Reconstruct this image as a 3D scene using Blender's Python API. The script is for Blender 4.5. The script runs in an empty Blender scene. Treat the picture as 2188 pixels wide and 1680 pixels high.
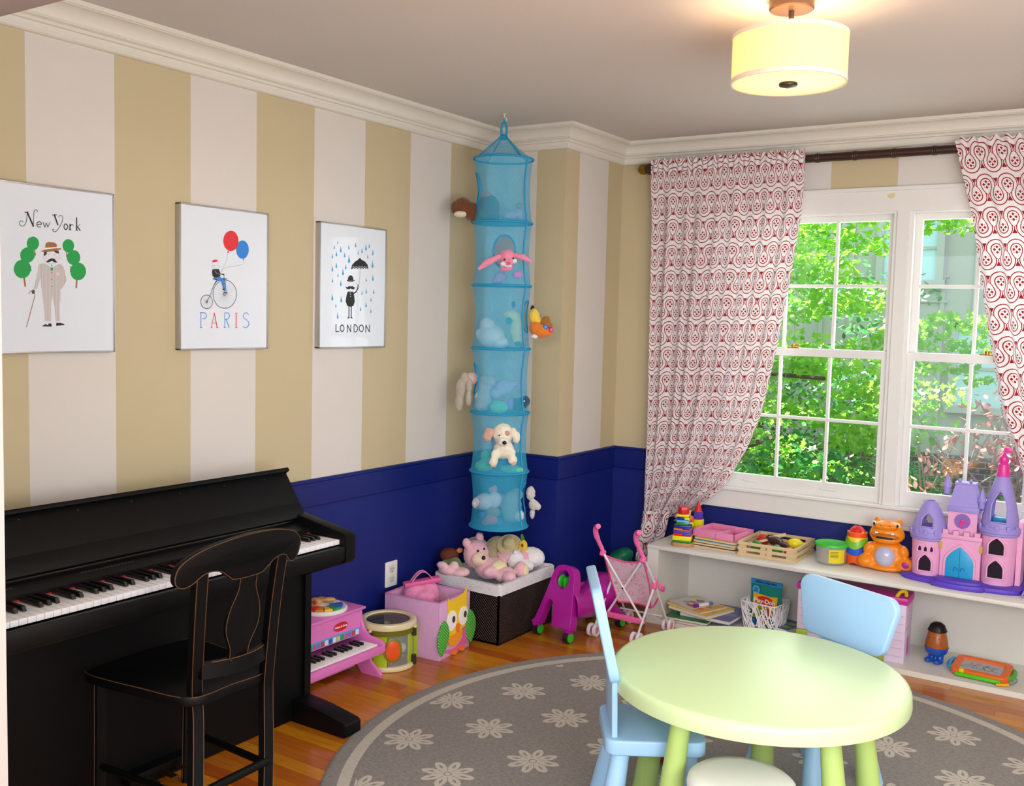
import bpy, bmesh, math, random
from mathutils import Vector as V, Matrix as M, Euler, noise as mnoise
SC = bpy.context.scene
COL = SC.collection
rad = math.radians
pi = math.pi
RND = random.Random(7)


def lin(h):
    h = h.lstrip('#')
    o = []
    for i in (0, 2, 4):
        c = int(h[i:i + 2], 16) / 255
        o.append(c / 12.92 if c <= .04045 else ((c + .055) / 1.055) ** 2.4)
    return tuple(o) + (1,)


# ---------- node helpers ----------
class E:
    """tiny expression wrapper building Math nodes"""
    nt = None

    def __init__(s, v):
        s.v = v

    @staticmethod
    def op(o, *a):
        n = E.nt.nodes.new('ShaderNodeMath')
        n.operation = o
        for i, x in enumerate(a):
            x = x.v if isinstance(x, E) else x
            if isinstance(x, (int, float)):
                n.inputs[i].default_value = x
            else:
                E.nt.links.new(x, n.inputs[i])
        return E(n.outputs[0])

    def __add__(s, o): return E.op('ADD', s, o)
    __radd__ = __add__
    def __sub__(s, o): return E.op('SUBTRACT', s, o)
    def __rsub__(s, o): return E.op('SUBTRACT', o, s)
    def __mul__(s, o): return E.op('MULTIPLY', s, o)
    __rmul__ = __mul__
    def __truediv__(s, o): return E.op('DIVIDE', s, o)
    def __lt__(s, o): return E.op('LESS_THAN', s, o)
    def __gt__(s, o): return E.op('GREATER_THAN', s, o)
    def fl(s): return E.op('FLOOR', s)
    def fr(s): return E.op('FRACT', s)
    def ab(s): return E.op('ABSOLUTE', s)
    def sq(s): return E.op('SQRT', s)


def emin(a, b): return E.op('MINIMUM', a, b)
def emax(a, b): return E.op('MAXIMUM', a, b)


def newmat(name):
    m = bpy.data.materials.new(name)
    m.use_nodes = True
    nt = m.node_tree
    E.nt = nt
    return m, nt, nt.nodes['Principled BSDF']


def coords(nt, kind='Object'):
    t = nt.nodes.new('ShaderNodeTexCoord')
    s = nt.nodes.new('ShaderNodeSeparateXYZ')
    nt.links.new(t.outputs[kind], s.inputs[0])
    return t.outputs[kind], E(s.outputs[0]), E(s.outputs[1]), E(s.outputs[2])


def mixc(nt, f, a, b):
    n = nt.nodes.new('ShaderNodeMix')
    n.data_type = 'RGBA'
    for i, x in ((0, f), (6, a), (7, b)):
        x = x.v if isinstance(x, E) else x
        if isinstance(x, str):
            x = lin(x)
        if isinstance(x, (int, float, tuple)):
            n.inputs[i].default_value = x
        else:
            nt.links.new(x, n.inputs[i])
    return n.outputs[2]


def noisen(nt, vec, scale, detail=3, rough=.5, dist=0):
    n = nt.nodes.new('ShaderNodeTexNoise')
    n.inputs['Scale'].default_value = scale
    n.inputs['Detail'].default_value = detail
    n.inputs['Roughness'].default_value = rough
    n.inputs['Distortion'].default_value = dist
    if vec is not None:
        nt.links.new(vec, n.inputs['Vector'])
    return n.outputs[0]


def mapping(nt, vec, scale):
    n = nt.nodes.new('ShaderNodeMapping')
    n.inputs['Scale'].default_value = scale
    nt.links.new(vec, n.inputs['Vector'])
    return n.outputs[0]


def bumpn(nt, bsdf, h, strength=.2, dist=.002):
    n = nt.nodes.new('ShaderNodeBump')
    n.inputs['Strength'].default_value = strength
    n.inputs['Distance'].default_value = dist
    nt.links.new(h.v if isinstance(h, E) else h, n.inputs['Height'])
    nt.links.new(n.outputs[0], bsdf.inputs['Normal'])


CACHE = {}


def mat(col, rough=.45, metal=0, var=.06, vs=30, bump=0, bs=300, sheen=0, coat=0, alpha=1, emit=0, key='', trans=0, spec=None):
    k = (col, rough, metal, var, vs, bump, bs, sheen, coat, alpha, emit, key, trans, spec)
    if k in CACHE:
        return CACHE[k]
    m, nt, b = newmat('m_' + (key or col))
    c = lin(col)
    vec = coords(nt)[0]
    if var:
        n = noisen(nt, vec, vs)
        lo = tuple(x * (1 - var) for x in c[:3]) + (1,)
        hi = tuple(min(1, x * (1 + var)) for x in c[:3]) + (1,)
        nt.links.new(mixc(nt, n, lo, hi), b.inputs['Base Color'])
    else:
        b.inputs['Base Color'].default_value = c
    b.inputs['Roughness'].default_value = rough
    b.inputs['Metallic'].default_value = metal
    if spec is not None:
        b.inputs['Specular IOR Level'].default_value = spec
    if sheen:
        b.inputs['Sheen Weight'].default_value = sheen
    if coat:
        b.inputs['Coat Weight'].default_value = coat
    if emit:
        b.inputs['Emission Color'].default_value = c
        b.inputs['Emission Strength'].default_value = emit
    if alpha < 1:
        b.inputs['Alpha'].default_value = alpha
    if trans:
        b.inputs['Transmission Weight'].default_value = trans
    if bump:
        bumpn(nt, b, noisen(nt, vec, bs, 2), bump, .003)
    CACHE[k] = m
    return m


def plastic(col, **k): return mat(col, rough=.3, var=.03, **k)
def fur(col, **k): return mat(col, rough=.95, var=.12, vs=60, bump=.6, bs=220, sheen=.4, **k)
def wood(col, **k): return mat(col, rough=.5, var=.14, vs=25, **k)


# ---------- mesh builder ----------
class B:
    def __init__(s, T=None):
        s.bm = bmesh.new()
        s.mi = 0
        s.T = T or M()

    def m(s, i):
        s.mi = i
        return s

    def _merge(s, t, mtx=None):
        if mtx is not None:
            t.transform(mtx)
        t.transform(s.T)
        for f in t.faces:
            f.material_index = s.mi
        me = bpy.data.meshes.new('t')
        t.to_mesh(me)
        t.free()
        s.bm.from_mesh(me)
        bpy.data.meshes.remove(me)
        return s

    def box(s, c, d, rot=(0, 0, 0), bev=0, seg=2):
        t = bmesh.new()
        bmesh.ops.create_cube(t, size=1)
        t.transform(M.Diagonal((d[0], d[1], d[2], 1)))
        if bev:
            bmesh.ops.bevel(t, geom=t.edges[:], offset=min(bev, min(d) * .49), segments=seg, affect='EDGES', profile=.5)
        return s._merge(t, M.Translation(c) @ Euler(rot).to_matrix().to_4x4())

    def bx(s, x0, x1, y0, y1, z0, z1, bev=0, seg=2):
        return s.box(((x0 + x1) / 2, (y0 + y1) / 2, (z0 + z1) / 2), (abs(x1 - x0), abs(y1 - y0), abs(z1 - z0)), bev=bev, seg=seg)

    def sph(s, c, r, rot=(0, 0, 0), u=20, v=12):
        t = bmesh.new()
        bmesh.ops.create_uvsphere(t, u_segments=u, v_segments=v, radius=1)
        if isinstance(r, (int, float)):
            r = (r, r, r)
        return s._merge(t, M.Translation(c) @ Euler(rot).to_matrix().to_4x4() @ M.Diagonal((r[0], r[1], r[2], 1)))

    def tube(s, pts, r, n=8, closed=False, caps=True):
        pts = [V(p) for p in pts]
        L = len(pts)
        rr = r if isinstance(r, (list, tuple)) else [r] * L
        t = bmesh.new()
        rings = []
        nrm = None
        for i, p in enumerate(pts):
            a = pts[i - 1] if (i > 0 or closed) else p
            b = pts[(i + 1) % L] if (i < L - 1 or closed) else p
            d = (b - a)
            d = d.normalized() if d.length > 1e-9 else V((0, 0, 1))
            if nrm is None:
                nrm = d.orthogonal().normalized()
            else:
                nrm = nrm - d * nrm.dot(d)
                nrm = nrm.normalized() if nrm.length > 1e-6 else d.orthogonal().normalized()
            bi = d.cross(nrm)
            rings.append([t.verts.new(p + (nrm * math.cos(2 * pi * k / n) + bi * math.sin(2 * pi * k / n)) * rr[i]) for k in range(n)])
        for i in range(L if closed else L - 1):
            A, C = rings[i], rings[(i + 1) % L]
            for k in range(n):
                t.faces.new((A[k], A[(k + 1) % n], C[(k + 1) % n], C[k]))
        if caps and not closed:
            t.faces.new(rings[0][::-1])
            t.faces.new(rings[-1])
        bmesh.ops.recalc_face_normals(t, faces=t.faces[:])
        return s._merge(t)

    def cyl(s, a, b, r1, r2=None, n=20, caps=True):
        return s.tube([a, b], [r1, r1 if r2 is None else r2], n=n, caps=caps)

    def lathe(s, prof, c=(0, 0, 0), n=32, mtx=None):
        t = bmesh.new()
        rings = []
        for r, z in prof:
            if r < 1e-6:
                rings.append([t.verts.new((0, 0, z))])
            else:
                rings.append([t.verts.new((r * math.cos(2 * pi * k / n), r * math.sin(2 * pi * k / n), z)) for k in range(n)])
        for A, C in zip(rings, rings[1:]):
            for k in range(n):
                k2 = (k + 1) % n
                if len(A) == 1 and len(C) == 1:
                    continue
                if len(A) == 1:
                    t.faces.new((A[0], C[k], C[k2]))
                elif len(C) == 1:
                    t.faces.new((A[k], A[k2], C[0]))
                else:
                    t.faces.new((A[k], A[k2], C[k2], C[k]))
        bmesh.ops.recalc_face_normals(t, faces=t.faces[:])
        return s._merge(t, M.Translation(c) @ (mtx or M()))

    def prism(s, pts, h, mtx=None, bev=0, seg=2, holes=None):
        """extrude polygon (xy) from z=0 to h"""
        t = bmesh.new()
        vs = [t.verts.new((p[0], p[1], 0)) for p in pts]
        f = t.faces.new(vs)
        r = bmesh.ops.extrude_face_region(t, geom=[f])
        bmesh.ops.translate(t, verts=[x for x in r['geom'] if isinstance(x, bmesh.types.BMVert)], vec=(0, 0, h))
        bmesh.ops.recalc_face_normals(t, faces=t.faces[:])
        if bev:
            ed = [e for e in t.edges if abs(e.verts[0].co.z - e.verts[1].co.z) < 1e-7]
            bmesh.ops.bevel(t, geom=ed, offset=bev, segments=seg, affect='EDGES', profile=.5)
        return s._merge(t, mtx)

    def poly(s, pts):
        t = bmesh.new()
        t.faces.new([t.verts.new(p) for p in pts])
        return s._merge(t)

    def grid(s, fn, nu, nv, cu=False, cv=False, uv=None):
        t = bmesh.new()
        g = [[t.verts.new(fn(i / (nu if cu else nu - 1), j / (nv if cv else nv - 1))) for j in range(nv)] for i in range(nu)]
        lay = t.loops.layers.uv.new('UVMap') if uv else None
        for i in range(nu if cu else nu - 1):
            for j in range(nv if cv else nv - 1):
                i2, j2 = (i + 1) % nu, (j + 1) % nv
                f = t.faces.new((g[i][j], g[i2][j], g[i2][j2], g[i][j2]))
                if uv:
                    for l, (a, b) in zip(f.loops, ((i, j), (i + 1, j), (i + 1, j + 1), (i, j + 1))):
                        l[lay].uv = uv(a / (nu - 1), b / (nv - 1))
        return s._merge(t)

    def out(s, name, mats, parent=None, loc=None, rot=None, smooth=True, ang=35, mods=None):
        me = bpy.data.meshes.new(name)
        s.bm.to_mesh(me)
        s.bm.free()
        if not isinstance(mats, (list, tuple)):
            mats = [mats]
        for m in mats:
            me.materials.append(m)
        if smooth:
            me.polygons.foreach_set('use_smooth', [True] * len(me.polygons))
            me.set_sharp_from_angle(angle=rad(ang))
        o = bpy.data.objects.new(name, me)
        COL.objects.link(o)
        if parent:
            o.parent = parent
        if loc:
            o.location = loc
        if rot:
            o.rotation_euler = rot
        return o


def tag(o, label, cat, group=None, kind=None):
    if label:
        o['label'] = label
    if cat:
        o['category'] = cat
    if group:
        o['group'] = group
    if kind:
        o['kind'] = kind
    return o


def thing(name, label, cat, loc=(0, 0, 0), rz=0, group=None):
    o = bpy.data.objects.new(name, None)
    o.empty_display_size = .05
    COL.objects.link(o)
    o.location = loc
    o.rotation_euler = (0, 0, rz)
    return tag(o, label, cat, group)


def struct(o):
    o['kind'] = 'structure'
    return o


def dup(root, loc=None, rz=None):
    r = root.copy()
    COL.objects.link(r)
    if loc is not None:
        r.location = loc
    if rz is not None:
        r.rotation_euler = (0, 0, rz)
    for ch in list(root.children):
        c = ch.copy()
        COL.objects.link(c)
        c.parent = r
        for g in list(ch.children):
            d = g.copy()
            COL.objects.link(d)
            d.parent = c
    return r


def rrect(w, h, r, n=5):
    """rounded rectangle outline centred on 0"""
    o = []
    for cx, cy, a0 in ((w / 2 - r, h / 2 - r, 0), (-w / 2 + r, h / 2 - r, 90), (-w / 2 + r, -h / 2 + r, 180), (w / 2 - r, -h / 2 + r, 270)):
        for k in range(n + 1):
            a = rad(a0 + 90 * k / n)
            o.append((cx + r * math.cos(a), cy + r * math.sin(a)))
    return o


def frame(o, x, y, z=None):
    """matrix with columns x,y,(z) at origin o"""
    x, y = V(x).normalized(), V(y).normalized()
    z = V(z) if z else x.cross(y)
    m = M((x, y, z)).transposed().to_4x4()
    m.translation = V(o)
    return m


def spline(pts, n=8, closed=False):
    pts = [V(p) for p in pts]
    L = len(pts)
    o = []
    rng = range(L if closed else L - 1)
    for i in rng:
        p0 = pts[i - 1] if (i > 0 or closed) else pts[0]
        p1, p2 = pts[i], pts[(i + 1) % L]
        p3 = pts[(i + 2) % L] if (i + 2 < L or closed) else pts[-1]
        for k in range(n):
            t = k / n
            o.append(.5 * ((2 * p1) + (p2 - p0) * t + (2 * p0 - 5 * p1 + 4 * p2 - p3) * t * t + (3 * p1 - p0 - 3 * p2 + p3) * t ** 3))
    if not closed:
        o.append(pts[-1])
    return o


def sp2(pts, n=6, closed=False):
    return [(p[0], p[1]) for p in spline([(a, b, 0) for a, b in pts], n, closed)]


FUZZ = bpy.data.textures.new('fuzz', 'CLOUDS')
FUZZ.noise_scale = .012


def soft(name, blobs, m, parent=None, vox=.005, sm=4):
    """one continuous soft body from merged ellipsoids"""
    b = B()
    for q in blobs:
        b.sph(q[0], q[1], q[2] if len(q) > 2 else (0, 0, 0), 16, 10)
    o = b.out(name, m, parent)
    r = o.modifiers.new('r', 'REMESH')
    r.mode = 'VOXEL'
    r.voxel_size = vox
    r.use_smooth_shade = True
    s = o.modifiers.new('s', 'SMOOTH')
    s.iterations = sm
    s.factor = .5
    if m.name.startswith('m_') and vox >= .005 and 'Sheen' in str([i.name for i in m.node_tree.nodes['Principled BSDF'].inputs]) and m.node_tree.nodes['Principled BSDF'].inputs['Sheen Weight'].default_value > 0:
        d = o.modifiers.new('d', 'DISPLACE')
        d.texture = FUZZ
        d.strength = .007
        d.mid_level = .5
    return o


def text(name, body, size, m, parent, mtx, ext=.0006, bold=0, ax='CENTER'):
    c = bpy.data.curves.new(name, 'FONT')
    c.body = body
    c.size = size
    c.align_x = ax
    c.align_y = 'CENTER'
    c.extrude = ext
    c.offset = bold
    o = bpy.data.objects.new(name, c)
    COL.objects.link(o)
    dg = bpy.context.evaluated_depsgraph_get()
    dg.update()
    me = bpy.data.meshes.new_from_object(o.evaluated_get(dg))
    bpy.data.objects.remove(o)
    bpy.data.curves.remove(c)
    me.materials.clear()
    me.materials.append(m)
    q = bpy.data.objects.new(name, me)
    COL.objects.link(q)
    q.parent = parent
    q.matrix_local = mtx
    return q
# ================= room =================
A, D, H = .42, .603, 2.425      # chase width, window wall y, ceiling height
XR, YF = 3.95, -3.1
HB, HD = 2.3127, .807           # underside of crown, top of blue wainscot


def stripe_mat(name, axis, s0, flip=False):
    m, nt, b = newmat(name)
    vec, x, y, z = coords(nt)
    s = (x if axis == 0 else y)
    f = ((s - s0) / (2 * .3048)).fr() < .5
    n = noisen(nt, vec, 6, 2)
    n2 = noisen(nt, vec, 260, 2)
    beige = mixc(nt, n, '#c4b692', '#c9bb98')
    white = mixc(nt, n, '#d9d3cc', '#ddd8d2')
    c = mixc(nt, f, *((beige, white) if not flip else (white, beige)))
    c = mixc(nt, z < .8, c, mixc(nt, n, '#01166c', '#021c78'))
    nt.links.new(c, b.inputs['Base Color'])
    b.inputs['Roughness'].default_value = .55
    bumpn(nt, b, n2, .06, .001)
    return m


W_LEFT = stripe_mat('wall_left_paint', 1, -2.4999)
W_FRONT = stripe_mat('wall_chase_front_paint', 0, .257 - .3048)
W_SIDE = stripe_mat('wall_chase_side_paint', 1, .138)
W_BACK = stripe_mat('wall_back_paint', 0, .615)
TRIM = mat('#e2ddd2', rough=.4, var=.02, key='trim_paint')
TRIMW = mat('#e4e3df', rough=.35, var=.02, key='window_paint')
CEIL = mat('#d3cec8', rough=.9, var=.03, vs=3, bump=.05, bs=200, key='ceiling_paint')
BLUE = mat('#01166c', rough=.42, var=.05, key='blue_paint')
GREYW = mat('#cfcdc9', rough=.7, var=.03, key='hall_paint')

struct(B().bx(-.12, 0, YF - .14, A * 0 + D + .15, -.02, H).out('wall_left', W_LEFT))
cb = B()
cb.bx(0, A, 0, D + .15, -.02, H)
chase = cb.out('wall_chase', [W_FRONT, W_SIDE], smooth=False)
for p in chase.data.polygons:
    p.material_index = 1 if abs(p.normal.x) > .5 else 0
struct(chase)
WX0, WX1, WZ0, WZ1 = 1.03, 2.72, .655, 2.03
wb = B()
wb.bx(A, WX0, D, D + .15, -.02, H).bx(WX1, XR, D, D + .15, -.02, H).bx(WX0, WX1, D, D + .15, -.02, WZ0).bx(WX0, WX1, D, D + .15, WZ1, H)
struct(wb.out('wall_back', W_BACK, smooth=False))
struct(B().bx(XR, XR + .1, -6.6, D + .15, -.02, H).out('wall_right', mat('#e3dcd0', rough=.7, key='right_wall')))
wf = B()
wf.bx(-.12, .905, YF - .14, YF, -.02, H)
struct(wf.out('wall_front', GREYW, smooth=False))
struct(B().bx(.905, XR, YF - .14, YF, 2.073, H).out('trim_5', mat('#77787a', rough=.8, var=.03, key='header_shade_grey'), smooth=False))  # header over the opening, its shade put into a darker grey
struct(B().bx(-.12, XR + .1, -6.6, D + .15, H, H + .06).out('ceiling', CEIL))

# floor boards run along x
m, nt, b = newmat('oak_floor')
vec, x, y, z = coords(nt)
bw = .062
row = (y / bw).fl()
rr = E.op('FRACT', E.op('SINE', row * 12.9898) * 43758.5453)
xx = x / .95 + rr * 7.3
seg = xx.fl()
idn = E.op('FRACT', E.op('SINE', row * 78.233 + seg * 37.719) * 43758.5453)
gv = mapping(nt, vec, (2.2, 34, 1))
g1 = noisen(nt, gv, 3, 6, .62, .6)
g2 = noisen(nt, mapping(nt, vec, (1.2, 9, 1)), 4, 3)
base = mixc(nt, idn, '#a64a08', '#dc951c')
base = mixc(nt, E(g2) * .55, base, '#b5641a')
base = mixc(nt, (E(g1) - .42) * 1.3, base, '#7d3407')
fy = (y / bw).fr()
fx = xx.fr()
gap = emax(fy < .02, fx < .003)
base = mixc(nt, gap * .55, base, '#3c1a05')
nt.links.new(base, b.inputs['Base Color'])
b.inputs['Roughness'].default_value = .27
b.inputs['Coat Weight'].default_value = .25
bumpn(nt, b, gap * -1.0, .25, .001)
OAK = m
struct(B().bx(-.12, XR + .1, -6.6, D + .15, -.05, 0).out('floor', OAK))

PATH = [(0, YF), (0, 0), (A, 0), (A, D), (XR, D)]
NRM = [(1, 0), (0, -1), (1, 0), (0, -1)]


def sweep(prof, path=PATH, nrm=NRM):
    """prof: list of (offset into room, z)"""
    bld = B()
    t = bmesh.new()
    rings = []
    for i, p in enumerate(path):
        n = V((0, 0))
        if i == 0:
            n = V(nrm[0])
        elif i == len(path) - 1:
            n = V(nrm[-1])
        else:
            n = V(nrm[i - 1]) + V(nrm[i])
        rings.append([t.verts.new((p[0] + n.x * o, p[1] + n.y * o, zz)) for o, zz in prof])
    for Ra, Rb in zip(rings, rings[1:]):
        for k in range(len(prof) - 1):
            t.faces.new((Ra[k], Rb[k], Rb[k + 1], Ra[k + 1]))
    bmesh.ops.recalc_face_normals(t, faces=t.faces[:])
    return bld._merge(t)


cp = [(.0, H), (.085, H), (.085, H - .014), (.079, H - .016)]
for k in range(8):
    a = k / 7 * pi / 2
    cp.append((.079 - .043 * math.sin(a) * 1.0, H - .018 - .040 * (1 - math.cos(a))))
cp += [(.038, H - .060), (.042, H - .0615), (.042, H - .066), (.036, H - .068), (.030, H - .071), (.026, H - .079), (.017, H - .081), (.017, H - .100), (.022, H - .1015), (.020, H - .107), (.014, H - .1115), (0, H - .1125)]
o = sweep(cp).out('trim_crown', TRIM, ang=25)
o.name = 'trim_1'
struct(o)
struct(sweep([(0, HD), (.012, HD), (.016, HD - .004), (.016, HD - .012), (.012, HD - .016), (.012, HD - .112), (.010, HD - .116), (.002, HD - .118), (.002, HD - .121), (0, HD - .121)], PATH[:4] + [(.93, D)]).out('trim_2', BLUE, ang=25))
struct(sweep([(0, .105), (.008, .103), (.014, .09), (.014, 0), (0, 0)]).out('baseboard_left', mat('#f0eee8', rough=.4, key='baseboard_paint'), ang=25))

# ---------- double window ----------
GL, gnt, gb = newmat('window_glass')
tr = gnt.nodes.new('ShaderNodeBsdfTransparent')
gg = gnt.nodes.new('ShaderNodeBsdfGlossy')
gg.inputs['Roughness'].default_value = .02
mx = gnt.nodes.new('ShaderNodeMixShader')
mx.inputs[0].default_value = .04
gnt.links.new(tr.outputs[0], mx.inputs[1])
gnt.links.new(gg.outputs[0], mx.inputs[2])
gnt.links.new(mx.outputs[0], gnt.nodes['Material Output'].inputs[0])
BRASS = mat('#a8842e', rough=.3, metal=1, key='brass')


def window(name, x0, x1, label):
    t = thing(name, None, None)
    struct(t)
    # stops around the opening
    s = B()
    s.bx(x0, x0 + .018, D - .004, D + .1, WZ0, WZ1).bx(x1 - .018, x1, D - .004, D + .1, WZ0, WZ1).bx(x0 + .018, x1 - .018, D - .004, D + .1, WZ1 - .016, WZ1)
    s.bx(x0 + .018, x1 - .018, D + .012, D + .12, WZ0, WZ0 + .012)
    s.out('jamb', TRIMW, t, smooth=False)
    gx0, gx1 = x0 + .046, x1 - .046

    def sash(nm, yb, yf, z0, z1, zg0, zg1):
        b = B()
        xs0, xs1 = x0 + .012, x1 - .012
        b.bx(xs0, gx0, yf, yb, z0, z1).bx(gx1, xs1, yf, yb, z0, z1).bx(gx0, gx1, yf, yb, z0, zg0).bx(gx0, gx1, yf, yb, zg1, z1)
        w = (gx1 - gx0)
        for k in (1, 2):
            b.bx(gx0 + w * k / 3 - .0075, gx0 + w * k / 3 + .0075, yf + .004, yb - .004, zg0, zg1, bev=.003)
        zm = (zg0 + zg1) / 2
        b.bx(gx0, gx1, yf + .0032, yb - .0032, zm - .0075, zm + .0075, bev=.003)
        o = b.out(nm, TRIMW, t, smooth=False)
        B().bx(gx0, gx1, (yf + yb) / 2 - .001, (yf + yb) / 2 + .001, zg0, zg1).out('glass_pane', GL, o, smooth=False)
        return o
    lo = sash('lower_sash', D + .045, D + .016, WZ0 + .008, 1.375, .728, 1.337)
    sash('upper_sash', D + .078, D + .048, 1.338, WZ1 - .004, 1.375, 1.985)
    for fx in (.2, .68):
        cx = x0 + (x1 - x0) * fx
        B().sph((cx, D + .013, .696), (.045, .006, .007), (0, 0, 0), 16, 8).out('sash_lift', TRIMW, lo)
    lk = B()
    cx = (x0 + x1) / 2 - .06
    lk.bx(cx - .03, cx + .03, D + .018, D + .04, 1.375, 1.381, bev=.002).cyl((cx, D + .03, 1.38), (cx, D + .03, 1.394), .012).box((cx + .012, D + .024, 1.391), (.04, .008, .008), bev=.002)
    lk.out('sash_lock', BRASS, lo)
    return t


window('window_1', WX0, 1.846, None)
window('window_2', 1.898, WX1, None)
c = B()
c.bx(.93, WX0, D - .018, D, .66, 2.022).bx(WX1, 2.82, D - .018, D, .66, 2.022)
c.bx(.93, 2.82, D - .018, D + .03, 2.022, 2.115).bx(.92, 2.83, D - .026, D, 2.115, 2.134, bev=.004)
c.bx(1.846, 1.898, D - .018, D + .03, .66, 2.022).bx(1.842, 1.902, D + .012, D + .12, WZ0, 2.06)
c.bx(.91, 2.84, D - .04, D + .02, .643, .66, bev=.005)
c.bx(.93, 2.82, D - .02, D, .565, .643).bx(.93, 2.82, D - .024, D, .55, .565, bev=.003)
struct(c.out('trim_3', TRIMW, smooth=False))

tag(B().prism(sp2([(-.02, .004), (-.006, .01), (.01, .012), (.016, .006), (.012, -.008), (.002, -.012), (-.012, -.010)], 3, True), .0012, frame((1.815, D - .018, 2.092), (1, 0, 0), (0, 0, 1))).out('adhesive_patch', mat('#d8cf9a', rough=.8, key='adhesive')), 'small torn yellowish adhesive patch on the white header between the two windows', 'patch')
# ---------- outlet ----------
t = thing('wall_outlet', 'white duplex power outlet on the blue lower wall between black piano and pink bin', 'outlet', (0, -.765, .303))
B().prism(rrect(.084, .118, .006), .005, frame((0, 0, 0), (0, 1, 0), (0, 0, 1)), bev=.002).out('cover_plate', mat('#f3f1ee', rough=.3, key='plate'), t)
for dz in (-.022, .022):
    q = B().prism(rrect(.034, .036, .013), .003, frame((.005, 0, dz), (0, 1, 0), (0, 0, 1)), bev=.001).out('socket', mat('#dcd9d2', rough=.35, key='socket'), t)
    s = B()
    s.box((.0083, -.007, dz + .003), (.001, .002, .009)).box((.0083, .007, dz + .003), (.001, .002, .007)).cyl((.0078, 0, dz - .009), (.0088, 0, dz - .009), .0025, n=10)
    s.out('slot', mat('#2a2826', key='slotdark'), q)

# ---------- rug ----------
m, nt, b = newmat('rug_weave')
vec, x, y, z = coords(nt)
th = math.atan2(.113, .444)
ct, st = math.cos(th), math.sin(th)
RC = (1.825, -1.255)
ox, oy = .957 - RC[0], -1.341 - RC[1]
dx, dy = x - ox, y - oy
u = dx * ct + dy * st
v = dy * ct - dx * st
PU, PV = .455, .39


def flower(u, v, ou, ov):
    a = ((u - ou) / PU + .5).fr() - .5
    c = ((v - ov) / PV + .5).fr() - .5
    a, c = a * PU, c * PV
    r = (a * a + c * c).sq()
    ph = E.op('ARCTAN2', c, a)
    c4 = E.op('COSINE', ph * 4).ab()
    s4 = E.op('SINE', ph * 4).ab()
    edge = .092 * (E.op('POWER', c4, 1.05) * .55 + .45)
    fill = (r < edge)
    lens = (s4 * r * .25) < (.0052 - (r - .057).ab() * .28)
    gapl = ((s4 * r) > (r * .992)) * (r > .03)
    gapw = (c4 * r * .25 < .0011) * (r > .022)
    ring = (r > .010) * (r < .014)
    return fill * (1 - emax(emax(lens, ring), gapw))


fl = emax(flower(u, v, 0, 0), flower(u, v, PU / 2, PV / 2))
r = (x * x + y * y).sq()
band = (r > 1.205) * (r < 1.245)
fl = fl * (r < 1.19)
mpr = nt.nodes.new('ShaderNodeMapping')
mpr.inputs['Rotation'].default_value = (0, 0, rad(-50))
mpr.inputs['Scale'].default_value = (55, 330, 100)
nt.links.new(vec, mpr.inputs['Vector'])
wv = noisen(nt, mpr.outputs[0], 1, 3, .7)
wv2 = noisen(nt, vec, 90, 3, .7)
wmix = E(wv) * .6 + E(wv2) * .4
dark = mixc(nt, (wmix - .32) * 2.6, '#5a534d', '#958c85')
light = mixc(nt, (wmix - .3) * 2.2, '#a89f91', '#cfc7b8')
nt.links.new(mixc(nt, emax(fl, band), dark, light), b.inputs['Base Color'])
b.inputs['Roughness'].default_value = .95
b.inputs['Sheen Weight'].default_value = .2
bumpn(nt, b, wmix, .8, .004)
t = B()
t.lathe([(0, .009), (1.28, .009), (1.295, .007), (1.30, .003), (1.30, 0.0005), (0, .0005)], n=128)
rug = t.out('round_rug', m, loc=(RC[0], RC[1], 0))
tag(rug, 'large round grey-brown rug with pale snowflake flowers and a pale border line', 'rug')

# ---------- ceiling lamp ----------
LX, LY = 1.952, -1.342
t = thing('ceiling_lamp', 'lit drum-shade ceiling lamp with bronze canopy above the round table', 'lamp', (LX, LY, H))
BRZ = mat('#6b5546', rough=.4, metal=.7, key='bronze')
cn = B().lathe([(0, 0), (.064, 0), (.064, -.024), (.06, -.028), (0, -.028)]).out('canopy', BRZ, t)
B().cyl((0, 0, -.028), (0, 0, -.24), .008).out('stem', BRZ, t)
ms, nt, b = newmat('lamp_fabric')
vec, x, y, z = coords(nt)
th_ = noisen(nt, mapping(nt, vec, (300, 300, 4)), 1, 2)
nt.links.new(mixc(nt, th_, '#efdcc0', '#f6e8d2'), b.inputs['Base Color'])
nt.links.new(mixc(nt, th_, '#ffae62', '#ffc286'), b.inputs['Emission Color'])
b.inputs['Emission Strength'].default_value = .36
b.inputs['Roughness'].default_value = .9
R0 = .163
tl = nt.nodes.new('ShaderNodeBsdfTranslucent')
tl.inputs[0].default_value = lin('#f6e2c6')
mx = nt.nodes.new('ShaderNodeMixShader')
mx.inputs[0].default_value = .5
nt.links.new(b.outputs[0], mx.inputs[1])
nt.links.new(tl.outputs[0], mx.inputs[2])
nt.links.new(mx.outputs[0], nt.nodes['Material Output'].inputs[0])
sh = B().lathe([(R0, -.235), (R0, -.097), (R0 - .003, -.097), (R0 - .003, -.235), (R0, -.235)], n=64).out('shade', ms, t)
rb = B()
for zz in (-.235, -.108):
    rb.lathe([(R0 - .004, zz - .001), (R0 + .0012, zz - .001), (R0 + .0012, zz + .011), (R0 - .004, zz + .011)], n=64)
rb.out('rim_band', mat('#e9dccb', rough=.7, emit=.12, key='rimband'), sh)
df, nt, b = newmat('diffuser_glow')
vec, x, y, z = coords(nt)
r = (x * x + y * y).sq()
nt.links.new(mixc(nt, r * 6.2, '#ffefb4', '#ffcf6a'), b.inputs['Emission Color'])
b.inputs['Emission Strength'].default_value = .8
b.inputs['Base Color'].default_value = lin('#fff0d0')
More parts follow.
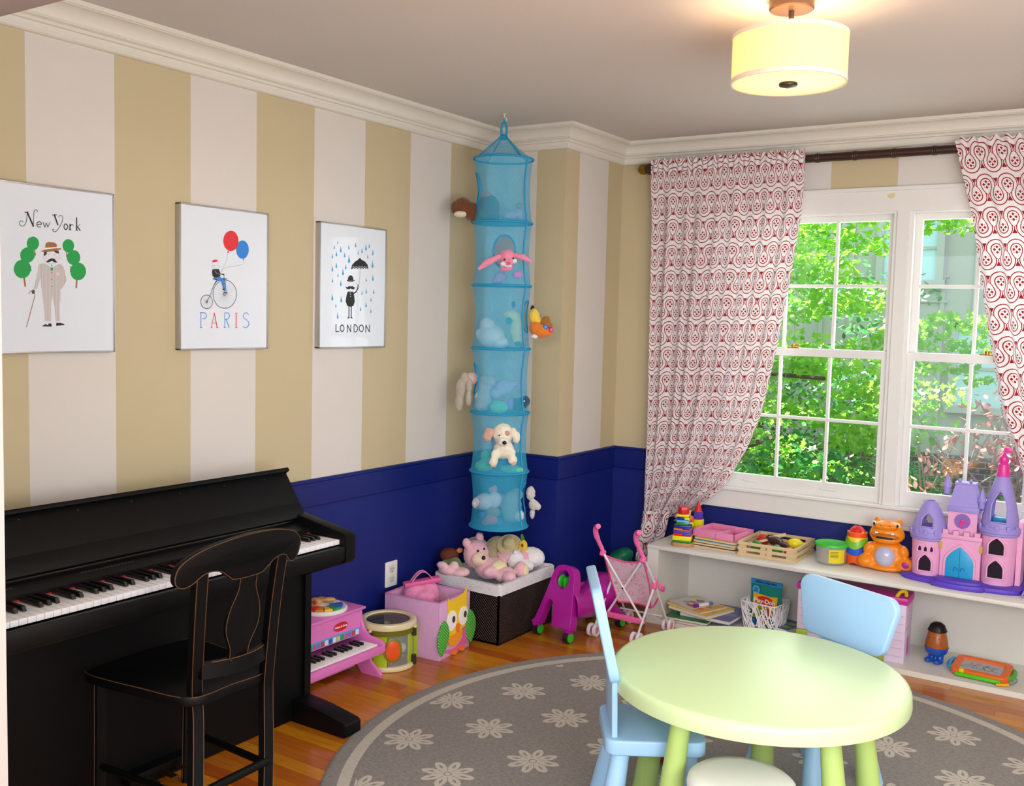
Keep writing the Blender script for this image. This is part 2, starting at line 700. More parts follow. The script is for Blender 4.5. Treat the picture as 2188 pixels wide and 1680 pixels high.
dif = B().lathe([(0, -.230), (R0 - .004, -.230), (R0 - .004, -.2325), (0, -.2325)], n=64).out('diffuser', df, t)
B().lathe([(0, -.233), (.025, -.233), (.027, -.237), (.025, -.242), (.01, -.246), (0, -.247)]).out('finial', mat('#4a3a2c', rough=.4, metal=.7, key='finial'), t)

# ---------- curtains ----------
mc, nt, b = newmat('curtain_print')
tc = nt.nodes.new('ShaderNodeTexCoord')
sp = nt.nodes.new('ShaderNodeSeparateXYZ')
nt.links.new(tc.outputs['UV'], sp.inputs[0])
x, y = E(sp.outputs[0]), E(sp.outputs[1])
PX, PY = .105, .140
RD, TD = .0255, .042


def drop(ox, oy, sg):
    a = (((x - ox) / PX + .5).fr() - .5) * PX
    c = (((y - oy) / PY + .36 * sg + .5).fr() - .5 - .36 * sg) * PY * sg if False else (((y - oy) / PY * sg + .36).fr() - .36) * PY
    aa = a.ab()
    r = (a * a + c * c).sq()
    k = emin(emax(c, 0) / TD, 1)
    w = E.op('POWER', 1 - k, .72) * (k * .55 + 1) * RD
    up = c > 0
    g = r * (1 - up) + (aa + RD - w) * up
    line = ((g - RD).ab() < .0022) * (c < .071)
    inside = (g < RD) * (c < TD)
    arc = ((r - .0435).ab() < .0022) * (c < .012)
    tri = (aa < (c - .049) * .55) * (c > .050) * (c < .071)
    ph = E.op('ARCTAN2', c, a)
    s2 = E.op('SINE', ph * 2).ab()
    hw = emin(r * .55 - .0018, emin((.0185 - r) * 1.5, .0058))
    pet = (s2 * r * .5 < hw * 1.0) * (r < .0185)
    dot = ((r - .0165).ab() < .0019) * (s2 > .985)
    return line, inside, arc, emax(tri, emax(pet, dot)), (g < RD + .012) * (c < TD)


l1, in1, ar1, o1, n1 = drop(0, 0, -1.0)
l2, in2, ar2, o2, n2 = drop(PX / 2, -.046, 1.0)
red = emax(emax(l1, l2), emax(o1, o2))
red = emax(red, emax(ar1 * (1 - in2), ar2 * (1 - in1)))
wn = noisen(nt, tc.outputs['UV'], 30, 2)
colr = mixc(nt, red, mixc(nt, wn, '#e9e4e6', '#f1edee'), '#980c16')
nt.links.new(colr, b.inputs['Base Color'])
b.inputs['Roughness'].default_value = .9
tl = nt.nodes.new('ShaderNodeBsdfTranslucent')
nt.links.new(colr, tl.inputs[0])
mx = nt.nodes.new('ShaderNodeMixShader')
mx.inputs[0].default_value = .16
nt.links.new(b.outputs[0], mx.inputs[1])
nt.links.new(tl.outputs[0], mx.inputs[2])
nt.links.new(mx.outputs[0], nt.nodes['Material Output'].inputs[0])
CURT = mc
YR = D - .09
DARKW = mat('#33180f', rough=.4, var=.15, key='dark_rod')
t = thing('curtain_rod', 'dark brown bamboo-style curtain rod with gold finial above the window', 'curtain rod', (0, YR, 0))
rb = B()
rb.cyl((.62, 0, 2.273), (3.2, 0, 2.273), .0195)
xk = .80
while xk < 3.15:
    rb.lathe([(.0195, -.012), (.022, -.008), (.0205, -.004), (.023, 0), (.0205, .004), (.022, .008), (.0195, .012)], (xk, 0, 2.273), 20, Euler((0, rad(90), 0)).to_matrix().to_4x4())
    xk += .172
rb.out('rod', DARKW, t)
B().lathe([(0, -.006), (.024, -.006), (.029, .005), (.029, .03), (.025, .04), (0, .04)], (.612, 0, 2.273), 20, Euler((0, rad(90), 0)).to_matrix().to_4x4()).out('end_collar', DARKW, t)
fb = B()
fb.lathe([(0, -.052), (.012, -.05), (.021, -.036), (.025, -.02), (.023, -.006), (0, -.004)], (.61, 0, 2.273), 16, Euler((0, rad(90), 0)).to_matrix().to_4x4())
for j in range(3):
    for k in range(8):
        aa = 2 * pi * (k + .5 * j) / 8
        xr = .574 + j * .012
        rr_ = (.019, .0225, .0215)[j]
        fb.sph((xr, rr_ * math.cos(aa), 2.273 + rr_ * math.sin(aa)), (.008, .006, .006), u=8, v=6)
fb.out('finial', mat('#8a6a1e', rough=.35, metal=.8, key='oldgold'), t)
for xb in (.9, 2.6):
    B().bx(xb - .008, xb + .008, .0, .09, 2.245, 2.258).bx(xb - .015, xb + .015, .082, .09, 2.22, 2.28).out('bracket', DARKW, t)


def interp(tab, z):
    for (z0, a), (z1, c) in zip(tab, tab[1:]):
        if z <= z0 and z >= z1:
            f = (z0 - z) / (z0 - z1)
            f2 = f
            return a + (c - a) * f2
    return tab[-1][1] if z < tab[-1][0] else tab[0][1]


def curtain(name, label, Lt, Rt, ztop, zbotL, zbotR, width, folds, seed, sweepk):
    rnd = random.Random(seed)
    fk = [(rnd.uniform(.6, 1.3), rnd.uniform(0, 6.28)) for _ in range(6)]

    def fn(u, v):
        zb = zbotL + (zbotR - zbotL) * u
        z = ztop + (zb - ztop) * v
        # the cloth is drawn to one side: lower rows slide along the hem
        xl, xr = interp(Lt, z), interp(Rt, z)
        x = xl + (xr - xl) * u
        gather = 1.0
        ph = u * folds * 2 * pi
        amp = .012 + .012 * min(1, v * 3)
        if sweepk:
            amp *= 1 + .35 * v
        wob = math.sin(ph + .8 * math.sin(v * 3 + fk[0][1])) * .6 + math.sin(ph * .53 + fk[1][1] + v * 2.2) * .5 + math.sin(ph * 1.7 + fk[2][1]) * .25
        y = YR - amp * wob - .004
        if v < .045:                               # ruffled heading and rod pocket
            k = v / .045
            y = YR - .030 + .006 * math.sin(ph * 3.3 + fk[3][1]) + .010 * max(0, 1 - k * 3) * math.sin(ph * 2.1)
            z += .007 * math.sin(ph * 2.7 + fk[4][1]) * (1 - k)
        else:
            y = y + (YR - .032 - y) * max(0, 1 - (v - .045) * 9)
        y = min(y, YR + .035)
        x += .006 * math.sin(ph * 1.1 + fk[5][1]) * min(1, v * 2)
        return (x, y, z)
    hh = ztop - min(zbotL, zbotR)
    t = B().grid(fn, 140, 120, uv=lambda u, v: (u * width, (1 - v) * hh))
    o = t.out(name, CURT, ang=180)
    return tag(o, label, 'curtain')


Lt = [(2.315, .643), (1.80, .650), (.97, .663), (.60, .659), (.36, .66)]
Rt = [(2.315, 1.443), (2.03, 1.429), (1.70, 1.388), (1.36, 1.335), (1.06, 1.275), (.87, 1.21), (.67, 1.095), (.546, .965), (.44, .83), (.35, .72)]


def curtain_left():
    rnd = random.Random(3)
    ph0 = [rnd.uniform(0, 6.28) for _ in range(6)]
    hh = 2.05

    def fn(u, v):
        # right edge runs along a swooping curve, left edge hangs straight
        zl = 2.312 + (.40 - 2.312) * v
        zr = 2.312 + (.455 - 2.312) * v
        z = zl + (zr - zl) * u + (.05 * (v ** 6) * math.sin(pi * u))
        xl, xr = interp(Lt, z), interp(Rt, z)
        if v > .9:
            xr = max(xr, .80)
        x = xl + (xr - xl) * u
        ph = u * 9 * 2 * pi
        amp = (.010 + .012 * min(1, v * 2.5))
        wob = math.sin(ph + .9 * math.sin(v * 3)) * .6 + math.sin(ph * .53 + ph0[1] + v * 2.4) * .5 + math.sin(ph * 1.7 + ph0[2]) * .22
        y = YR - amp * wob - .006
        if v < .045:
            k = v / .045
            y = YR - .030 + .006 * math.sin(ph * 3.3) + .010 * max(0, 1 - k * 3) * math.sin(ph * 2.1)
            z += .007 * math.sin(ph * 2.7) * (1 - k)
        else:
            y = y + (YR - .032 - y) * max(0, 1 - (v - .045) * 9)
        # diagonal pull folds near the bottom
        pull = max(0, v - .55) / .45
        y += .018 * pull * math.sin((u * 1.6 - v * 3.2) * 9) * u
        return (x, min(y, YR + .035), z)
    t = B().grid(fn, 160, 150, uv=lambda u, v: (u * 1.22 + .02, (1 - v) * hh))
    # the drawn-aside hem tucked down beside the bookcase end
    def tuck(u, v):
        x = .658 + .155 * u * (1 - .3 * v) + .012 * math.sin(v * 5)
        z = .49 + .02 * u - .31 * v - .03 * (1 - u) * v
        bul = math.sin(pi * v) * .03
        return (x - bul * .3, .50 - bul - .02 * math.sin(u * 9 + v * 2), z)
    t.grid(tuck, 24, 20, uv=lambda u, v: (u * .21 + .1, 2.05 - v * .31 + .09))
    return tag(t.out('curtain', CURT, ang=180), 'white and red print curtain left of the window, hem pulled aside behind the low bookcase', 'curtain')


curtain_left()
Lt2 = [(2.315, 2.088), (1.964, 2.175), (1.50, 2.257), (1.137, 2.333), (.98, 2.397), (.843, 2.44), (.6, 2.5), (.42, 2.56)]
Rt2 = [(2.315, 2.93), (.42, 2.98)]
curtain('curtain', 'white and red print curtain at the right edge, swept back from the window', Lt2, Rt2, 2.312, .45, .43, 1.0, 7, 9, True)
# ================= furniture =================
BLK = mat('#040405', rough=.5, var=.1, key='black_lacquer', spec=.22)
BLK2 = mat('#0a0a0c', rough=.4, var=.1, key='black_plastic', spec=.3)
WEAR = mat('#5a3a18', rough=.6, var=.3, key='worn_edge')

# ---------- digital piano ----------
t = thing('digital_piano', 'black upright digital piano with open lid against the striped wall', 'piano', (0, 0, 0))
Y0, Y1 = -2.985, -1.625
for ya, yb in ((Y0, Y0 + .05), (Y1 - .05, Y1)):
    b = B()
    b.prism([(.10, .535), (.10, .768), (.30, .764), (.545, .722), (.56, .712), (.56, .63), (.548, .615), (.34, .535)], .05, frame((0, yb, 0), (1, 0, 0), (0, 0, 1)), bev=.004)
    b.out('cheek', BLK, t)
b = B().bx(.12, .545, Y0 + .05, Y1 - .05, .615, .672, bev=.003).bx(.12, .34, Y0 + .05, Y1 - .05, .55, .616)
b.out('key_bed', BLK, t)
b = B().bx(.536, .556, Y0 + .05, Y1 - .05, .628, .679, bev=.003)
b.out('key_slip', BLK, t)
# control panel above keys
b = B().prism([(.20, .70), (.382, .70), (.382, .716), (.36, .722), (.30, .742), (.20, .748)], Y1 - Y0 - .1, frame((0, Y1 - .05, 0), (1, 0, 0), (0, 0, 1)))
b.out('control_panel', BLK2, t)
q0 = B().box((.345, 0, .7275), (.006, .008, .002), (0, rad(18), 0)).out('button', mat('#2a2c32', rough=.35, key='piano_buttons'), t)
for k in range(26):
    q = q0 if k == 0 else q0.copy()
    if k:
        COL.objects.link(q)
    q.location.y = Y0 + .1 + k * .012 + (.2 if k > 10 else 0)
# open lid leaning back
lx0, lz0, lx1, lz1 = .318, .742, .203, .905
b = B()
dl = V((lx1 - lx0, 0, lz1 - lz0))
Ll = dl.length
fr_ = frame(((lx0 + lx1) / 2, (Y0 + Y1) / 2, (lz0 + lz1) / 2), dl, (0, 1, 0))
b.m(0).box((0, 0, 0), (Ll, Y1 - Y0 - .012, .012), bev=.002)
b.box((Ll / 2 - .008, 0, -.010), (.016, Y1 - Y0 - .004, .03), bev=.004)
b.box((-Ll / 2 + .03, 0, -.009), (.06, Y1 - Y0 - .03, .008), bev=.003)
for k in range(7):
    b.m(1).cyl((Ll * .36, -.55 + k * .185, -.0062), (Ll * .36, -.55 + k * .185, -.0075), .0025, n=8)
ob = b.out('lid', [BLK, mat('#55565a', rough=.3, metal=.8, key='screw')], t)
ob.matrix_local = fr_
b = B().bx(.11, .20, Y0, Y1, .535, .75, bev=.004).bx(.12, .30, Y0 + .05, Y1 - .05, .69, .735)
b.out('back_case', BLK, t)
B().bx(.305, .333, Y0 + .03, Y1 - .03, .005, .55).out('knee_panel', BLK, t)
for ya in (Y0, Y1 - .03):
    B().bx(.11, .345, ya, ya + .03, .02, .54).out('side_panel', BLK, t)
for ya in (Y0, Y1 - .082):
    B().prism([(.10, 0), (.10, .085), (.34, .085), (.46, .075), (.585, .055), (.595, .045), (.595, .006), (.585, 0)], .082, frame((0, ya + .082, 0), (1, 0, 0), (0, 0, 1)), bev=.004).out('foot', BLK, t)
pb = B().bx(.30, .38, -2.42, -2.2, .04, .075, bev=.004)
pedal_box = pb.out('pedal_box', BLK, t)
for k in range(3):
    B().box((.41, -2.37 + k * .06, .055), (.08, .022, .006), bev=.002).out('pedal', mat('#8d7440', rough=.3, metal=1, key='pedal_brass'), pedal_box)
WK = mat('#e9e9ee', rough=.22, var=.02, key='white_key')
BK = mat('#0a0a0b', rough=.3, key='black_key')
RED = mat('#b3121a', rough=.8, key='red_felt')
kw = .0235
ky1 = Y1 - .0525
wm = bm_ = None
wk = B().box((.455, 0, .6905), (.152, kw - .0012, .017), bev=.0012)
wk0 = wk.out('white_key', WK, t)
bk0 = B().prism([(-.05, 0), (-.05, .013), (.042, .013), (.05, 0)], .0115, frame((.43, .00575, .699), (1, 0, 0), (0, 0, 1)), bev=.001).out('black_key', BK, t)
pat = [1, 0, 1, 1, 0, 1, 1]   # black key to the right of A B C D E F G
for i in range(52):
    y = ky1 - 51.5 * kw + i * kw
    k = wk0 if i == 0 else wk0.copy()
    if i:
        COL.objects.link(k)
    k.location = (0, y, 0)
    if pat[i % 7] and i < 51:
        q = bk0 if i == 0 else bk0.copy()
        if i:
            COL.objects.link(q)
        q.location = (0, y + kw / 2, 0)
b = B().bx(.375, .383, Y0 + .05, Y1 - .05, .697, .7035)
b.out('key_felt', RED, t)

# ---------- black chair ----------
t = thing('dining_chair', 'distressed black wooden chair with vase-shaped splat pulled up to the black piano', 'chair', (0, 0, 0))


def strip(pts, wy, wx, wear=True):
    """flat bar following pts, width along y and thickness along x"""
    b = B()
    P = spline(pts, 8)
    def fn(u, v):
        i = min(int(v * (len(P) - 1) + .5), len(P) - 1)
        p = P[i]
        c = [(-1, -1), (1, -1), (1, 1), (-1, 1)][int(u * 4 + .5) % 4]
        return (p.x + c[0] * wx / 2, p.y + c[1] * wy / 2, p.z)
    b.grid(fn, 4, len(P), cu=True)
    b.poly([fn(k / 4, 0) for k in range(4)]).poly([fn(k / 4, 1) for k in range(4)])
    bmesh.ops.recalc_face_normals(b.bm, faces=b.bm.faces[:])
    if wear:
        b.m(1)
        for s in (-1, 1):
            b.tube([(p.x + wx / 2, p.y + s * wy / 2, p.z) for p in P], .0013, n=5)
    return b


for pts in ([(.905, -2.592, .83), (.86, -2.565, .68), (.785, -2.512, .48), (.79, -2.512, .38), (.85, -2.562, .22), (.925, -2.63, 0)],
            [(.905, -2.318, .83), (.86, -2.300, .68), (.805, -2.272, .46), (.80, -2.270, .38), (.84, -2.305, .22), (.905, -2.372, 0)]):
    strip(pts, .034, .024).out('leg', [BLK, WEAR], t, ang=50)
# top rail
outl = [(-.212, -.012), (-.20, .018), (-.155, .047), (-.08, .066), (0, .072), (.08, .066), (.155, .047), (.20, .018), (.212, -.012), (.207, -.038), (.188, -.05), (.165, -.042), (.142, -.022), (.118, -.016), (.09, -.022), (.062, -.042), (.04, -.052), (-.04, -.052), (-.062, -.042), (-.09, -.022), (-.118, -.016), (-.142, -.022), (-.165, -.042), (-.188, -.05), (-.207, -.038)]
outl = sp2(outl, 5, True)
b = B().prism(outl, .022, None, bev=.004)
b.m(1).tube([(x, y, .0215) for x, y in outl], .0013, n=5, closed=True)
for v in b.bm.verts:        # bow the rail and place it
    x, y, z = v.co
    bow = .035 * (1 - (x / .21) ** 2)
    v.co = V((.885 + z + bow + y * .25, -2.453 + x, .845 + y * .98))
b.out('top_rail', [BLK, WEAR], t, ang=40)
# splat
sp = [(-.026, 0), (-.034, .04), (-.056, .10), (-.052, .16), (-.03, .22), (-.024, .27), (.024, .27), (.03, .22), (.052, .16), (.056, .10), (.034, .04), (.026, 0)]
outl = sp2(sp, 4, True)
b = B().prism(outl, .012, None, bev=.002)
b.m(1).tube([(x, y, .0125) for x, y in outl], .0012, n=5, closed=True)
for v in b.bm.verts:
    x, y, z = v.co
    v.co = V((.835 + z + y * .27, -2.415 + x - y * .1, .545 + y * .95))
b.out('splat', [BLK, WEAR], t, ang=40)
b = B()
P = [(.81 + .03 * math.sin(pi * k / 10), -2.52 + .235 * k / 10, .535) for k in range(11)]
b.tube(P, .0, n=4) if False else None
def rail(zt, zb, x0, bow, ya, yb, th):
    b = B()
    def fn(u, v):
        c = [(0, zb), (th, zb), (th, zt), (0, zt)][int(u * 4 + .5) % 4]
        return (x0 + bow * math.sin(pi * v) + c[0], ya + (yb - ya) * v, c[1])
    b.grid(fn, 4, 14, cu=True)
    bmesh.ops.recalc_face_normals(b.bm, faces=b.bm.faces[:])
    b.m(1).tube([fn(.5, k / 20) for k in range(2, 18)], .0015, n=5)
    return b
rail(.55, .505, .80, .035, -2.515, -2.275, .018).out('lower_rail', [BLK, WEAR], t, ang=50)
# seat
so = sp2([(.79, -2.53), (.80, -2.40), (.79, -2.26), (.62, -2.215), (.42, -2.20), (.385, -2.24), (.375, -2.39), (.385, -2.54), (.42, -2.585), (.62, -2.565)], 5, True)
b = B().prism(so, .032, M.Translation((0, 0, .425)), bev=.008)
b.m(1).tube([(x, y, .454) for x, y in so[:26]], .0014, n=5).tube([(x, y, .454) for x, y in so[38:]], .0014, n=5)
b.out('seat', [BLK, WEAR], t, ang=40)
for yy in (-2.545, -2.235):
    b = B().tube([(.42, yy, .43), (.415, yy, .25), (.405, yy, 0)], [.022, .019, .015], n=10)
    b.m(1).tube([(.42, yy - .0215, .42), (.415, yy - .019, .25), (.405, yy - .015, .01)], .0013, n=5)
    b.out('leg', [BLK, WEAR], t)
for yl, yr_, x0 in ((-2.575, -2.31, .858),):
    B().cyl((x0, yl, .215), (x0 - .01, yr_, .215), .0125, n=12).out('stretcher', BLK, t)
for yy, ye in ((-2.545, -2.565), (-2.235, -2.30)):
    B().cyl((.415, yy, .17), (.855, ye, .2), .011, n=10).out('stretcher', BLK, t)

# ---------- round table, chairs, stool ----------
LIME = mat('#cde6b0', rough=.33, var=.015, key='lime_plastic')
LIME2 = mat('#b3cf76', rough=.4, var=.02, key='lime_leg')
SKY = mat('#a5d0f4', rough=.4, var=.015, key='sky_plastic')
TX, TY = 1.9755, -1.4518
ZR = .0095
t = thing('kids_table', 'round lime green plastic children\'s table standing on the round rug', 'table', (TX, TY, 0))
B().lathe([(0, .4824), (.408, .4824), (.4155, .4808), (.4205, .476), (.4235, .467), (.4255, .44), (.4245, .434), (.418, .432), (.30, .436), (0, .436)], n=128).out('tabletop', LIME, t, ang=50)
for a in (22, 104, 182, 246, 331):
    c, s = math.cos(rad(a)), math.sin(rad(a))
    B().tube([(.285 * c, .285 * s, .437), (.315 * c, .315 * s, .25), (.345 * c, .345 * s, ZR)], [.026, .0315, .039], n=24).out('leg', LIME2, t)


def kidchair(name, label, loc, rz, pw_t, pw_b, z0, z1, x0, x1, post):
    """local +x is where the sitter faces"""
    t = thing(name, label, 'chair', (loc[0], loc[1], 0), rz, 'light blue children\'s chairs')
    B().prism(rrect(.29, .28, .035, 6), .045, M.Translation((0, 0, .256)), bev=.006, seg=3).out('seat', SKY, t)
    for sx in (-1, 1):
        for sy in (-1, 1):
            B().tube([(.095 * sx, .09 * sy, .258), (.115 * sx, .11 * sy, .13), (.135 * sx, .13 * sy, ZR)], [.026, .031, .036], n=20).out('leg', SKY, t)
    up = V((x1 - x0, 0, z1 - z0))
    h = up.length
    hw0, hw1 = pw_b / 2, pw_t / 2
    r = .045
    o = []
    cs = [(hw1, h / 2, 0), (-hw1, h / 2, 90), (-hw0, -h / 2, 180), (hw0, -h / 2, 270)]
    for k, (cx, cy, a0) in enumerate(cs):
        sx, sy = (1 if cx > 0 else -1), (1 if cy > 0 else -1)
        for q in range(7):
            a = rad(a0 + 15 * q)
            o.append((cx - sx * r + r * math.cos(a), cy - sy * r + r * math.sin(a)))
    mid = V(((x0 + x1) / 2, 0, (z0 + z1) / 2))
    f = frame(mid, (0, 1, 0), up)
    pb = B().prism(o, .03, f, bev=.006, seg=3)
    pb.out('backrest', SKY, t)
    pp = [V((x0 * .9 - .004, 0, .295)), V((x0 + .004, 0, z0 + .03))]
    d = pp[1] - pp[0]
    f = frame(pp[0], (0, 1, 0), d)
    pw = pw_b / 2 - .03 if post else .085
    B().prism([(-pw, 0), (pw, 0), (pw, d.length), (-pw, d.length)], .017, f, bev=.003).out('back_post', SKY, t)
    return t


a1 = math.atan2(.534, .845)
kidchair('kids_chair', 'light blue plastic child chair left of the lime table, seen edge-on', (1.705, -1.59), a1, .33, .29, .455, .735, -.135, -.20, 1)
a2 = math.atan2(-.89, -.454)
kidchair('kids_chair', 'light blue plastic child chair behind the lime table, backrest facing the camera', (2.088 - .454 * .13, -.909 - .89 * .13), a2, .405, .352, .438, .634, -.13, -.15, 0)
t = thing('kids_stool', 'round white plastic stool tucked in front of the lime table', 'stool', (2.052, -1.765, 0))
STW = mat('#f4f5f0', rough=.35, var=.01, key='stool_white')
B().lathe([(0, .30), (.10, .30), (.128, .296), (.140, .287), (.143, .272), (.141, .255), (.134, .25), (0, .25)], n=64).out('seat', STW, t, ang=50)
for k in range(4):
    a = rad(45 + 90 * k)
    B().tube([(.085 * math.cos(a), .085 * math.sin(a), .255), (.115 * math.cos(a), .115 * math.sin(a), ZR)], [.024, .03], n=18).out('leg', STW, t)
# red ball under the left chair
tag(B().sph((1.575, -1.22, ZR + .034), .034).out('ball', plastic('#c8261c')), 'small red ball on the rug behind the left blue chair legs', 'ball')

# ---------- bookcase ----------
BW = mat('#e3e1da', rough=.45, var=.02, key='bookcase_white')
t = thing('bookcase', 'long low white built-in bookcase running under the window', 'bookcase', (0, 0, 0))
SZ, BZ = .392, .024
XE = 3.3
B().bx(.835, XE, .192, D - .005, SZ - .018, SZ, bev=.002).out('top_board', BW, t)
B().bx(.835, XE, .20, D - .005, 0.0, BZ).out('bottom_board', BW, t)
B().bx(.835, .893, .198, .216, BZ, SZ - .018).out('face_stile', BW, t)
B().bx(.835, .853, .2, D - .005, BZ, SZ - .018).bx(.875, .893, .216, D - .02, BZ, SZ - .018).out('side_panel', BW, t)
B().bx(.853, XE, D - .018, D - .005, BZ, SZ - .018).out('back_panel', BW, t)
b = B()
for xx in (2.0, 2.2, 2.4, 2.6, 2.8):
    for q in (.24, .52):
        b.cyl((xx, q, BZ), (xx, q, BZ + .0004), .003, n=8)
b.out('peg_hole', mat('#8f887c', key='peghole'), t)
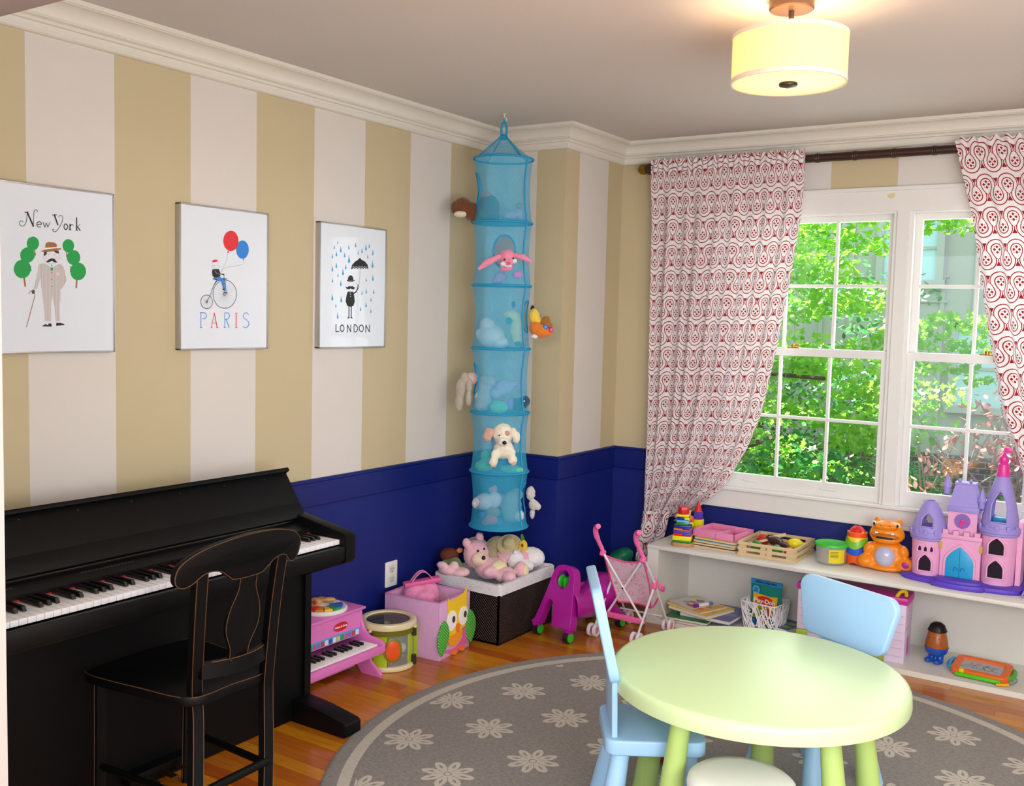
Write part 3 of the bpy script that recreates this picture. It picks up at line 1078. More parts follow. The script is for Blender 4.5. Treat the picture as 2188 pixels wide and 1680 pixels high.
ART = [[('b',5.6,[(-1065,-300),(-1035,-530)]),('b',5.6,[(675,-270),(655,-510)]),('b',3.6,[(-725,570),(-695,420)]),('b',3.6,[(335,600),(335,440)]),('b',3.2,[(-855,80),(-845,-60)]),('b',3.2,[(475,150),(455,-30)]),('g',0,[(-575,780),(-585,720),(-615,670),(-645,620),(-695,580),(-755,560),(-805,560),(-865,570),(-905,600),(-945,640),(-965,700),(-975,750),(-965,810),(-945,870),(-905,920),(-855,950),(-805,970),(-745,980),(-695,970),(-645,940),(-605,900),(-585,840)]),('g',0,[(-715,430),(-725,360),(-755,300),(-805,240),(-855,210),(-925,180),(-995,180),(-1055,190),(-1105,230),(-1155,270),(-1175,330),(-1185,390),(-1175,460),(-1145,520),(-1105,570),(-1045,610),(-985,640),(-915,640),(-855,630),(-795,600),(-755,550),(-725,490)]),('g',0,[(-845,0),(-865,-80),(-895,-160),(-945,-220),(-1015,-270),(-1085,-290),(-1165,-300),(-1235,-280),(-1305,-240),(-1345,-180),(-1385,-110),(-1395,-30),(-1375,50),(-1345,120),(-1295,190),(-1225,230),(-1155,260),(-1075,260),(-1005,250),(-945,210),(-885,150),(-855,80)]),('g',0,[(595,800),(585,740),(565,680),(525,640),(475,600),(425,580),(365,580),(305,590),(265,620),(225,660),(205,710),(195,770),(205,830),(225,880),(265,930),(315,970),(365,990),(425,990),(475,980),(525,950),(565,910),(585,860)]),('g',0,[(805,440),(795,370),(765,310),(725,260),(665,220),(605,190),(535,190),(475,210),(415,240),(375,290),(345,350),(335,410),(345,480),(375,540),(415,600),(475,640),(535,660),(605,660),(665,650),(725,620),(765,570),(795,510)]),('g',0,[(1005,20),(995,-60),(955,-140),(905,-200),(835,-250),(765,-270),(685,-280),(605,-260),(545,-220),(495,-160),(465,-90),(455,-10),(465,70),(495,140),(545,200),(615,250),(685,270),(765,280),(845,260),(915,220),(965,160),(995,90)]),('y',-0.8,[(95,430),(85,380),(65,330),(35,290),(-15,250),(-65,220),(-115,200),(-175,190),(-235,190),(-295,210),(-345,230),(-385,260),(-415,300),(-435,340),(-435,390),(-435,440),(-415,490),(-375,530),(-335,570),(-285,600),(-235,620),(-175,630),(-115,620),(-55,610),(-5,590),(35,560),(65,520),(85,470)]),('k',0,[(-425,550),(-305,580),(-345,460),(-415,410)]),('k',0,[(-115,590),(65,610),(75,520),(-15,530)]),('b',0,[(-535,550),(-395,610),(-15,680),(175,690),(115,640),(-95,580),(-355,540),(-495,540)]),('b',0,[(-385,670),(-355,820),(-265,850),(-75,850),(5,800),(5,670)]),('w',3.2,[(-385,650),(5,700)]),('k',0.8,[(-305,490),(-265,460),(-245,490)]),('k',0.8,[(-105,490),(-75,460),(-45,500)]),('p',0,[(-305,370),(-305,360),(-315,360),(-315,350),(-325,340),(-335,340),(-345,340),(-355,340),(-365,350),(-365,350),(-375,360),(-375,370),(-375,380),(-365,390),(-365,390),(-355,400),(-345,400),(-335,400),(-325,400),(-315,400),(-315,390),(-305,380)]),('p',0,[(25,400),(25,390),(15,380),(15,380),(5,370),(-5,370),(-15,370),(-25,370),(-35,370),(-35,380),(-45,390),(-45,400),(-45,410),(-35,410),(-35,420),(-25,430),(-15,430),(-5,430),(5,430),(15,420),(15,420),(25,410)]),('k',0,[(-365,220),(-295,300),(-185,360),(-75,350),(-15,280),(25,240),(-75,240),(-165,280),(-245,240)]),('s',0,[(-575,160),(-415,200),(-165,70),(95,220),(225,130),(325,-300),(175,-550),(105,-590),(105,-830),(75,-1110),(85,-1570),(-45,-1590),(-95,-1110),(-175,-740),(-205,-1110),(-205,-1590),(-415,-1580),(-435,-1120),(-515,-570),(-535,-260),(-675,-620),(-775,-610),(-655,-190),(-605,90)]),('d',1.2,[(-735,-500),(-745,-600)]),('d',1.2,[(-695,-330),(-695,-600)]),('d',1.2,[(-645,-140),(-645,-530)]),('d',0.9,[(-595,100),(-605,-410)]),('d',1.2,[(-545,160),(-555,-290)]),('d',1.2,[(-505,170),(-515,-560)]),('d',1.2,[(-455,180),(-465,-860)]),('d',1.2,[(-415,180),(-425,-1240)]),('d',1.2,[(-365,160),(-385,-1570)]),('d',1.2,[(-315,140),(-335,-1570)]),('d',1.2,[(-275,110),(-295,-1570)]),('d',1.2,[(-225,90),(-245,-1580)]),('d',1.2,[(-175,70),(-195,-950)]),('d',1.2,[(-135,80),(-145,-870)]),('d',1.2,[(-85,110),(-95,-1080)]),('d',1.2,[(-35,130),(-55,-1500)]),('d',1.2,[(5,160),(-5,-1570)]),('d',1.2,[(55,180),(35,-1560)]),('d',1.2,[(105,200),(95,-930)]),('d',1.2,[(155,170),(145,-550)]),('d',1.2,[(195,140),(195,-500)]),('d',1.2,[(245,20),(245,-420)]),('d',1.2,[(295,-170),(295,-340)]),('g',0,[(-195,150),(-165,170),(-145,140),(-175,100)]),('g',0,[(-205,70),(-135,80),(-125,20),(-175,-30),(-215,10)]),('p',0,[(-5,-60),(85,-60),(85,-170),(-5,-170)]),('b',0,[(-155,-70),(-155,-80),(-155,-90),(-155,-90),(-165,-90),(-165,-100),(-175,-100),(-185,-90),(-185,-90),(-195,-90),(-195,-80),(-195,-80),(-195,-70),(-195,-70),(-185,-60),(-185,-60),(-175,-60),(-165,-60),(-165,-60),(-155,-60),(-155,-60),(-155,-70)]),('b',0,[(-155,-290),(-155,-290),(-155,-300),(-165,-300),(-165,-310),(-175,-310),(-175,-310),(-185,-310),(-185,-300),(-195,-300),(-195,-300),(-195,-290),(-195,-280),(-195,-280),(-185,-270),(-185,-270),(-175,-270),(-175,-270),(-165,-270),(-165,-270),(-155,-280),(-155,-280)]),('b',0,[(-155,-510),(-155,-510),(-155,-520),(-165,-520),(-165,-520),(-175,-530),(-185,-530),(-185,-520),(-195,-520),(-195,-520),(-195,-510),(-195,-510),(-195,-500),(-195,-500),(-195,-490),(-185,-490),(-185,-490),(-175,-490),(-165,-490),(-165,-490),(-155,-500),(-155,-500)]),('k',0,[(-735,-690),(-735,-710),(-745,-720),(-755,-740),(-765,-750),(-775,-750),(-795,-750),(-805,-750),(-815,-740),(-825,-720),(-835,-710),(-835,-690),(-835,-670),(-825,-660),(-815,-640),(-805,-630),(-785,-630),(-775,-630),(-765,-630),(-745,-640),(-745,-650),(-735,-670)]),('b',2.0,[(-925,-760),(-865,-670),(-775,-680),(-745,-750),(-755,-890),(-1015,-1770)]),('k',0,[(-525,-1740),(-395,-1670),(-315,-1710),(-295,-1650),(-205,-1650),(-195,-1750)]),('k',0,[(-45,-1710),(-35,-1630),(95,-1630),(245,-1670),(225,-1700),(-35,-1720)]),('k',4.8,[(-945,1690),(-755,1290)]),('k',1.6,[(-945,1690),(-985,1390),(-1075,1270),(-1165,1280),(-1195,1360),(-1135,1420),(-1085,1380)]),('k',1.6,[(-755,1280),(-745,1550),(-725,1740),(-665,1800),(-615,1760),(-645,1720)]),('k',2.4,[(-1025,1680),(-915,1700)]),('k',2.4,[(-645,1350),(-505,1370),(-525,1430),(-585,1440),(-645,1370),(-615,1290),(-515,1290)]),('k',2.1,[(-445,1440),(-385,1290)]),('k',1.6,[(-385,1290),(-335,1430)]),('k',2.1,[(-335,1430),(-285,1300)]),('k',1.6,[(-285,1300),(-215,1460)]),('k',2.4,[(-135,1690),(5,1710)]),('k',4.4,[(-65,1690),(45,1400)]),('k',1.6,[(75,1640),(105,1690),(175,1700),(215,1620),(175,1480),(65,1290),(-25,1190),(-115,1190),(-125,1250),(-75,1250)]),('k',-2.8,[(375,1370),(375,1350),(365,1330),(355,1320),(345,1300),(335,1290),(325,1290),(315,1280),(295,1280),(285,1290),(275,1300),(265,1310),(255,1330),(255,1340),(255,1360),(255,1380),(255,1400),(265,1410),(275,1430),(285,1440),(295,1450),(315,1450),(325,1450),(335,1440),(355,1430),(365,1420),(365,1410),(375,1390)]),('k',3.6,[(455,1460),(455,1290)]),('k',2.4,[(455,1390),(505,1450),(565,1440)]),('k',2.0,[(415,1280),(495,1290)]),('k',3.6,[(685,1680),(685,1290)]),('k',1.6,[(795,1480),(695,1380)]),('k',3.2,[(725,1390),(805,1290)]),('k',2.0,[(645,1280),(725,1290)])],[('y',0.88,[(100,960),(60,700),(-140,390),(-220,270)]),('y',1.1,[(850,730),(820,600),(420,500),(0,420),(-200,250)]),('l',0,[(1100,1150),(1090,1050),(1050,960),(990,880),(920,820),(830,790),(750,790),(660,810),(590,860),(530,930),(500,1010),(480,1110),(490,1200),(530,1290),(590,1370),(660,1430),(740,1460),(830,1470),(920,1450),(990,1400),(1050,1330),(1090,1240)]),('l',0,[(800,750),(880,730),(850,820)]),('r',0,[(600,1430),(590,1330),(550,1230),(480,1140),(390,1080),(290,1040),(190,1030),(90,1060),(10,1110),(-60,1180),(-100,1280),(-120,1380),(-100,1490),(-60,1590),(0,1670),(90,1730),(190,1770),(290,1780),(390,1760),(480,1710),(540,1630),(590,1540)]),('r',0,[(60,960),(150,980),(110,1060)]),('y',0.8,[(-600,560),(-620,390),(-470,350),(-320,390),(-270,450),(-350,490),(-360,610)]),('r',0,[(-510,460),(-510,460),(-510,450),(-520,450),(-520,450),(-530,440),(-540,440),(-540,440),(-550,450),(-550,450),(-550,460),(-560,460),(-550,470),(-550,470),(-550,470),(-540,480),(-540,480),(-530,480),(-520,480),(-520,480),(-510,470),(-510,470)]),('r',0,[(-640,590),(-580,660),(-470,690),(-370,680),(-360,630),(-530,580)]),('y',0.48,[(10,-550),(500,-530)]),('y',0.6,[(10,-550),(490,-630)]),('y',0.6,[(0,-560),(460,-730)]),('y',0.6,[(0,-570),(410,-820)]),('y',0.48,[(-10,-580),(340,-900)]),('y',0.6,[(-10,-580),(260,-960)]),('y',0.48,[(-20,-590),(170,-1010)]),('y',0.6,[(-30,-590),(70,-1040)]),('y',0.6,[(-40,-590),(-40,-1050)]),('y',0.6,[(-50,-590),(-140,-1050)]),('y',0.48,[(-60,-590),(-240,-1020)]),('y',0.6,[(-70,-580),(-340,-970)]),('y',0.6,[(-70,-580),(-420,-910)]),('y',0.6,[(-80,-570),(-480,-840)]),('y',0.48,[(-80,-570),(-530,-750)]),('y',0.48,[(-90,-560),(-560,-660)]),('y',0.6,[(-90,-550),(-570,-560)]),('y',0.6,[(-90,-540),(-560,-470)]),('y',0.6,[(-80,-530),(-530,-370)]),('y',0.48,[(-80,-530),(-480,-280)]),('y',0.6,[(-70,-520),(-420,-210)]),('y',0.6,[(-70,-510),(-340,-140)]),('y',0.6,[(-60,-510),(-250,-90)]),('y',0.48,[(-50,-510),(-150,-60)]),('y',0.48,[(-40,-510),(-40,-40)]),('y',0.48,[(-30,-510),(60,-50)]),('y',0.6,[(-20,-510),(160,-70)]),('y',0.6,[(-10,-510),(260,-120)]),('y',0.48,[(-10,-520),(340,-180)]),('y',0.6,[(0,-520),(410,-250)]),('y',0.6,[(0,-530),(460,-340)]),('y',0.48,[(10,-540),(490,-430)]),('y',0.48,[(-830,-850),(-610,-840)]),('y',0.6,[(-830,-860),(-630,-920)]),('y',0.6,[(-840,-870),(-670,-1000)]),('y',0.48,[(-850,-880),(-740,-1050)]),('y',0.6,[(-860,-880),(-820,-1080)]),('y',0.6,[(-870,-880),(-910,-1080)]),('y',0.48,[(-880,-880),(-990,-1060)]),('y',0.6,[(-890,-870),(-1060,-1000)]),('y',0.6,[(-900,-860),(-1100,-940)]),('y',0.6,[(-900,-850),(-1120,-860)]),('y',0.6,[(-900,-840),(-1100,-780)]),('y',0.6,[(-890,-830),(-1060,-700)]),('y',0.6,[(-880,-820),(-990,-650)]),('y',0.48,[(-870,-820),(-910,-620)]),('y',0.48,[(-860,-820),(-820,-620)]),('y',0.6,[(-850,-820),(-740,-640)]),('y',0.48,[(-840,-830),(-670,-690)]),('y',0.48,[(-830,-840),(-630,-760)]),('k',-2.0,[(510,-530),(500,-650),(460,-760),(390,-860),(310,-940),(200,-1010),(80,-1050),(-40,-1060),(-160,-1050),(-280,-1020),(-380,-960),(-460,-880),(-530,-780),(-570,-680),(-580,-560),(-570,-450),(-530,-340),(-470,-240),(-380,-160),(-280,-90),(-160,-50),(-40,-30),(80,-40),(200,-70),(300,-130),(390,-210),(460,-310),(500,-410)]),('k',-2.0,[(-600,-840),(-610,-900),(-620,-950),(-660,-1000),(-700,-1040),(-750,-1070),(-810,-1090),(-860,-1090),(-920,-1090),(-980,-1070),(-1030,-1040),(-1070,-1010),(-1100,-960),(-1120,-910),(-1130,-860),(-1120,-800),(-1100,-750),(-1070,-700),(-1030,-660),(-980,-630),(-920,-610),(-860,-610),(-810,-610),(-750,-630),(-700,-650),(-660,-690),(-630,-740),(-610,-790)]),('k',-2.0,[(0,-540),(0,-550),(0,-560),(-10,-570),(-20,-570),(-30,-580),(-40,-580),(-50,-590),(-60,-580),(-80,-580),(-90,-580),(-90,-570),(-100,-560),(-100,-550),(-110,-540),(-100,-530),(-100,-520),(-90,-510),(-90,-500),(-80,-500),(-60,-490),(-50,-490),(-40,-490),(-30,-500),(-20,-500),(-10,-510),(0,-520),(0,-530)]),('k',-1.6,[(-830,-850),(-830,-860),(-830,-860),(-840,-870),(-840,-870),(-850,-880),(-860,-880),(-860,-880),(-870,-880),(-880,-880),(-890,-880),(-890,-870),(-900,-860),(-900,-860),(-900,-850),(-900,-840),(-900,-840),(-890,-830),(-890,-830),(-880,-820),(-870,-820),(-860,-820),(-860,-820),(-850,-820),(-840,-820),(-840,-830),(-830,-830),(-830,-840)]),('k',2.0,[(-410,-50),(-550,-250),(-690,-580),(-860,-850)]),('k',2.0,[(-550,-250),(-410,-90),(-110,0),(40,20)]),('k',2.0,[(-80,170),(-60,-520)]),('k',2.0,[(-160,20),(50,10)]),('l',0,[(-580,30),(-260,70),(-110,0),(-40,-350),(-120,-350),(-220,-80),(-410,-60)]),('l',4.4,[(-40,20),(10,-440)]),('k',3.5,[(-580,-10),(-420,-40)]),('k',0,[(-610,330),(-320,350),(-240,200),(-260,80),(-500,30),(-610,90),(-630,230)]),('k',4.0,[(-410,240),(-260,170),(-80,170)]),('w',0.75,[(-510,280),(-410,190),(-170,150)]),('k',0,[(-150,-360),(-50,-340),(-40,-400),(-140,-400)]),('k',0,[(-40,-490),(50,-470),(110,-510),(-20,-520)]),('l',2.4,[(-1120,-1230),(-1120,-1770)]),('l',2.5,[(-1120,-1240),(-980,-1240),(-890,-1290),(-890,-1390),(-970,-1460),(-1060,-1450)]),('l',2.0,[(-1170,-1240),(-1090,-1240)]),('l',2.0,[(-1170,-1770),(-1060,-1770)]),('r',2.0,[(-650,-1770),(-520,-1240)]),('r',3.5,[(-520,-1240),(-390,-1770)]),('r',1.6,[(-610,-1610),(-420,-1610)]),('r',2.0,[(-680,-1770),(-610,-1770)]),('r',2.0,[(-440,-1770),(-340,-1770)]),('l',2.4,[(-40,-1230),(-40,-1770)]),('l',2.5,[(-40,-1240),(100,-1230),(170,-1290),(160,-1400),(60,-1470),(-40,-1480)]),('l',3.0,[(30,-1480),(170,-1770)]),('l',2.0,[(-80,-1760),(10,-1760)]),('r',3.5,[(500,-1230),(500,-1770)]),('r',2.0,[(450,-1230),(550,-1230)]),('r',1.6,[(450,-1770),(560,-1760)]),('l',2.4,[(1100,-1290),(1020,-1220),(910,-1230),(850,-1310),(880,-1420),(1040,-1500),(1120,-1610),(1050,-1730),(930,-1770),(820,-1720)])],[('c',0,[(-1010,1895),(-970,1815),(-960,1765),(-970,1735),(-990,1725),(-1020,1735),(-1030,1765),(-1010,1805)]),('c',0,[(-1220,1695),(-1170,1605),(-1160,1555),(-1170,1515),(-1200,1505),(-1230,1515),(-1240,1555),(-1220,1595)]),('c',0,[(-830,1665),(-770,1535),(-750,1465),(-770,1405),(-810,1395),(-850,1405),(-870,1465),(-840,1525)]),('c',0,[(-350,1765),(-300,1665),(-280,1615),(-300,1565),(-330,1555),(-360,1565),(-370,1615),(-350,1665)]),('c',0,[(70,1905),(120,1785),(140,1725),(120,1675),(90,1665),(60,1675),(40,1725),(60,1785)]),('c',0,[(720,1875),(780,1735),(810,1655),(790,1595),(750,1575),(700,1605),(680,1655),(710,1725)]),('c',0,[(940,1925),(990,1805),(1010,1755),(990,1705),(960,1685),(930,1705),(910,1755),(930,1805)]),('c',0,[(-1320,1345),(-1280,1235),(-1260,1175),(-1280,1135),(-1300,1115),(-1340,1135),(-1350,1175),(-1330,1225)]),('c',0,[(-1080,1455),(-1040,1345),(-1010,1285),(-1030,1235),(-1060,1215),(-1100,1235),(-1120,1285),(-1090,1335)]),('c',0,[(-600,1445),(-550,1325),(-520,1265),(-540,1215),(-570,1205),(-610,1215),(-630,1265),(-600,1325)]),('c',0,[(-320,1345),(-260,1165),(-220,1075),(-250,1005),(-300,985),(-350,1005),(-380,1075),(-340,1165)]),('c',0,[(240,1565),(290,1475),(300,1425),(290,1385),(260,1375),(240,1385),(220,1425),(240,1465)]),('c',0,[(480,1695),(530,1575),(550,1515),(530,1465),(500,1445),(460,1465),(450,1515),(470,1575)]),('c',0,[(1170,1675),(1230,1545),(1250,1475),(1230,1415),(1200,1405),(1150,1415),(1130,1475),(1160,1535)]),('c',0,[(840,1445),(890,1345),(910,1295),(890,1245),(860,1235),(830,1255),(820,1295),(840,1345)]),('c',0,[(-1080,985),(-1030,865),(-1010,805),(-1030,755),(-1060,735),(-1100,755),(-1120,805),(-1090,865)]),('c',0,[(-1320,845),(-1260,715),(-1240,645),(-1260,595),(-1290,575),(-1330,595),(-1350,655),(-1330,715)]),('c',0,[(-520,945),(-470,825),(-450,775),(-470,725),(-500,715),(-540,725),(-550,775),(-530,825)]),('c',0,[(-690,745),(-630,605),(-600,525),(-630,465),(-660,455),(-710,475),(-730,535),(-700,595)]),('c',0,[(-980,575),(-940,475),(-920,425),(-930,385),(-960,375),(-990,395),(-1000,435),(-980,475)]),('c',0,[(1160,1205),(1220,1035),(1260,945),(1230,875),(1180,855),(1130,885),(1100,945),(1140,1025)]),('c',0,[(-1310,345),(-1260,235),(-1240,185),(-1260,135),(-1290,125),(-1320,145),(-1340,185),(-1310,235)]),('c',0,[(-800,265),(-750,135),(-730,65),(-750,15),(-780,5),(-820,15),(-840,75),(-810,135)]),('c',0,[(770,445),(820,345),(840,305),(820,265),(800,255),(770,265),(750,305),(770,345)]),('c',0,[(1190,595),(1250,455),(1280,375),(1260,315),(1220,305),(1170,325),(1150,385),(1180,445)]),('c',0,[(-1300,-305),(-1250,-455),(-1220,-535),(-1240,-595),(-1280,-615),(-1330,-585),(-1350,-525),(-1320,-465)]),('c',0,[(-760,-385),(-710,-535),(-680,-605),(-710,-665),(-740,-685),(-790,-655),(-810,-605),(-780,-535)]),('c',0,[(-1090,-705),(-1050,-795),(-1030,-845),(-1040,-885),(-1070,-895),(-1100,-885),(-1110,-845),(-1090,-795)]),('c',0,[(-980,-1085),(-920,-1215),(-900,-1285),(-920,-1345),(-950,-1355),(-990,-1335),(-1010,-1285),(-980,-1215)]),('c',0,[(510,-115),(560,-215),(570,-265),(560,-305),(530,-325),(500,-305),(480,-265),(510,-215)]),('c',0,[(780,-35),(830,-145),(850,-205),(830,-245),(800,-255),(770,-245),(750,-195),(770,-145)]),('c',0,[(1260,-25),(1310,-145),(1330,-195),(1320,-245),(1290,-255),(1250,-235),(1240,-195),(1260,-145)]),('c',0,[(1090,-395),(1140,-495),(1160,-535),(1140,-575),(1110,-585),(1080,-575),(1070,-535),(1090,-495)]),('c',0,[(780,-605),(840,-725),(860,-785),(840,-835),(810,-845),(770,-835),(750,-785),(780,-725)]),('c',0,[(440,-795),(480,-895),(500,-945),(490,-995),(460,-1005),(430,-985),(410,-945),(430,-895)]),('c',0,[(1090,-875),(1140,-985),(1160,-1045),(1140,-1085),(1110,-1095),(1080,-1085),(1060,-1035),(1090,-985)]),('k',0,[(-170,745),(-120,915),(60,1065),(260,1165),(370,1255),(470,1175),(710,1105),(870,975),(920,785),(810,845),(750,795),(660,855),(590,785),(500,845),(420,775),(330,845),(240,765),(150,835),(60,755),(-30,825),(-100,745)]),('w',1.0,[(-110,825),(-30,865),(60,825),(150,875),(240,835),(330,895),(420,845),(490,895),(590,855),(660,905),(750,865),(840,905)]),('y',1.6,[(380,795),(370,245),(290,125),(190,145),(170,185)]),('k',0,[(-370,245),(-350,385),(-280,455),(-200,485),(-110,465),(-40,405),(-20,265)]),('k',3.6,[(-410,265),(-310,225),(-70,235),(50,285)]),('k',0,[(-520,-5),(-390,-35),(-300,35),(-190,15),(-70,45),(20,-25),(120,5),(10,-105),(-110,-105),(-190,-65),(-270,-115),(-420,-105)]),('p',0,[(-310,95),(-310,85),(-310,85),(-320,75),(-320,75),(-330,75),(-340,75),(-350,75),(-350,75),(-360,85),(-360,85),(-360,95),(-360,95),(-360,105),(-350,105),(-350,115),(-340,115),(-330,115),(-320,115),(-320,105),(-310,105),(-310,95)]),('p',0,[(-20,95),(-30,95),(-30,85),(-30,85),(-40,75),(-50,75),(-60,75),(-70,75),(-70,75),(-80,85),(-80,85),(-80,95),(-80,105),(-80,105),(-70,115),(-70,115),(-60,115),(-50,115),(-40,115),(-40,115),(-30,105),(-30,105)]),('k',0,[(-360,-205),(-40,-195),(40,-375),(80,-615),(0,-795),(-170,-845),(-380,-805),(-480,-625),(-440,-385)]),('k',5.6,[(-40,-285),(150,-205),(260,-55),(280,85)]),('w',0,[(-170,-245),(-180,-255),(-180,-255),(-180,-265),(-190,-265),(-200,-265),(-200,-265),(-210,-265),(-220,-265),(-220,-255),(-230,-255),(-230,-245),(-230,-245),(-220,-235),(-220,-235),(-210,-235),(-200,-235),(-200,-235),(-190,-235),(-180,-235),(-180,-235),(-180,-245)]),('w',0,[(-170,-335),(-170,-335),(-180,-345),(-180,-345),(-190,-345),(-190,-345),(-200,-345),(-210,-345),(-220,-345),(-220,-345),(-220,-335),(-230,-335),(-220,-325),(-220,-325),(-220,-315),(-210,-315),(-200,-315),(-200,-315),(-190,-315),(-180,-315),(-180,-325),(-170,-325)]),('w',0,[(-170,-415),(-170,-415),(-180,-425),(-180,-425),(-190,-425),(-190,-425),(-200,-425),(-210,-425),(-210,-425),(-220,-425),(-220,-415),(-220,-415),(-220,-405),(-220,-405),(-210,-395),(-210,-395),(-200,-395),(-190,-395),(-190,-395),(-180,-395),(-180,-405),(-170,-405)]),('k',4.8,[(-280,-815),(-270,-1285)]),('k',4.8,[(-130,-815),(-130,-1285)]),('k',0,[(-390,-1335),(-300,-1265),(-230,-1325)]),('k',0,[(-170,-1325),(-110,-1255),(-20,-1325)]),('k',4.0,[(-1050,-1585),(-1050,-1885),(-870,-1885)]),('k',-4.0,[(-560,-1745),(-570,-1775),(-570,-1805),(-590,-1835),(-600,-1855),(-630,-1865),(-650,-1875),(-680,-1885),(-700,-1875),(-730,-1865),(-750,-1855),(-770,-1835),(-780,-1805),(-790,-1775),(-790,-1745),(-790,-1715),(-780,-1685),(-770,-1665),(-750,-1645),(-730,-1625),(-710,-1615),(-680,-1615),(-660,-1615),(-630,-1625),(-610,-1645),(-590,-1665),(-580,-1685),(-570,-1715)]),('k',4.0,[(-360,-1915),(-360,-1605),(-150,-1895),(-150,-1605)]),('k',-4.0,[(60,-1605),(170,-1615),(260,-1685),(280,-1775),(220,-1875),(70,-1885)]),('k',-4.0,[(650,-1745),(650,-1775),(640,-1805),(620,-1835),(600,-1855),(580,-1875),(550,-1885),(520,-1885),(490,-1885),(460,-1875),(440,-1855),(410,-1835),(400,-1805),(390,-1775),(380,-1745),(390,-1715),(400,-1685),(410,-1665),(430,-1635),(460,-1625),(480,-1615),(510,-1605),(540,-1615),(570,-1625),(600,-1635),(620,-1655),(630,-1685),(650,-1715)]),('k',4.0,[(800,-1915),(800,-1615),(1040,-1895),(1040,-1595)])]]
PRECT = [(-2.62, -2.215, 1.347, 1.861), (-1.957, -1.547, 1.349, 1.863), (-1.27, -0.858, 1.346, 1.861)]
# ================= framed prints =================
AC = {'g': '#10a04a', 'b': '#a06a34', 'k': '#17181a', 'r': '#e0303a', 'l': '#2f86dd', 's': '#d0cccc', 'd': '#aba6a8', 'p': '#f0c4d8', 'c': '#4fb2e2', 'y': '#8c949c', 'w': '#f0f4f8'}
AKEY = list(AC)
AM = [mat(AC[k], rough=.5, var=0, key='ink_' + k) for k in AKEY]
ALU = mat('#b9b7b4', rough=.35, metal=.7, key='aluminium')
PAPER = mat('#e3ecf6', rough=.25, var=.01, coat=.4, key='poster_paper')


def ribbon(b, p, w, closed, off):
    n = len(p)
    L, R = [], []
    for i in range(n):
        a = p[i - 1] if (i or closed) else p[i]
        c = p[(i + 1) % n] if (i < n - 1 or closed) else p[i]
        d = (c - a)
        d = d.normalized() if d.length > 1e-9 else V((1, 0))
        q = V((-d.y, d.x)) * w / 2
        L.append(p[i] + q)
        R.append(p[i] - q)
    for i in range(n if closed else n - 1):
        j = (i + 1) % n
        b.poly([(off, L[i].x, L[i].y), (off, R[i].x, R[i].y), (off, R[j].x, R[j].y), (off, L[j].x, L[j].y)])


def refine(p, closed):
    if len(p) < 3:
        return p
    return [V(q[:2]) for q in spline([(a.x, a.y, 0) for a in p], 4, closed)]


NM = ['framed print reading New York with moustached man in striped suit between green trees', 'framed print reading PARIS with penny-farthing rider and two balloons', 'framed print reading LONDON with umbrella man under blue raindrops']
for art, (y0, y1, z0, z1), lab in zip(ART, PRECT, NM):
    w, h = y1 - y0, z1 - z0
    t = thing('framed_print', lab, 'picture', (0, (y0 + y1) / 2, (z0 + z1) / 2), 0, 'framed city prints on the striped wall')
    f = B()
    e = .0055
    for a, c, d, g in ((-w / 2, w / 2, h / 2 - e, h / 2), (-w / 2, w / 2, -h / 2, -h / 2 + e), (-w / 2, -w / 2 + e, -h / 2, h / 2), (w / 2 - e, w / 2, -h / 2, h / 2)):
        f.bx(.001, .0255, a, c, d, g, bev=.001)
    f.out('frame', ALU, t)
    pp = B().bx(.001, .0225, -w / 2 + .003, w / 2 - .003, -h / 2 + .003, h / 2 - .003).out('print_sheet', PAPER, t, smooth=False)
    b = B()
    off = .0227
    for c, wd, pts in art:
        p = [V((u / 10000, v / 10000)) for u, v in pts]
        b.m(AKEY.index(c))
        off += .000012
        if wd == 0:
            b.poly([(off, q.x, q.y) for q in p])
        else:
            cl = wd < 0
            wm = abs(wd) / 1000
            if len(p) > 4:
                ribbon(b, refine(p, cl), wm, cl, off)
            else:
                for p0, p1 in zip(p, p[1:]):
                    e = (p1 - p0).normalized() * wm * .3
                    ribbon(b, [p0 - e, p1 + e], wm, False, off)
    bmesh.ops.recalc_face_normals(b.bm, faces=b.bm.faces[:])
    b.out('printed_picture', AM, pp, smooth=False)
# ================= left wall toys =================
PINKP = plastic('#e07ac4', key='toy_piano_pink')
WHT = plastic('#f2f0ee')
BLKP = plastic('#151416')
# toy piano
t = thing('toy_piano', 'pink wooden toy piano on the floor between black piano and green drum', 'toy piano', (0, 0, 0))
ya, yb = -1.62, -1.165
for yy in (ya, yb - .016):
    b = B().prism([(.02, .0), (.10, .0), (.115, .03), (.17, .035), (.20, .0), (.30, .0), (.305, .012), (.285, .03), (.245, .06), (.235, .10), (.30, .10), (.315, .115), (.315, .145), (.295, .158), (.235, .165), (.205, .19), (.19, .225), (.185, .268), (.02, .268)], .016, frame((0, yy + .016, 0), (1, 0, 0), (0, 0, 1)), bev=.003)
    b.out('side_panel', PINKP, t)
B().bx(.015, .20, ya - .008, yb + .008, .268, .28, bev=.004).out('top_board', PINKP, t)
B().prism([(.16, .165), (.19, .165), (.19, .268), (.16, .268)], yb - ya - .03, frame((0, yb - .015, 0), (1, 0, 0), (0, 0, 1))).out('music_panel', PINKP, t)
B().bx(.03, .30, ya + .01, yb - .01, .105, .128, bev=.003).bx(.296, .312, ya, yb, .105, .140, bev=.004).out('key_bed', PINKP, t)
B().bx(.14, .155, ya + .01, yb - .01, .018, .11).out('front_panel', PINKP, t)
nk = 18
kw = (yb - ya - .05) / nk
wk = B().box((.248, 0, .137), (.09, kw - .001, .014), bev=.001).out('white_key', WHT, t)
bk = B().box((.228, 0, .149), (.052, kw * .5, .012), bev=.0015).out('black_key', BLKP, t)
lab = None
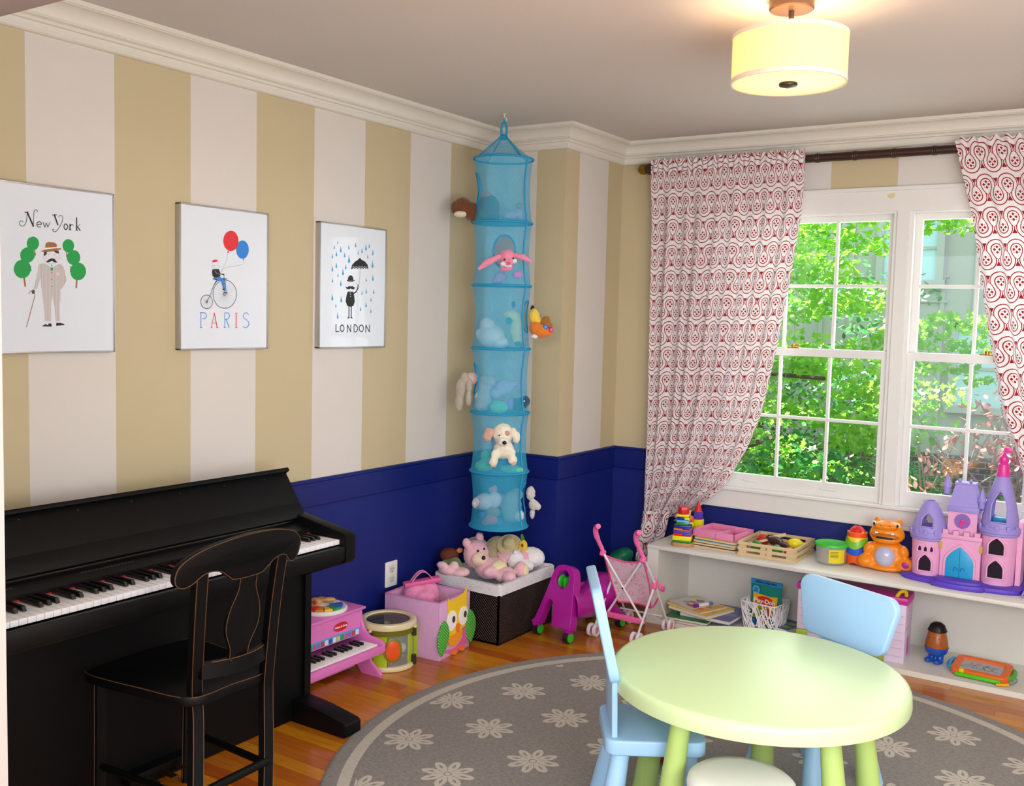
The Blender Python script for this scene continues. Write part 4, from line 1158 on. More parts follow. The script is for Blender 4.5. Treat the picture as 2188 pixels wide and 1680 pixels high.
for i in range(nk):
    y = ya + .025 + kw * (i + .5)
    k = wk if i == 0 else wk.copy()
    if i:
        COL.objects.link(k)
    k.location.y = y
    if i < nk - 1 and i % 7 not in (2, 6):
        q = bk if i == 0 else bk.copy()
        if i:
            COL.objects.link(q)
        q.location.y = y + kw / 2
sc = ['#d23a3a', '#e6e2ee', '#3a57b8', '#e8e4ea', '#e2c03a', '#3a9a52', '#d2586a', '#8a6ac8']
b = B()
b.m(0).bx(.190, .1915, ya + .02, yb - .02, .168, .196)
for i in range(nk):
    b.m(1 + i % len(sc)).bx(.1915, .1922, ya + .027 + kw * i, ya + .023 + kw * (i + 1), .170, .190)
b.out('note_strip', [plastic('#49a4dc')] + [plastic(c) for c in sc], t, smooth=False)
bd = B().prism([(.042 * math.cos(k * pi / 16), .018 * math.sin(k * pi / 16)) for k in range(32)], .002, frame((.19, -1.30, .226), (0, 1, 0), (0, 0, 1))).out('badge', plastic('#c81e2c'), t)
text('badge_lettering', 'Melissa & Doug', .0115, WHT, bd, frame((.1924, -1.30, .226), (0, 1, 0), (0, 0, 1)), bold=.0002)

# musical disc on toy piano
t = thing('musical_toy', 'round white musical toy with rainbow keys lying on the pink toy piano', 'toy', (.105, -1.315, .2805), rad(-20))
B().lathe([(0, 0), (.094, 0), (.10, .006), (.10, .014), (.094, .019), (.088, .017), (0, .016)], n=48).out('dish', WHT, t)
for k, c in enumerate(['#d8232a', '#e8861e', '#ecc52a', '#2f9e47', '#2f6fd0', '#3a4fb4']):
    a0, a1_ = rad(-75 + k * 27), rad(-75 + k * 27 + 24)
    pts = [(.082 * math.cos(a0 + (a1_ - a0) * i / 5), .082 * math.sin(a0 + (a1_ - a0) * i / 5)) for i in range(6)] + [(.028 * math.cos(a1_ - (a1_ - a0) * i / 3), .028 * math.sin(a1_ - (a1_ - a0) * i / 3)) for i in range(4)]
    kk = B().prism(pts, .010, M.Translation((0, 0, .016)), bev=.002).out('rainbow_key', plastic(c), t)
b = soft('animal_face', [((-.045, -.01, .026), (.03, .028, .018)), ((-.02, -.028, .026), (.02, .016, .014)), ((-.06, .03, .028), (.028, .012, .01), (0, 0, .6)), ((-.035, .045, .03), (.014, .03, .01), (0, 0, -.4))], plastic('#c9955c'), t, .004)
B().sph((-.005, -.032, .035), .008).out('nose', plastic('#c8232a'), t)

# drum
t = thing('toy_drum', 'lime green toy drum with clear top and orange badge beside the pink bin', 'drum', (.212, -1.03, 0), rad(-28))
CRM = plastic('#dccfa4')
R_ = .113
B().lathe([(R_ - .005, 0), (R_ + .002, .002), (R_ + .004, .012), (R_ + .001, .02), (R_ - .008, .022)], n=48).out('base_ring', CRM, t)
lm = plastic('#a9c21e')
shl = B().lathe([(R_ - .012, .018), (R_ - .006, .02), (R_ - .006, .165), (R_ - .012, .168)], n=48)
fs = [f for f in shl.bm.faces if (lambda c: -.35 < math.atan2(c.y, c.x) < .55)(f.calc_center_median())]
bmesh.ops.delete(shl.bm, geom=fs, context='FACES')
shl.out('shell', lm, t)
CLEAR = mat('#e9eef0', rough=.08, alpha=.22, var=0, key='clear_plastic')
cl = B().grid(lambda u, v: ((R_ - .006) * math.cos(-.37 + .94 * u), (R_ - .006) * math.sin(-.37 + .94 * u), .02 + .146 * v), 16, 2)
cl.out('clear_window', CLEAR, t)
B().lathe([(R_ - .006, .150), (R_, .152), (R_ + .001, .178), (R_ - .004, .18)], n=48).out('olive_band', plastic('#6f6a1a'), t)
B().lathe([(R_ - .022, .176), (R_ + .008, .178), (R_ + .010, .192), (R_ + .006, .202), (R_ - .002, .205), (R_ - .016, .202), (R_ - .020, .196)], n=48).out('top_ring', CRM, t)
B().lathe([(0, .193), (R_ - .018, .193), (R_ - .018, .195), (0, .195)], n=48).out('clear_head', mat('#4a4742', rough=.05, alpha=.55, var=0, key='drum_head'), t)
bd = frame((R_ - .004, 0, 0), (0, 1, 0), (0, 0, 1))
a = -.18
b = B().prism([(.032 * math.cos(k * pi / 14), .042 * math.sin(k * pi / 14)) for k in range(28)], .008, frame(((R_ - .008) * math.cos(a), (R_ - .008) * math.sin(a), .092), (-math.sin(a), math.cos(a), 0), (0, 0, 1)), bev=.003)
bo = b.out('badge', plastic('#e4561c'), t)
b = B().prism([(.040 * math.cos(k * pi / 14), .052 * math.sin(k * pi / 14)) for k in range(28)], .004, frame(((R_ - .0085) * math.cos(a), (R_ - .0085) * math.sin(a), .092), (-math.sin(a), math.cos(a), 0), (0, 0, 1)), bev=.001)
b.out('badge_rim', plastic('#7c7a20'), t)
for a in (-1.05, .9, 2.6):
    q = B()
    q.tube([((R_ + .002) * math.cos(a), (R_ + .002) * math.sin(a), .135), ((R_ + .004) * math.cos(a), (R_ + .004) * math.sin(a), .168)], [.011, .009], n=10)
    q.out('tension_lug', plastic('#3a2c1c'), t)
    q = B().tube([((R_ + .002) * math.cos(a), (R_ + .002) * math.sin(a), .012), ((R_ + .003) * math.cos(a), (R_ + .003) * math.sin(a), .05)], [.013, .011], n=10)
    q.out('tension_lug', plastic('#2c2018'), t)
    B().sph(((R_ + .006) * math.cos(a), (R_ + .006) * math.sin(a), .172), .008, u=12, v=8).out('knob', CRM, t)
# instruments inside: shown as separate toys
tag(B().sph((.212 + .055, -1.03 + .03, .075), .022).out('shaker_ball', plastic('#d9dbe2')), 'white shaker ball inside the clear side of the green drum', 'shaker')
tag(B().box((.255, -1.075, .045), (.05, .03, .03), (0, .3, .4), bev=.006).out('shaker_block', plastic('#e06a1e')), 'orange toy block inside the green drum low by its clear side', 'block')
# small lime case beside the drum
tag(B().prism([(0, 0), (.06, 0), (.06, .145), (.05, .155), (0, .155)], .05, frame((.20, -.862, .0), (1, 0, 0), (0, 0, 1)), bev=.004).out('drum_case', plastic('#a3c228')), 'flat lime green plastic case standing between the drum and the pink bin', 'case')

# owl bin
LAV = mat('#d3a1cd', rough=.85, var=.06, vs=60, key='bin_fabric')
t = thing('storage_bin', 'pink fabric storage bin with yellow owl face in front of the wicker basket', 'storage bin', (.218, -.765, 0), rad(4))
W2 = .142
b = B()
for T, (a, c) in (((1, 0), None), ((-1, 0), None), ((0, 1), None), ((0, -1), None)) and [((1, 0), (0, 0))] * 0:
    pass
for sx, sy in ((1, 0), (-1, 0), (0, 1), (0, -1)):
    if sx:
        b.bx(sx * W2 - .004, sx * W2 + .004, -.124, .124, 0, .255, bev=.002)
    else:
        b.bx(-W2, W2, sy * .12 - .004, sy * .12 + .004, 0, .255, bev=.002)
b.bx(-W2, W2, -.12, .12, 0, .006)
b.out('bin_body', LAV, t)
b = B()
for sx in (-1, 1):
    b.tube([(sx * W2, -.122, .255), (sx * W2, .122, .255)], .0045, n=6)
    b.tube([(-W2, sx * .12, .255), (W2, sx * .12, .255)], .0045, n=6)
b.out('rim_piping', mat('#c57cae', rough=.8, key='piping'), t)
FELT = dict(rough=.9, var=.05)
fx = W2 + .0045
fo = frame((fx, .012, 0), (0, 1, 0), (0, 0, 1))


def fl(name, pts, col, h, par, off=0, m_=None):
    f = frame((fx + off, .012, 0), (0, 1, 0), (0, 0, 1))
    return B().prism(pts, h, f).out(name, m_ or mat(col, **FELT), par)


owl = fl('owl_body', sp2([(-.072, .20), (-.075, .262), (-.055, .248), (0, .252), (.055, .262), (.078, .282), (.078, .22), (.088, .15), (.088, .09), (.06, .105), (0, .09), (-.06, .085), (-.092, .10), (-.09, .14)], 3, True), '#efc81e', .003, t)
fl('owl_tummy', sp2([(-.072, .088), (0, .094), (.045, .10), (.04, .07), (.01, .045), (-.03, .04), (-.06, .055)], 3, True), '#ee9a1c', .003, owl, .002)
pk = fl('clear_pocket', sp2([(-.085, .035), (-.08, .02), (0, .012), (.075, .02), (.09, .05), (.09, .10), (.05, .102), (.05, .06), (0, .03), (-.05, .03)], 3, True), '#e46aa8', .003, t, 0, mat('#e06aa6', rough=.2, key='pocket'))
for cy, r in ((-.045, .040), (.05, .037)):
    e = fl('owl_eye', [(cy + r * math.cos(k * pi / 14), .158 + r * 1.12 * math.sin(k * pi / 14)) for k in range(28)], '#f4f1ec', .003, owl, .003)
    fl('pupil', [(cy + .012 + .011 * math.cos(k * pi / 10), .162 + .015 * math.sin(k * pi / 10)) for k in range(20)], '#4a2c22', .002, e, .006)
fl('owl_beak', sp2([(.002, .135), (.016, .128), (.014, .105), (.004, .094), (-.008, .108), (-.010, .126)], 3, True), '#ee7a1c', .006, owl, .003)
gm, nt, bb = newmat('polka_green')
vec, x, y, z = coords(nt)
a_ = ((y + z) * 70).fr() - .5
c_ = ((y - z) * 70).fr() - .5
dd = (a_ * a_ + c_ * c_).sq() < .2
nt.links.new(mixc(nt, dd, '#2f9a2a', '#bfe08a'), bb.inputs['Base Color'])
bb.inputs['Roughness'].default_value = .9
for s, yc, tilt in ((-1, -.105, .25), (1, .118, -.2)):
    pts = sp2([(0, .075), (.03, .045), (.04, .0), (.028, -.045), (.0, -.08), (-.028, -.045), (-.034, 0), (-.026, .045)], 4, True)
    f = frame((fx + .004, yc + .0, .10), V((-.25 * s if False else 0.12, 1, 0)), V((0, math.sin(tilt) * .4, 1)))
    B().prism(pts, .005, f, bev=.001).out('owl_wing', gm, owl)
for cy in (-.03, .035):
    o_ = sp2([(-.026, -.004), (-.02, .012), (0, .02), (.02, .012), (.026, -.004), (.012, .002), (0, -.006), (-.012, .002)], 3, True)
    f = frame((fx + .002, cy + .012, .018), (0, 1, 0), (.8, 0, .6))
    B().prism([(p[0], -p[1]) for p in o_], .003, frame((fx + .004, cy + .012, .02), (0, 1, 0), (-.55, 0, .8))).out('owl_foot', mat('#ee6a1c', **FELT), owl)

# contents of the bin
PKF = mat('#e48ab4', rough=.8, var=.2, vs=70, bump=.3, bs=60, key='pink_floral')
t = thing('doll_carrier', 'pink floral soft doll bag with strap handles sticking out of the pink bin', 'doll bag', (.165, -.745, .165), rad(-38))
soft('bag_body', [((0, -.03, .06), (.045, .055, .075)), ((0, .03, .06), (.045, .055, .075)), ((.01, 0, .0), (.06, .085, .06)), ((.045, .01, .05), (.03, .05, .05))], PKF, t, .008)
B().box((.01, 0, .128), (.05, .17, .02), (.12, 0, 0), bev=.006).out('bag_rim', mat('#e060a0', rough=.6, key='bagrim'), t)
b = B()
for k in (-1, 1):
    b.grid(lambda u, v, k=k: (.012 + k * .012 + (v - .5) * .018, -.05 + .1 * u, .13 + .045 * math.sin(pi * u)), 14, 2)
so_ = b.out('handle', mat('#e88cb4', rough=.7, key='strap'), t)
md = so_.modifiers.new('s', 'SOLIDIFY')
md.thickness = .003
tag(soft('crumpled_cloth', [((.30, -.70, .19), (.045, .05, .03)), ((.27, -.70, .16), (.06, .06, .03))], mat('#c02a6a', rough=.35, var=.3, vs=50, key='magenta_cloth'), None, .008), 'crumpled magenta cloth inside the pink bin beside the floral bag', 'cloth')
B()
bw = B().grid(lambda u, v: (.275 + (.05 + .012 * v) * math.cos(2 * pi * u), -.695 + (.065 + .012 * v) * math.sin(2 * pi * u), .20 + .035 * v), 28, 4, cu=True)
tag(bw.out('clear_bowl', mat('#d8a0b8', rough=.1, alpha=.4, var=0, key='clear_bowl')), 'clear plastic bowl lying on the cloth inside the pink bin', 'bowl')

# ---------- wicker basket ----------
wm, nt, bb = newmat('dark_wicker')
vec, x, y, z = coords(nt)
ch = E.op('SINE', (x + y) * 420) * E.op('SINE', z * 420)
nt.links.new(mixc(nt, ch * .5 + .5, '#120c0a', '#33251e'), bb.inputs['Base Color'])
bb.inputs['Roughness'].default_value = .4
bumpn(nt, bb, ch, .8, .004)
BX0, BX1, BY0, BY1 = .10, .462, -.55, -.085
t = thing('wicker_basket', 'dark brown wicker storage basket with white printed liner in the corner', 'basket', (0, 0, 0))
b = B()
th2 = .012
b.bx(BX0, BX1, BY0, BY0 + th2, 0, .262).bx(BX0, BX1, BY1 - th2, BY1, 0, .262).bx(BX0, BX0 + th2, BY0, BY1, 0, .262).bx(BX1 - th2, BX1, BY0, BY1, 0, .262).bx(BX0, BX1, BY0, BY1, 0, .01)
b.out('basket_body', wm, t, smooth=False)
lm_, nt, bb = newmat('liner_print')
vec, x, y, z = coords(nt)
n1 = noisen(nt, vec, 34, 3, .6, 1.2)
nt.links.new(mixc(nt, (E(n1) - .5).ab() < .008, '#e6e5e9', '#aeaeb6'), bb.inputs['Base Color'])
bb.inputs['Roughness'].default_value = .9
b = B()
xc, yc = (BX0 + BX1) / 2, (BY0 + BY1) / 2
hx, hy = (BX1 - BX0) / 2, (BY1 - BY0) / 2
oo = rrect(2 * hx + .02, 2 * hy + .02, .02, 4)
oi = rrect(2 * hx - .012, 2 * hy - .012, .018, 4)
oq = rrect(2 * hx - .03, 2 * hy - .03, .016, 4)
n_ = len(oo)
prof = [(oo, .232), (oo, .272), (oo, .282), (oi, .284), (oq, .275), (oq, .20)]
b.grid(lambda u, v: (xc + prof[int(v * 5 + .5)][0][int(u * n_ + .5) % n_][0], yc + prof[int(v * 5 + .5)][0][int(u * n_ + .5) % n_][1], prof[int(v * 5 + .5)][1] + .003 * math.sin(u * 40)), n_, 6, cu=True)
b.poly([(xc + p[0], yc + p[1], .20) for p in oq])
b.out('fabric_liner', lm_, t, ang=60)

PKL = fur('#f0b9c6')
CREAM = fur('#efe4b0')
WHF = fur('#efecee')
SKIN = fur('#f2d2c0')
NOSE = plastic('#141214')


def plush(name, label, body, colr, parts=(), cat='plush toy', vox=.005, loc=(0, 0, 0), rz=0, group=None):
    """body: merged blobs; parts: (name, blobs or (c,r), material)"""
    t = thing(name, label, cat, loc, rz, group)
    soft('body', body, colr, t, vox)
    for nm, bl, m_ in parts:
        if isinstance(bl, list):
            soft(nm, bl, m_, t, vox)
        else:
            B().sph(*bl[:2], rot=bl[2] if len(bl) > 2 else (0, 0, 0), u=16, v=10).out(nm, m_, t)
    return t


# pink bear leaning in the basket, head to the left, feet toward the camera right
hd = V((.215, -.40, .365))
plush('plush_bear', 'pink plush bear with cream tummy lying across the left of the wicker basket', [
    ((.285, -.365, .295), (.075, .085, .05)), ((.335, -.43, .30), (.032, .05, .03), (0, 0, -.3)), ((.33, -.27, .335), (.07, .034, .03), (0, .2, .2)),
    ((.375, -.385, .285), (.045, .06, .035)), ((.425, -.32, .30), (.03, .034, .042)), ((.425, -.42, .285), (.034, .03, .03)), ((.22, -.40, .36), (.062, .06, .068)), ((.20, -.45, .42), (.022, .018, .024)), ((.20, -.345, .43), (.022, .018, .024))],
    PKL, [('muzzle', [((.262, -.43, .350), (.038, .045, .036))], SKIN), ('tummy_patch', ((.345, -.385, .315), (.035, .05, .028), (0, .5, 0)), CREAM),
          ('nose', ((.297, -.447, .362), .010), NOSE), ('eye', ((.268, -.452, .392), .006), NOSE), ('eye', ((.272, -.408, .394), .006), NOSE), ('foot_pad', ((.452, -.315, .30), (.008, .022, .028)), CREAM)])
plush('plush_turtle', 'green plush turtle with brown patterned shell at the left back of the wicker basket', [((.125, -.475, .315), (.04, .045, .035)), ((.17, -.50, .315), (.034, .035, .04)), ((.13, -.525, .305), (.035, .03, .025))], fur('#5a7a3a'),
      [('shell', [((.11, -.465, .352), (.045, .05, .034))], mat('#6a2f1c', rough=.8, var=.6, vs=40, key='turtle_shell')), ('fin', ((.145, -.43, .372), (.012, .02, .012)), fur('#e0762a'))])
plush('plush_bear', 'pale pink folded doll outfit lying on the left liner edge of the basket', [((.215, -.515, .295), (.045, .045, .022)), ((.16, -.54, .30), (.05, .035, .025)), ((.185, -.525, .325), (.022, .02, .02)), ((.14, -.56, .325), (.03, .02, .018))], mat('#edc0c8', rough=.9, var=.1, vs=40, key='outfit'), cat='doll outfit').name = 'doll_outfit'
plush('plush_bear', 'shaggy beige plush at the back of the basket under the blue hanging organizer', [((.20, -.27, .33), (.08, .09, .06)), ((.235, -.235, .37), (.06, .05, .05)), ((.16, -.32, .38), (.05, .06, .04))], fur('#b5a582'))
t = thing('straw_hat', 'small straw doll hat with sunflower on the toys in the wicker basket', 'hat', (.315, -.255, .395), 0)
hq = Euler((rad(38), rad(24), 0)).to_matrix().to_4x4()
ST = mat('#c9b98a', rough=.8, var=.15, vs=120, bump=.6, bs=200, key='straw')
B(hq).lathe([(.062, -.010), (.06, -.002), (.036, 0), (.033, .012), (.026, .028), (.012, .036), (0, .037)], n=32).out('hat_body', ST, t)
fl_ = B()
fl_.m(0)
for k in range(10):
    a = 2 * pi * k / 10
    fl_.sph((.052 + .0, .016 * math.cos(a) + .03, .016 * math.sin(a) - .004), (.003, .0085, .005), (a, 0, 0), 8, 6)
fl_.m(1).sph((.054, .03, -.004), (.006, .008, .008))
fl_.out('sunflower', [mat('#f0b81a', key='petal'), mat('#5a3a14', key='seed')], t)
lf = B()
for (yy, zz, r) in ((.045, .03, .5), (.01, -.03, -.5), (.055, .012, .2), (.03, -.035, -.2)):
    lf.sph((.045, yy, zz), (.004, .012, .024), (r, 0, 0), 10, 6)
lf.out('leaf', mat('#4f8f2a', key='hatleaf'), t)
plush('plush_ball', 'round white plush at the right end of the wicker basket', [((.385, -.165, .325), (.07, .062, .05)), ((.33, -.19, .325), (.04, .05, .045))], WHF)
plush('plush_bear', 'white plush with pink band lying behind the pink bear in the basket', [((.36, -.265, .325), (.04, .045, .05)), ((.40, -.235, .30), (.04, .035, .03))], WHF, [('pink_band', [((.345, -.225, .33), (.03, .02, .045)), ((.375, -.225, .325), (.035, .018, .045))], fur('#ecaebc')), ('tail', ((.37, -.285, .368), .012), WHF)])
plush('plush_ball', 'dark blue cushion toy behind the white plush in the basket', [((.29, -.15, .345), (.06, .05, .045))], mat('#123a80', rough=.8, key='bluecushion'))
plush('yellow_plush', 'small yellow plush beside the straw hat in the basket', [((.362, -.205, .385), (.022, .02, .032))], fur('#e8c22e'))
def _plate(s, outer, holes, h, mtx=None):
    t = bmesh.new()
    ed = []
    for lp in [outer] + list(holes):
        vs = [t.verts.new((p[0], p[1], 0)) for p in lp]
        for i in range(len(vs)):
            ed.append(t.edges.new((vs[i], vs[(i + 1) % len(vs)])))
    bmesh.ops.triangle_fill(t, use_beauty=True, use_dissolve=False, edges=ed)
    r = bmesh.ops.extrude_face_region(t, geom=t.faces[:])
    bmesh.ops.translate(t, verts=[x for x in r['geom'] if isinstance(x, bmesh.types.BMVert)], vec=(0, 0, h))
    bmesh.ops.recalc_face_normals(t, faces=t.faces[:])
    return s._merge(t, mtx)


B.plate = _plate


def arch(cx, z0, w, h, gothic=True, n=6):
    """pointed arch outline"""
    p = [(cx - w / 2, z0), (cx + w / 2, z0)]
    zs = z0 + h * .5
    for k in range(n + 1):
        f = k / n
        p.append((cx + w / 2 * (1 - f ** 1.7), zs + (h * .5) * (f ** .9)))
    for k in range(n - 1, -1, -1):
        f = k / n
        p.append((cx - w / 2 * (1 - f ** 1.7), zs + (h * .5) * (f ** .9)))
    return p


# ---------- ride-on ----------
MAG = plastic('#b0159a', key='rideon_magenta')
GRN = plastic('#2fc02a', key='rideon_green')
t = thing('ride_on_toy', 'magenta plastic ride-on toy with green wheels right of the wicker basket', 'ride-on toy', (.62, -.27, 0), rad(-6))
lean = V((0, .085, .275)).normalized()
f = frame((0, -.045, .055), (1, 0, 0), lean)
out_ = sp2([(-.118, 0), (-.105, .012), (-.092, .05), (-.062, .17), (-.05, .235), (-.03, .275), (.012, .287), (.055, .275), (.075, .235), (.085, .17), (.10, .06), (.105, 0)], 4)
arc = sp2([(.0, 0), (-.004, .06), (-.014, .10), (-.032, .118), (-.052, .10), (-.066, .05), (-.076, 0)], 4)
hole = [(.012 + .038 * math.cos(2 * pi * k / 22), .218 + .044 * math.sin(2 * pi * k / 22)) for k in range(22)]
body = B().plate(out_[:-1] + [(.105, 0)] + arc, [hole], .055, frame((0, -.02, .055), (1, 0, 0), lean))
fp = body.out('front_panel', MAG, t, ang=60)
bv = fp.modifiers.new('b', 'BEVEL')
bv.width = .008
bv.segments = 3
B().box((.012, -.032 + .062, .055 + .205), (.012, .05, .05), (0, 0, 0), bev=.004).sph((.012 - .03, .03, .262), (.008, .03, .03)).out('green_trim', GRN, t)
sb = B()
def sd(u, v):
    a = pi * u
    y = -.02 + .33 * v
    w = .055 + .045 * (v ** 2) + .01 * math.cos(v * 6)
    z = .235 - .035 * math.sin(pi * min(1, v * 1.15)) + .02 * v
    return (.045 + w * math.cos(a), y, z - .11 * (1 - math.sin(a) ** .45))
sb.grid(sd, 18, 16)
se = sb.out('seat', MAG, t, ang=80)
md = se.modifiers.new('s', 'SOLIDIFY')
md.thickness = .006
for sx in (-1, .62):
    B().tube([(.045 + sx * .055, .20, .19), (.045 + sx * .085, .26, .12), (.045 + sx * .11, .32, .055)], [.04, .035, .028], n=14).out('rear_leg', MAG, t)
B().tube([(-.095, -.03, .062), (-.125, -.045, .056)], [.022, .018], n=12).out('foot_rest', MAG, t)
for x_, y_ in ((-.108, -.03), (.078, -.045), (-.07, .345), (.116, .335)):
    w_ = B()
    w_.cyl((x_ - .014, y_, .028), (x_ + .014, y_, .028), .028, n=24)
    o_ = w_.out('wheel', plastic('#2a1430'), t)
    B().cyl((x_ + .0125, y_, .028), (x_ + .018, y_, .028), .0225, n=24).cyl((x_ - .018, y_, .028), (x_ - .0125, y_, .028), .0225, n=24).out('hub_cap', GRN, o_)
    B().bx(x_ - .02, x_ + .02, y_ - .016, y_ + .016, .045, .075, bev=.006).out('wheel_fork', MAG, t)

# ---------- doll stroller ----------
PNK = plastic('#ee6aa8', key='stroller_pink')
POLE = mat('#e6e2e8', rough=.3, var=.02, key='stroller_pole')
t = thing('doll_stroller', 'pink floral doll stroller with white crossed poles at the left end of the bookcase', 'doll stroller', (0, 0, 0))
xl, xr = .775, .982
J = {s: V((x, -.03, .265)) for s, x in (('l', .765), ('r', .985))}
for s, hx_, x in (('l', -1, xl), ('r', 1, xr)):
    B().tube(spline([(x, -.168, .425), (x - .012, -.185, .465), (x - .020, -.20, .505), (x - .010, -.215, .535), (x + .012, -.235, .545)], 6), [.010] * 8 + [.0125] * 9 + [.012] * 8, n=10).out('handle', PNK, t)
    b = B().tube([(x, -.168, .43), J[s], V((J[s].x + .004, .125, .035))], .0055, n=10)
    b.out('side_pole', POLE, t)
    rx = .738 if s == 'l' else .962
    B().tube([J[s], V((rx, -.16, .03))], .0055, n=10).out('rear_pole', POLE, t)
    for wx, wy in ((rx, -.16), (J[s].x + .004, .128)):
        for dxx in (-.014, .014):
            wb_ = B().lathe([(.0, -.005), (.018, -.005), (.020, -.007), (.030, -.007), (.031, -.003), (.031, .003), (.030, .007), (.020, .007), (.018, .005), (0, .005)], (wx + dxx, wy, .0315), 24, Euler((0, rad(90), 0)).to_matrix().to_4x4())
            wo = wb_.out('wheel', mat('#ece6ea', rough=.4, key='stroller_wheel'), t)
            B().cyl((wx + dxx - .0055, wy, .0315), (wx + dxx + .0055, wy, .0315), .017, n=16).out('wheel_hub', plastic('#ee8aba'), wo)
    B().box((x, -.16, .405), (.024, .024, .03), (rad(-28), 0, 0), bev=.006).box((J[s].x, -.03, .265), (.022, .026, .05), (rad(-28), 0, 0), bev=.006).out('hinge', PNK, t)
    B().box((J[s].x + hx_ * .008, .03, .235), (.016, .06, .028), (rad(-25), 0, 0), bev=.006).out('buckle', PNK, t)
B().tube([(xl + .006, -.165, .405), (.968, -.10, .092)], .0055, n=10).out('cross_pole', POLE, t)
B().tube([(xr - .006, -.158, .40), (.768, -.088, .098)], .0055, n=10).out('cross_pole', POLE, t)
B().cyl((.872, -.142, .249), (.872, -.118, .249), .004, n=10).out('rivet', mat('#33313a', metal=.6, key='rivet'), t)
B().box((.868, -.098, .098), (.205, .022, .026), (0, rad(1), 0), bev=.007).out('foot_bar', PNK, t)
b = B().tube([(.765, .06, .09), (.985, .06, .09)], .0045, n=8)
b.out('rear_bar', POLE, t)
fm, nt, bb = newmat('floral_cloth')
vec, x, y, z = coords(nt)
vo = nt.nodes.new('ShaderNodeTexVoronoi')
vo.inputs['Scale'].default_value = 26
vo.inputs['Randomness'].default_value = .8
nt.links.new(vec, vo.inputs['Vector'])
dd = E(vo.outputs['Distance'])
cc = vo.outputs['Color']
base = mixc(nt, noisen(nt, vec, 30, 2), '#f3cfe0', '#efdbe4')
base = mixc(nt, ((dd - .34).ab() < .04) * .7, base, '#e46a9c')
base = mixc(nt, (dd < .12) * .6, base, cc)
nt.links.new(base, bb.inputs['Base Color'])
bb.inputs['Roughness'].default_value = .85


def fabric(u, v):
    hw = .102 - .045 * max(0, v - .35) ** 1.2 * 1.2
    sag = .02 * math.sin(pi * u) * (1 - v)
    if v < .72:
        k = v / .72
        y, z = -.152 + .13 * k + .01 * math.sin(pi * k), .395 - .25 * k - sag
    else:
        k = (v - .72) / .28
        y, z = -.022 + .12 * k, .145 + .02 * k - .01 * math.sin(pi * k)
    y += .03 * math.sin(pi * u) * (.4 + .6 * min(1, v * 2))
    return (.878 + hw * (2 * u - 1), y, z)
so_ = B().grid(fabric, 20, 26).out('fabric_seat', fm, t, ang=180)
b = B()
b.tube([fabric(k / 18, 0) for k in range(19)], .0045, n=6)
for e in (0, 1):
    b.tube([fabric(e, k / 24) for k in range(25)], .004, n=6)
b.tube([fabric(k / 18, .72) for k in range(19)], .005, n=6)
b.out('fabric_trim', mat('#e8508e', rough=.6, key='trimpink'), so_)

# green bag in the corner
gmat = mat('#127a58', rough=.35, var=.5, vs=30, alpha=.85, bump=.6, bs=40, key='green_bag')
tag(soft('net_bag', [((.56, .40, .09), (.085, .10, .09)), ((.58, .40, .20), (.07, .09, .09)), ((.61, .40, .27), (.045, .06, .035))], gmat, None, .01), 'dark green crinkled bag slumped in the blue corner behind the stroller', 'bag')

# ---------- hanging organizer ----------
HX, HY = .301, -.366
R2 = V((.835, .549, 0)).normalized()
T2 = V((.549, -.835, 0)).normalized()
TURQ = '#1fa6d4'


def axis(z):
    k = max(0, (2.3 - z) / 1.8)
    return V((HX, HY, 0)) + R2 * .018 * k


def org(dx, z, dt=0):
    p = axis(z) + R2 * dx + T2 * dt
    return V((p.x, p.y, z))


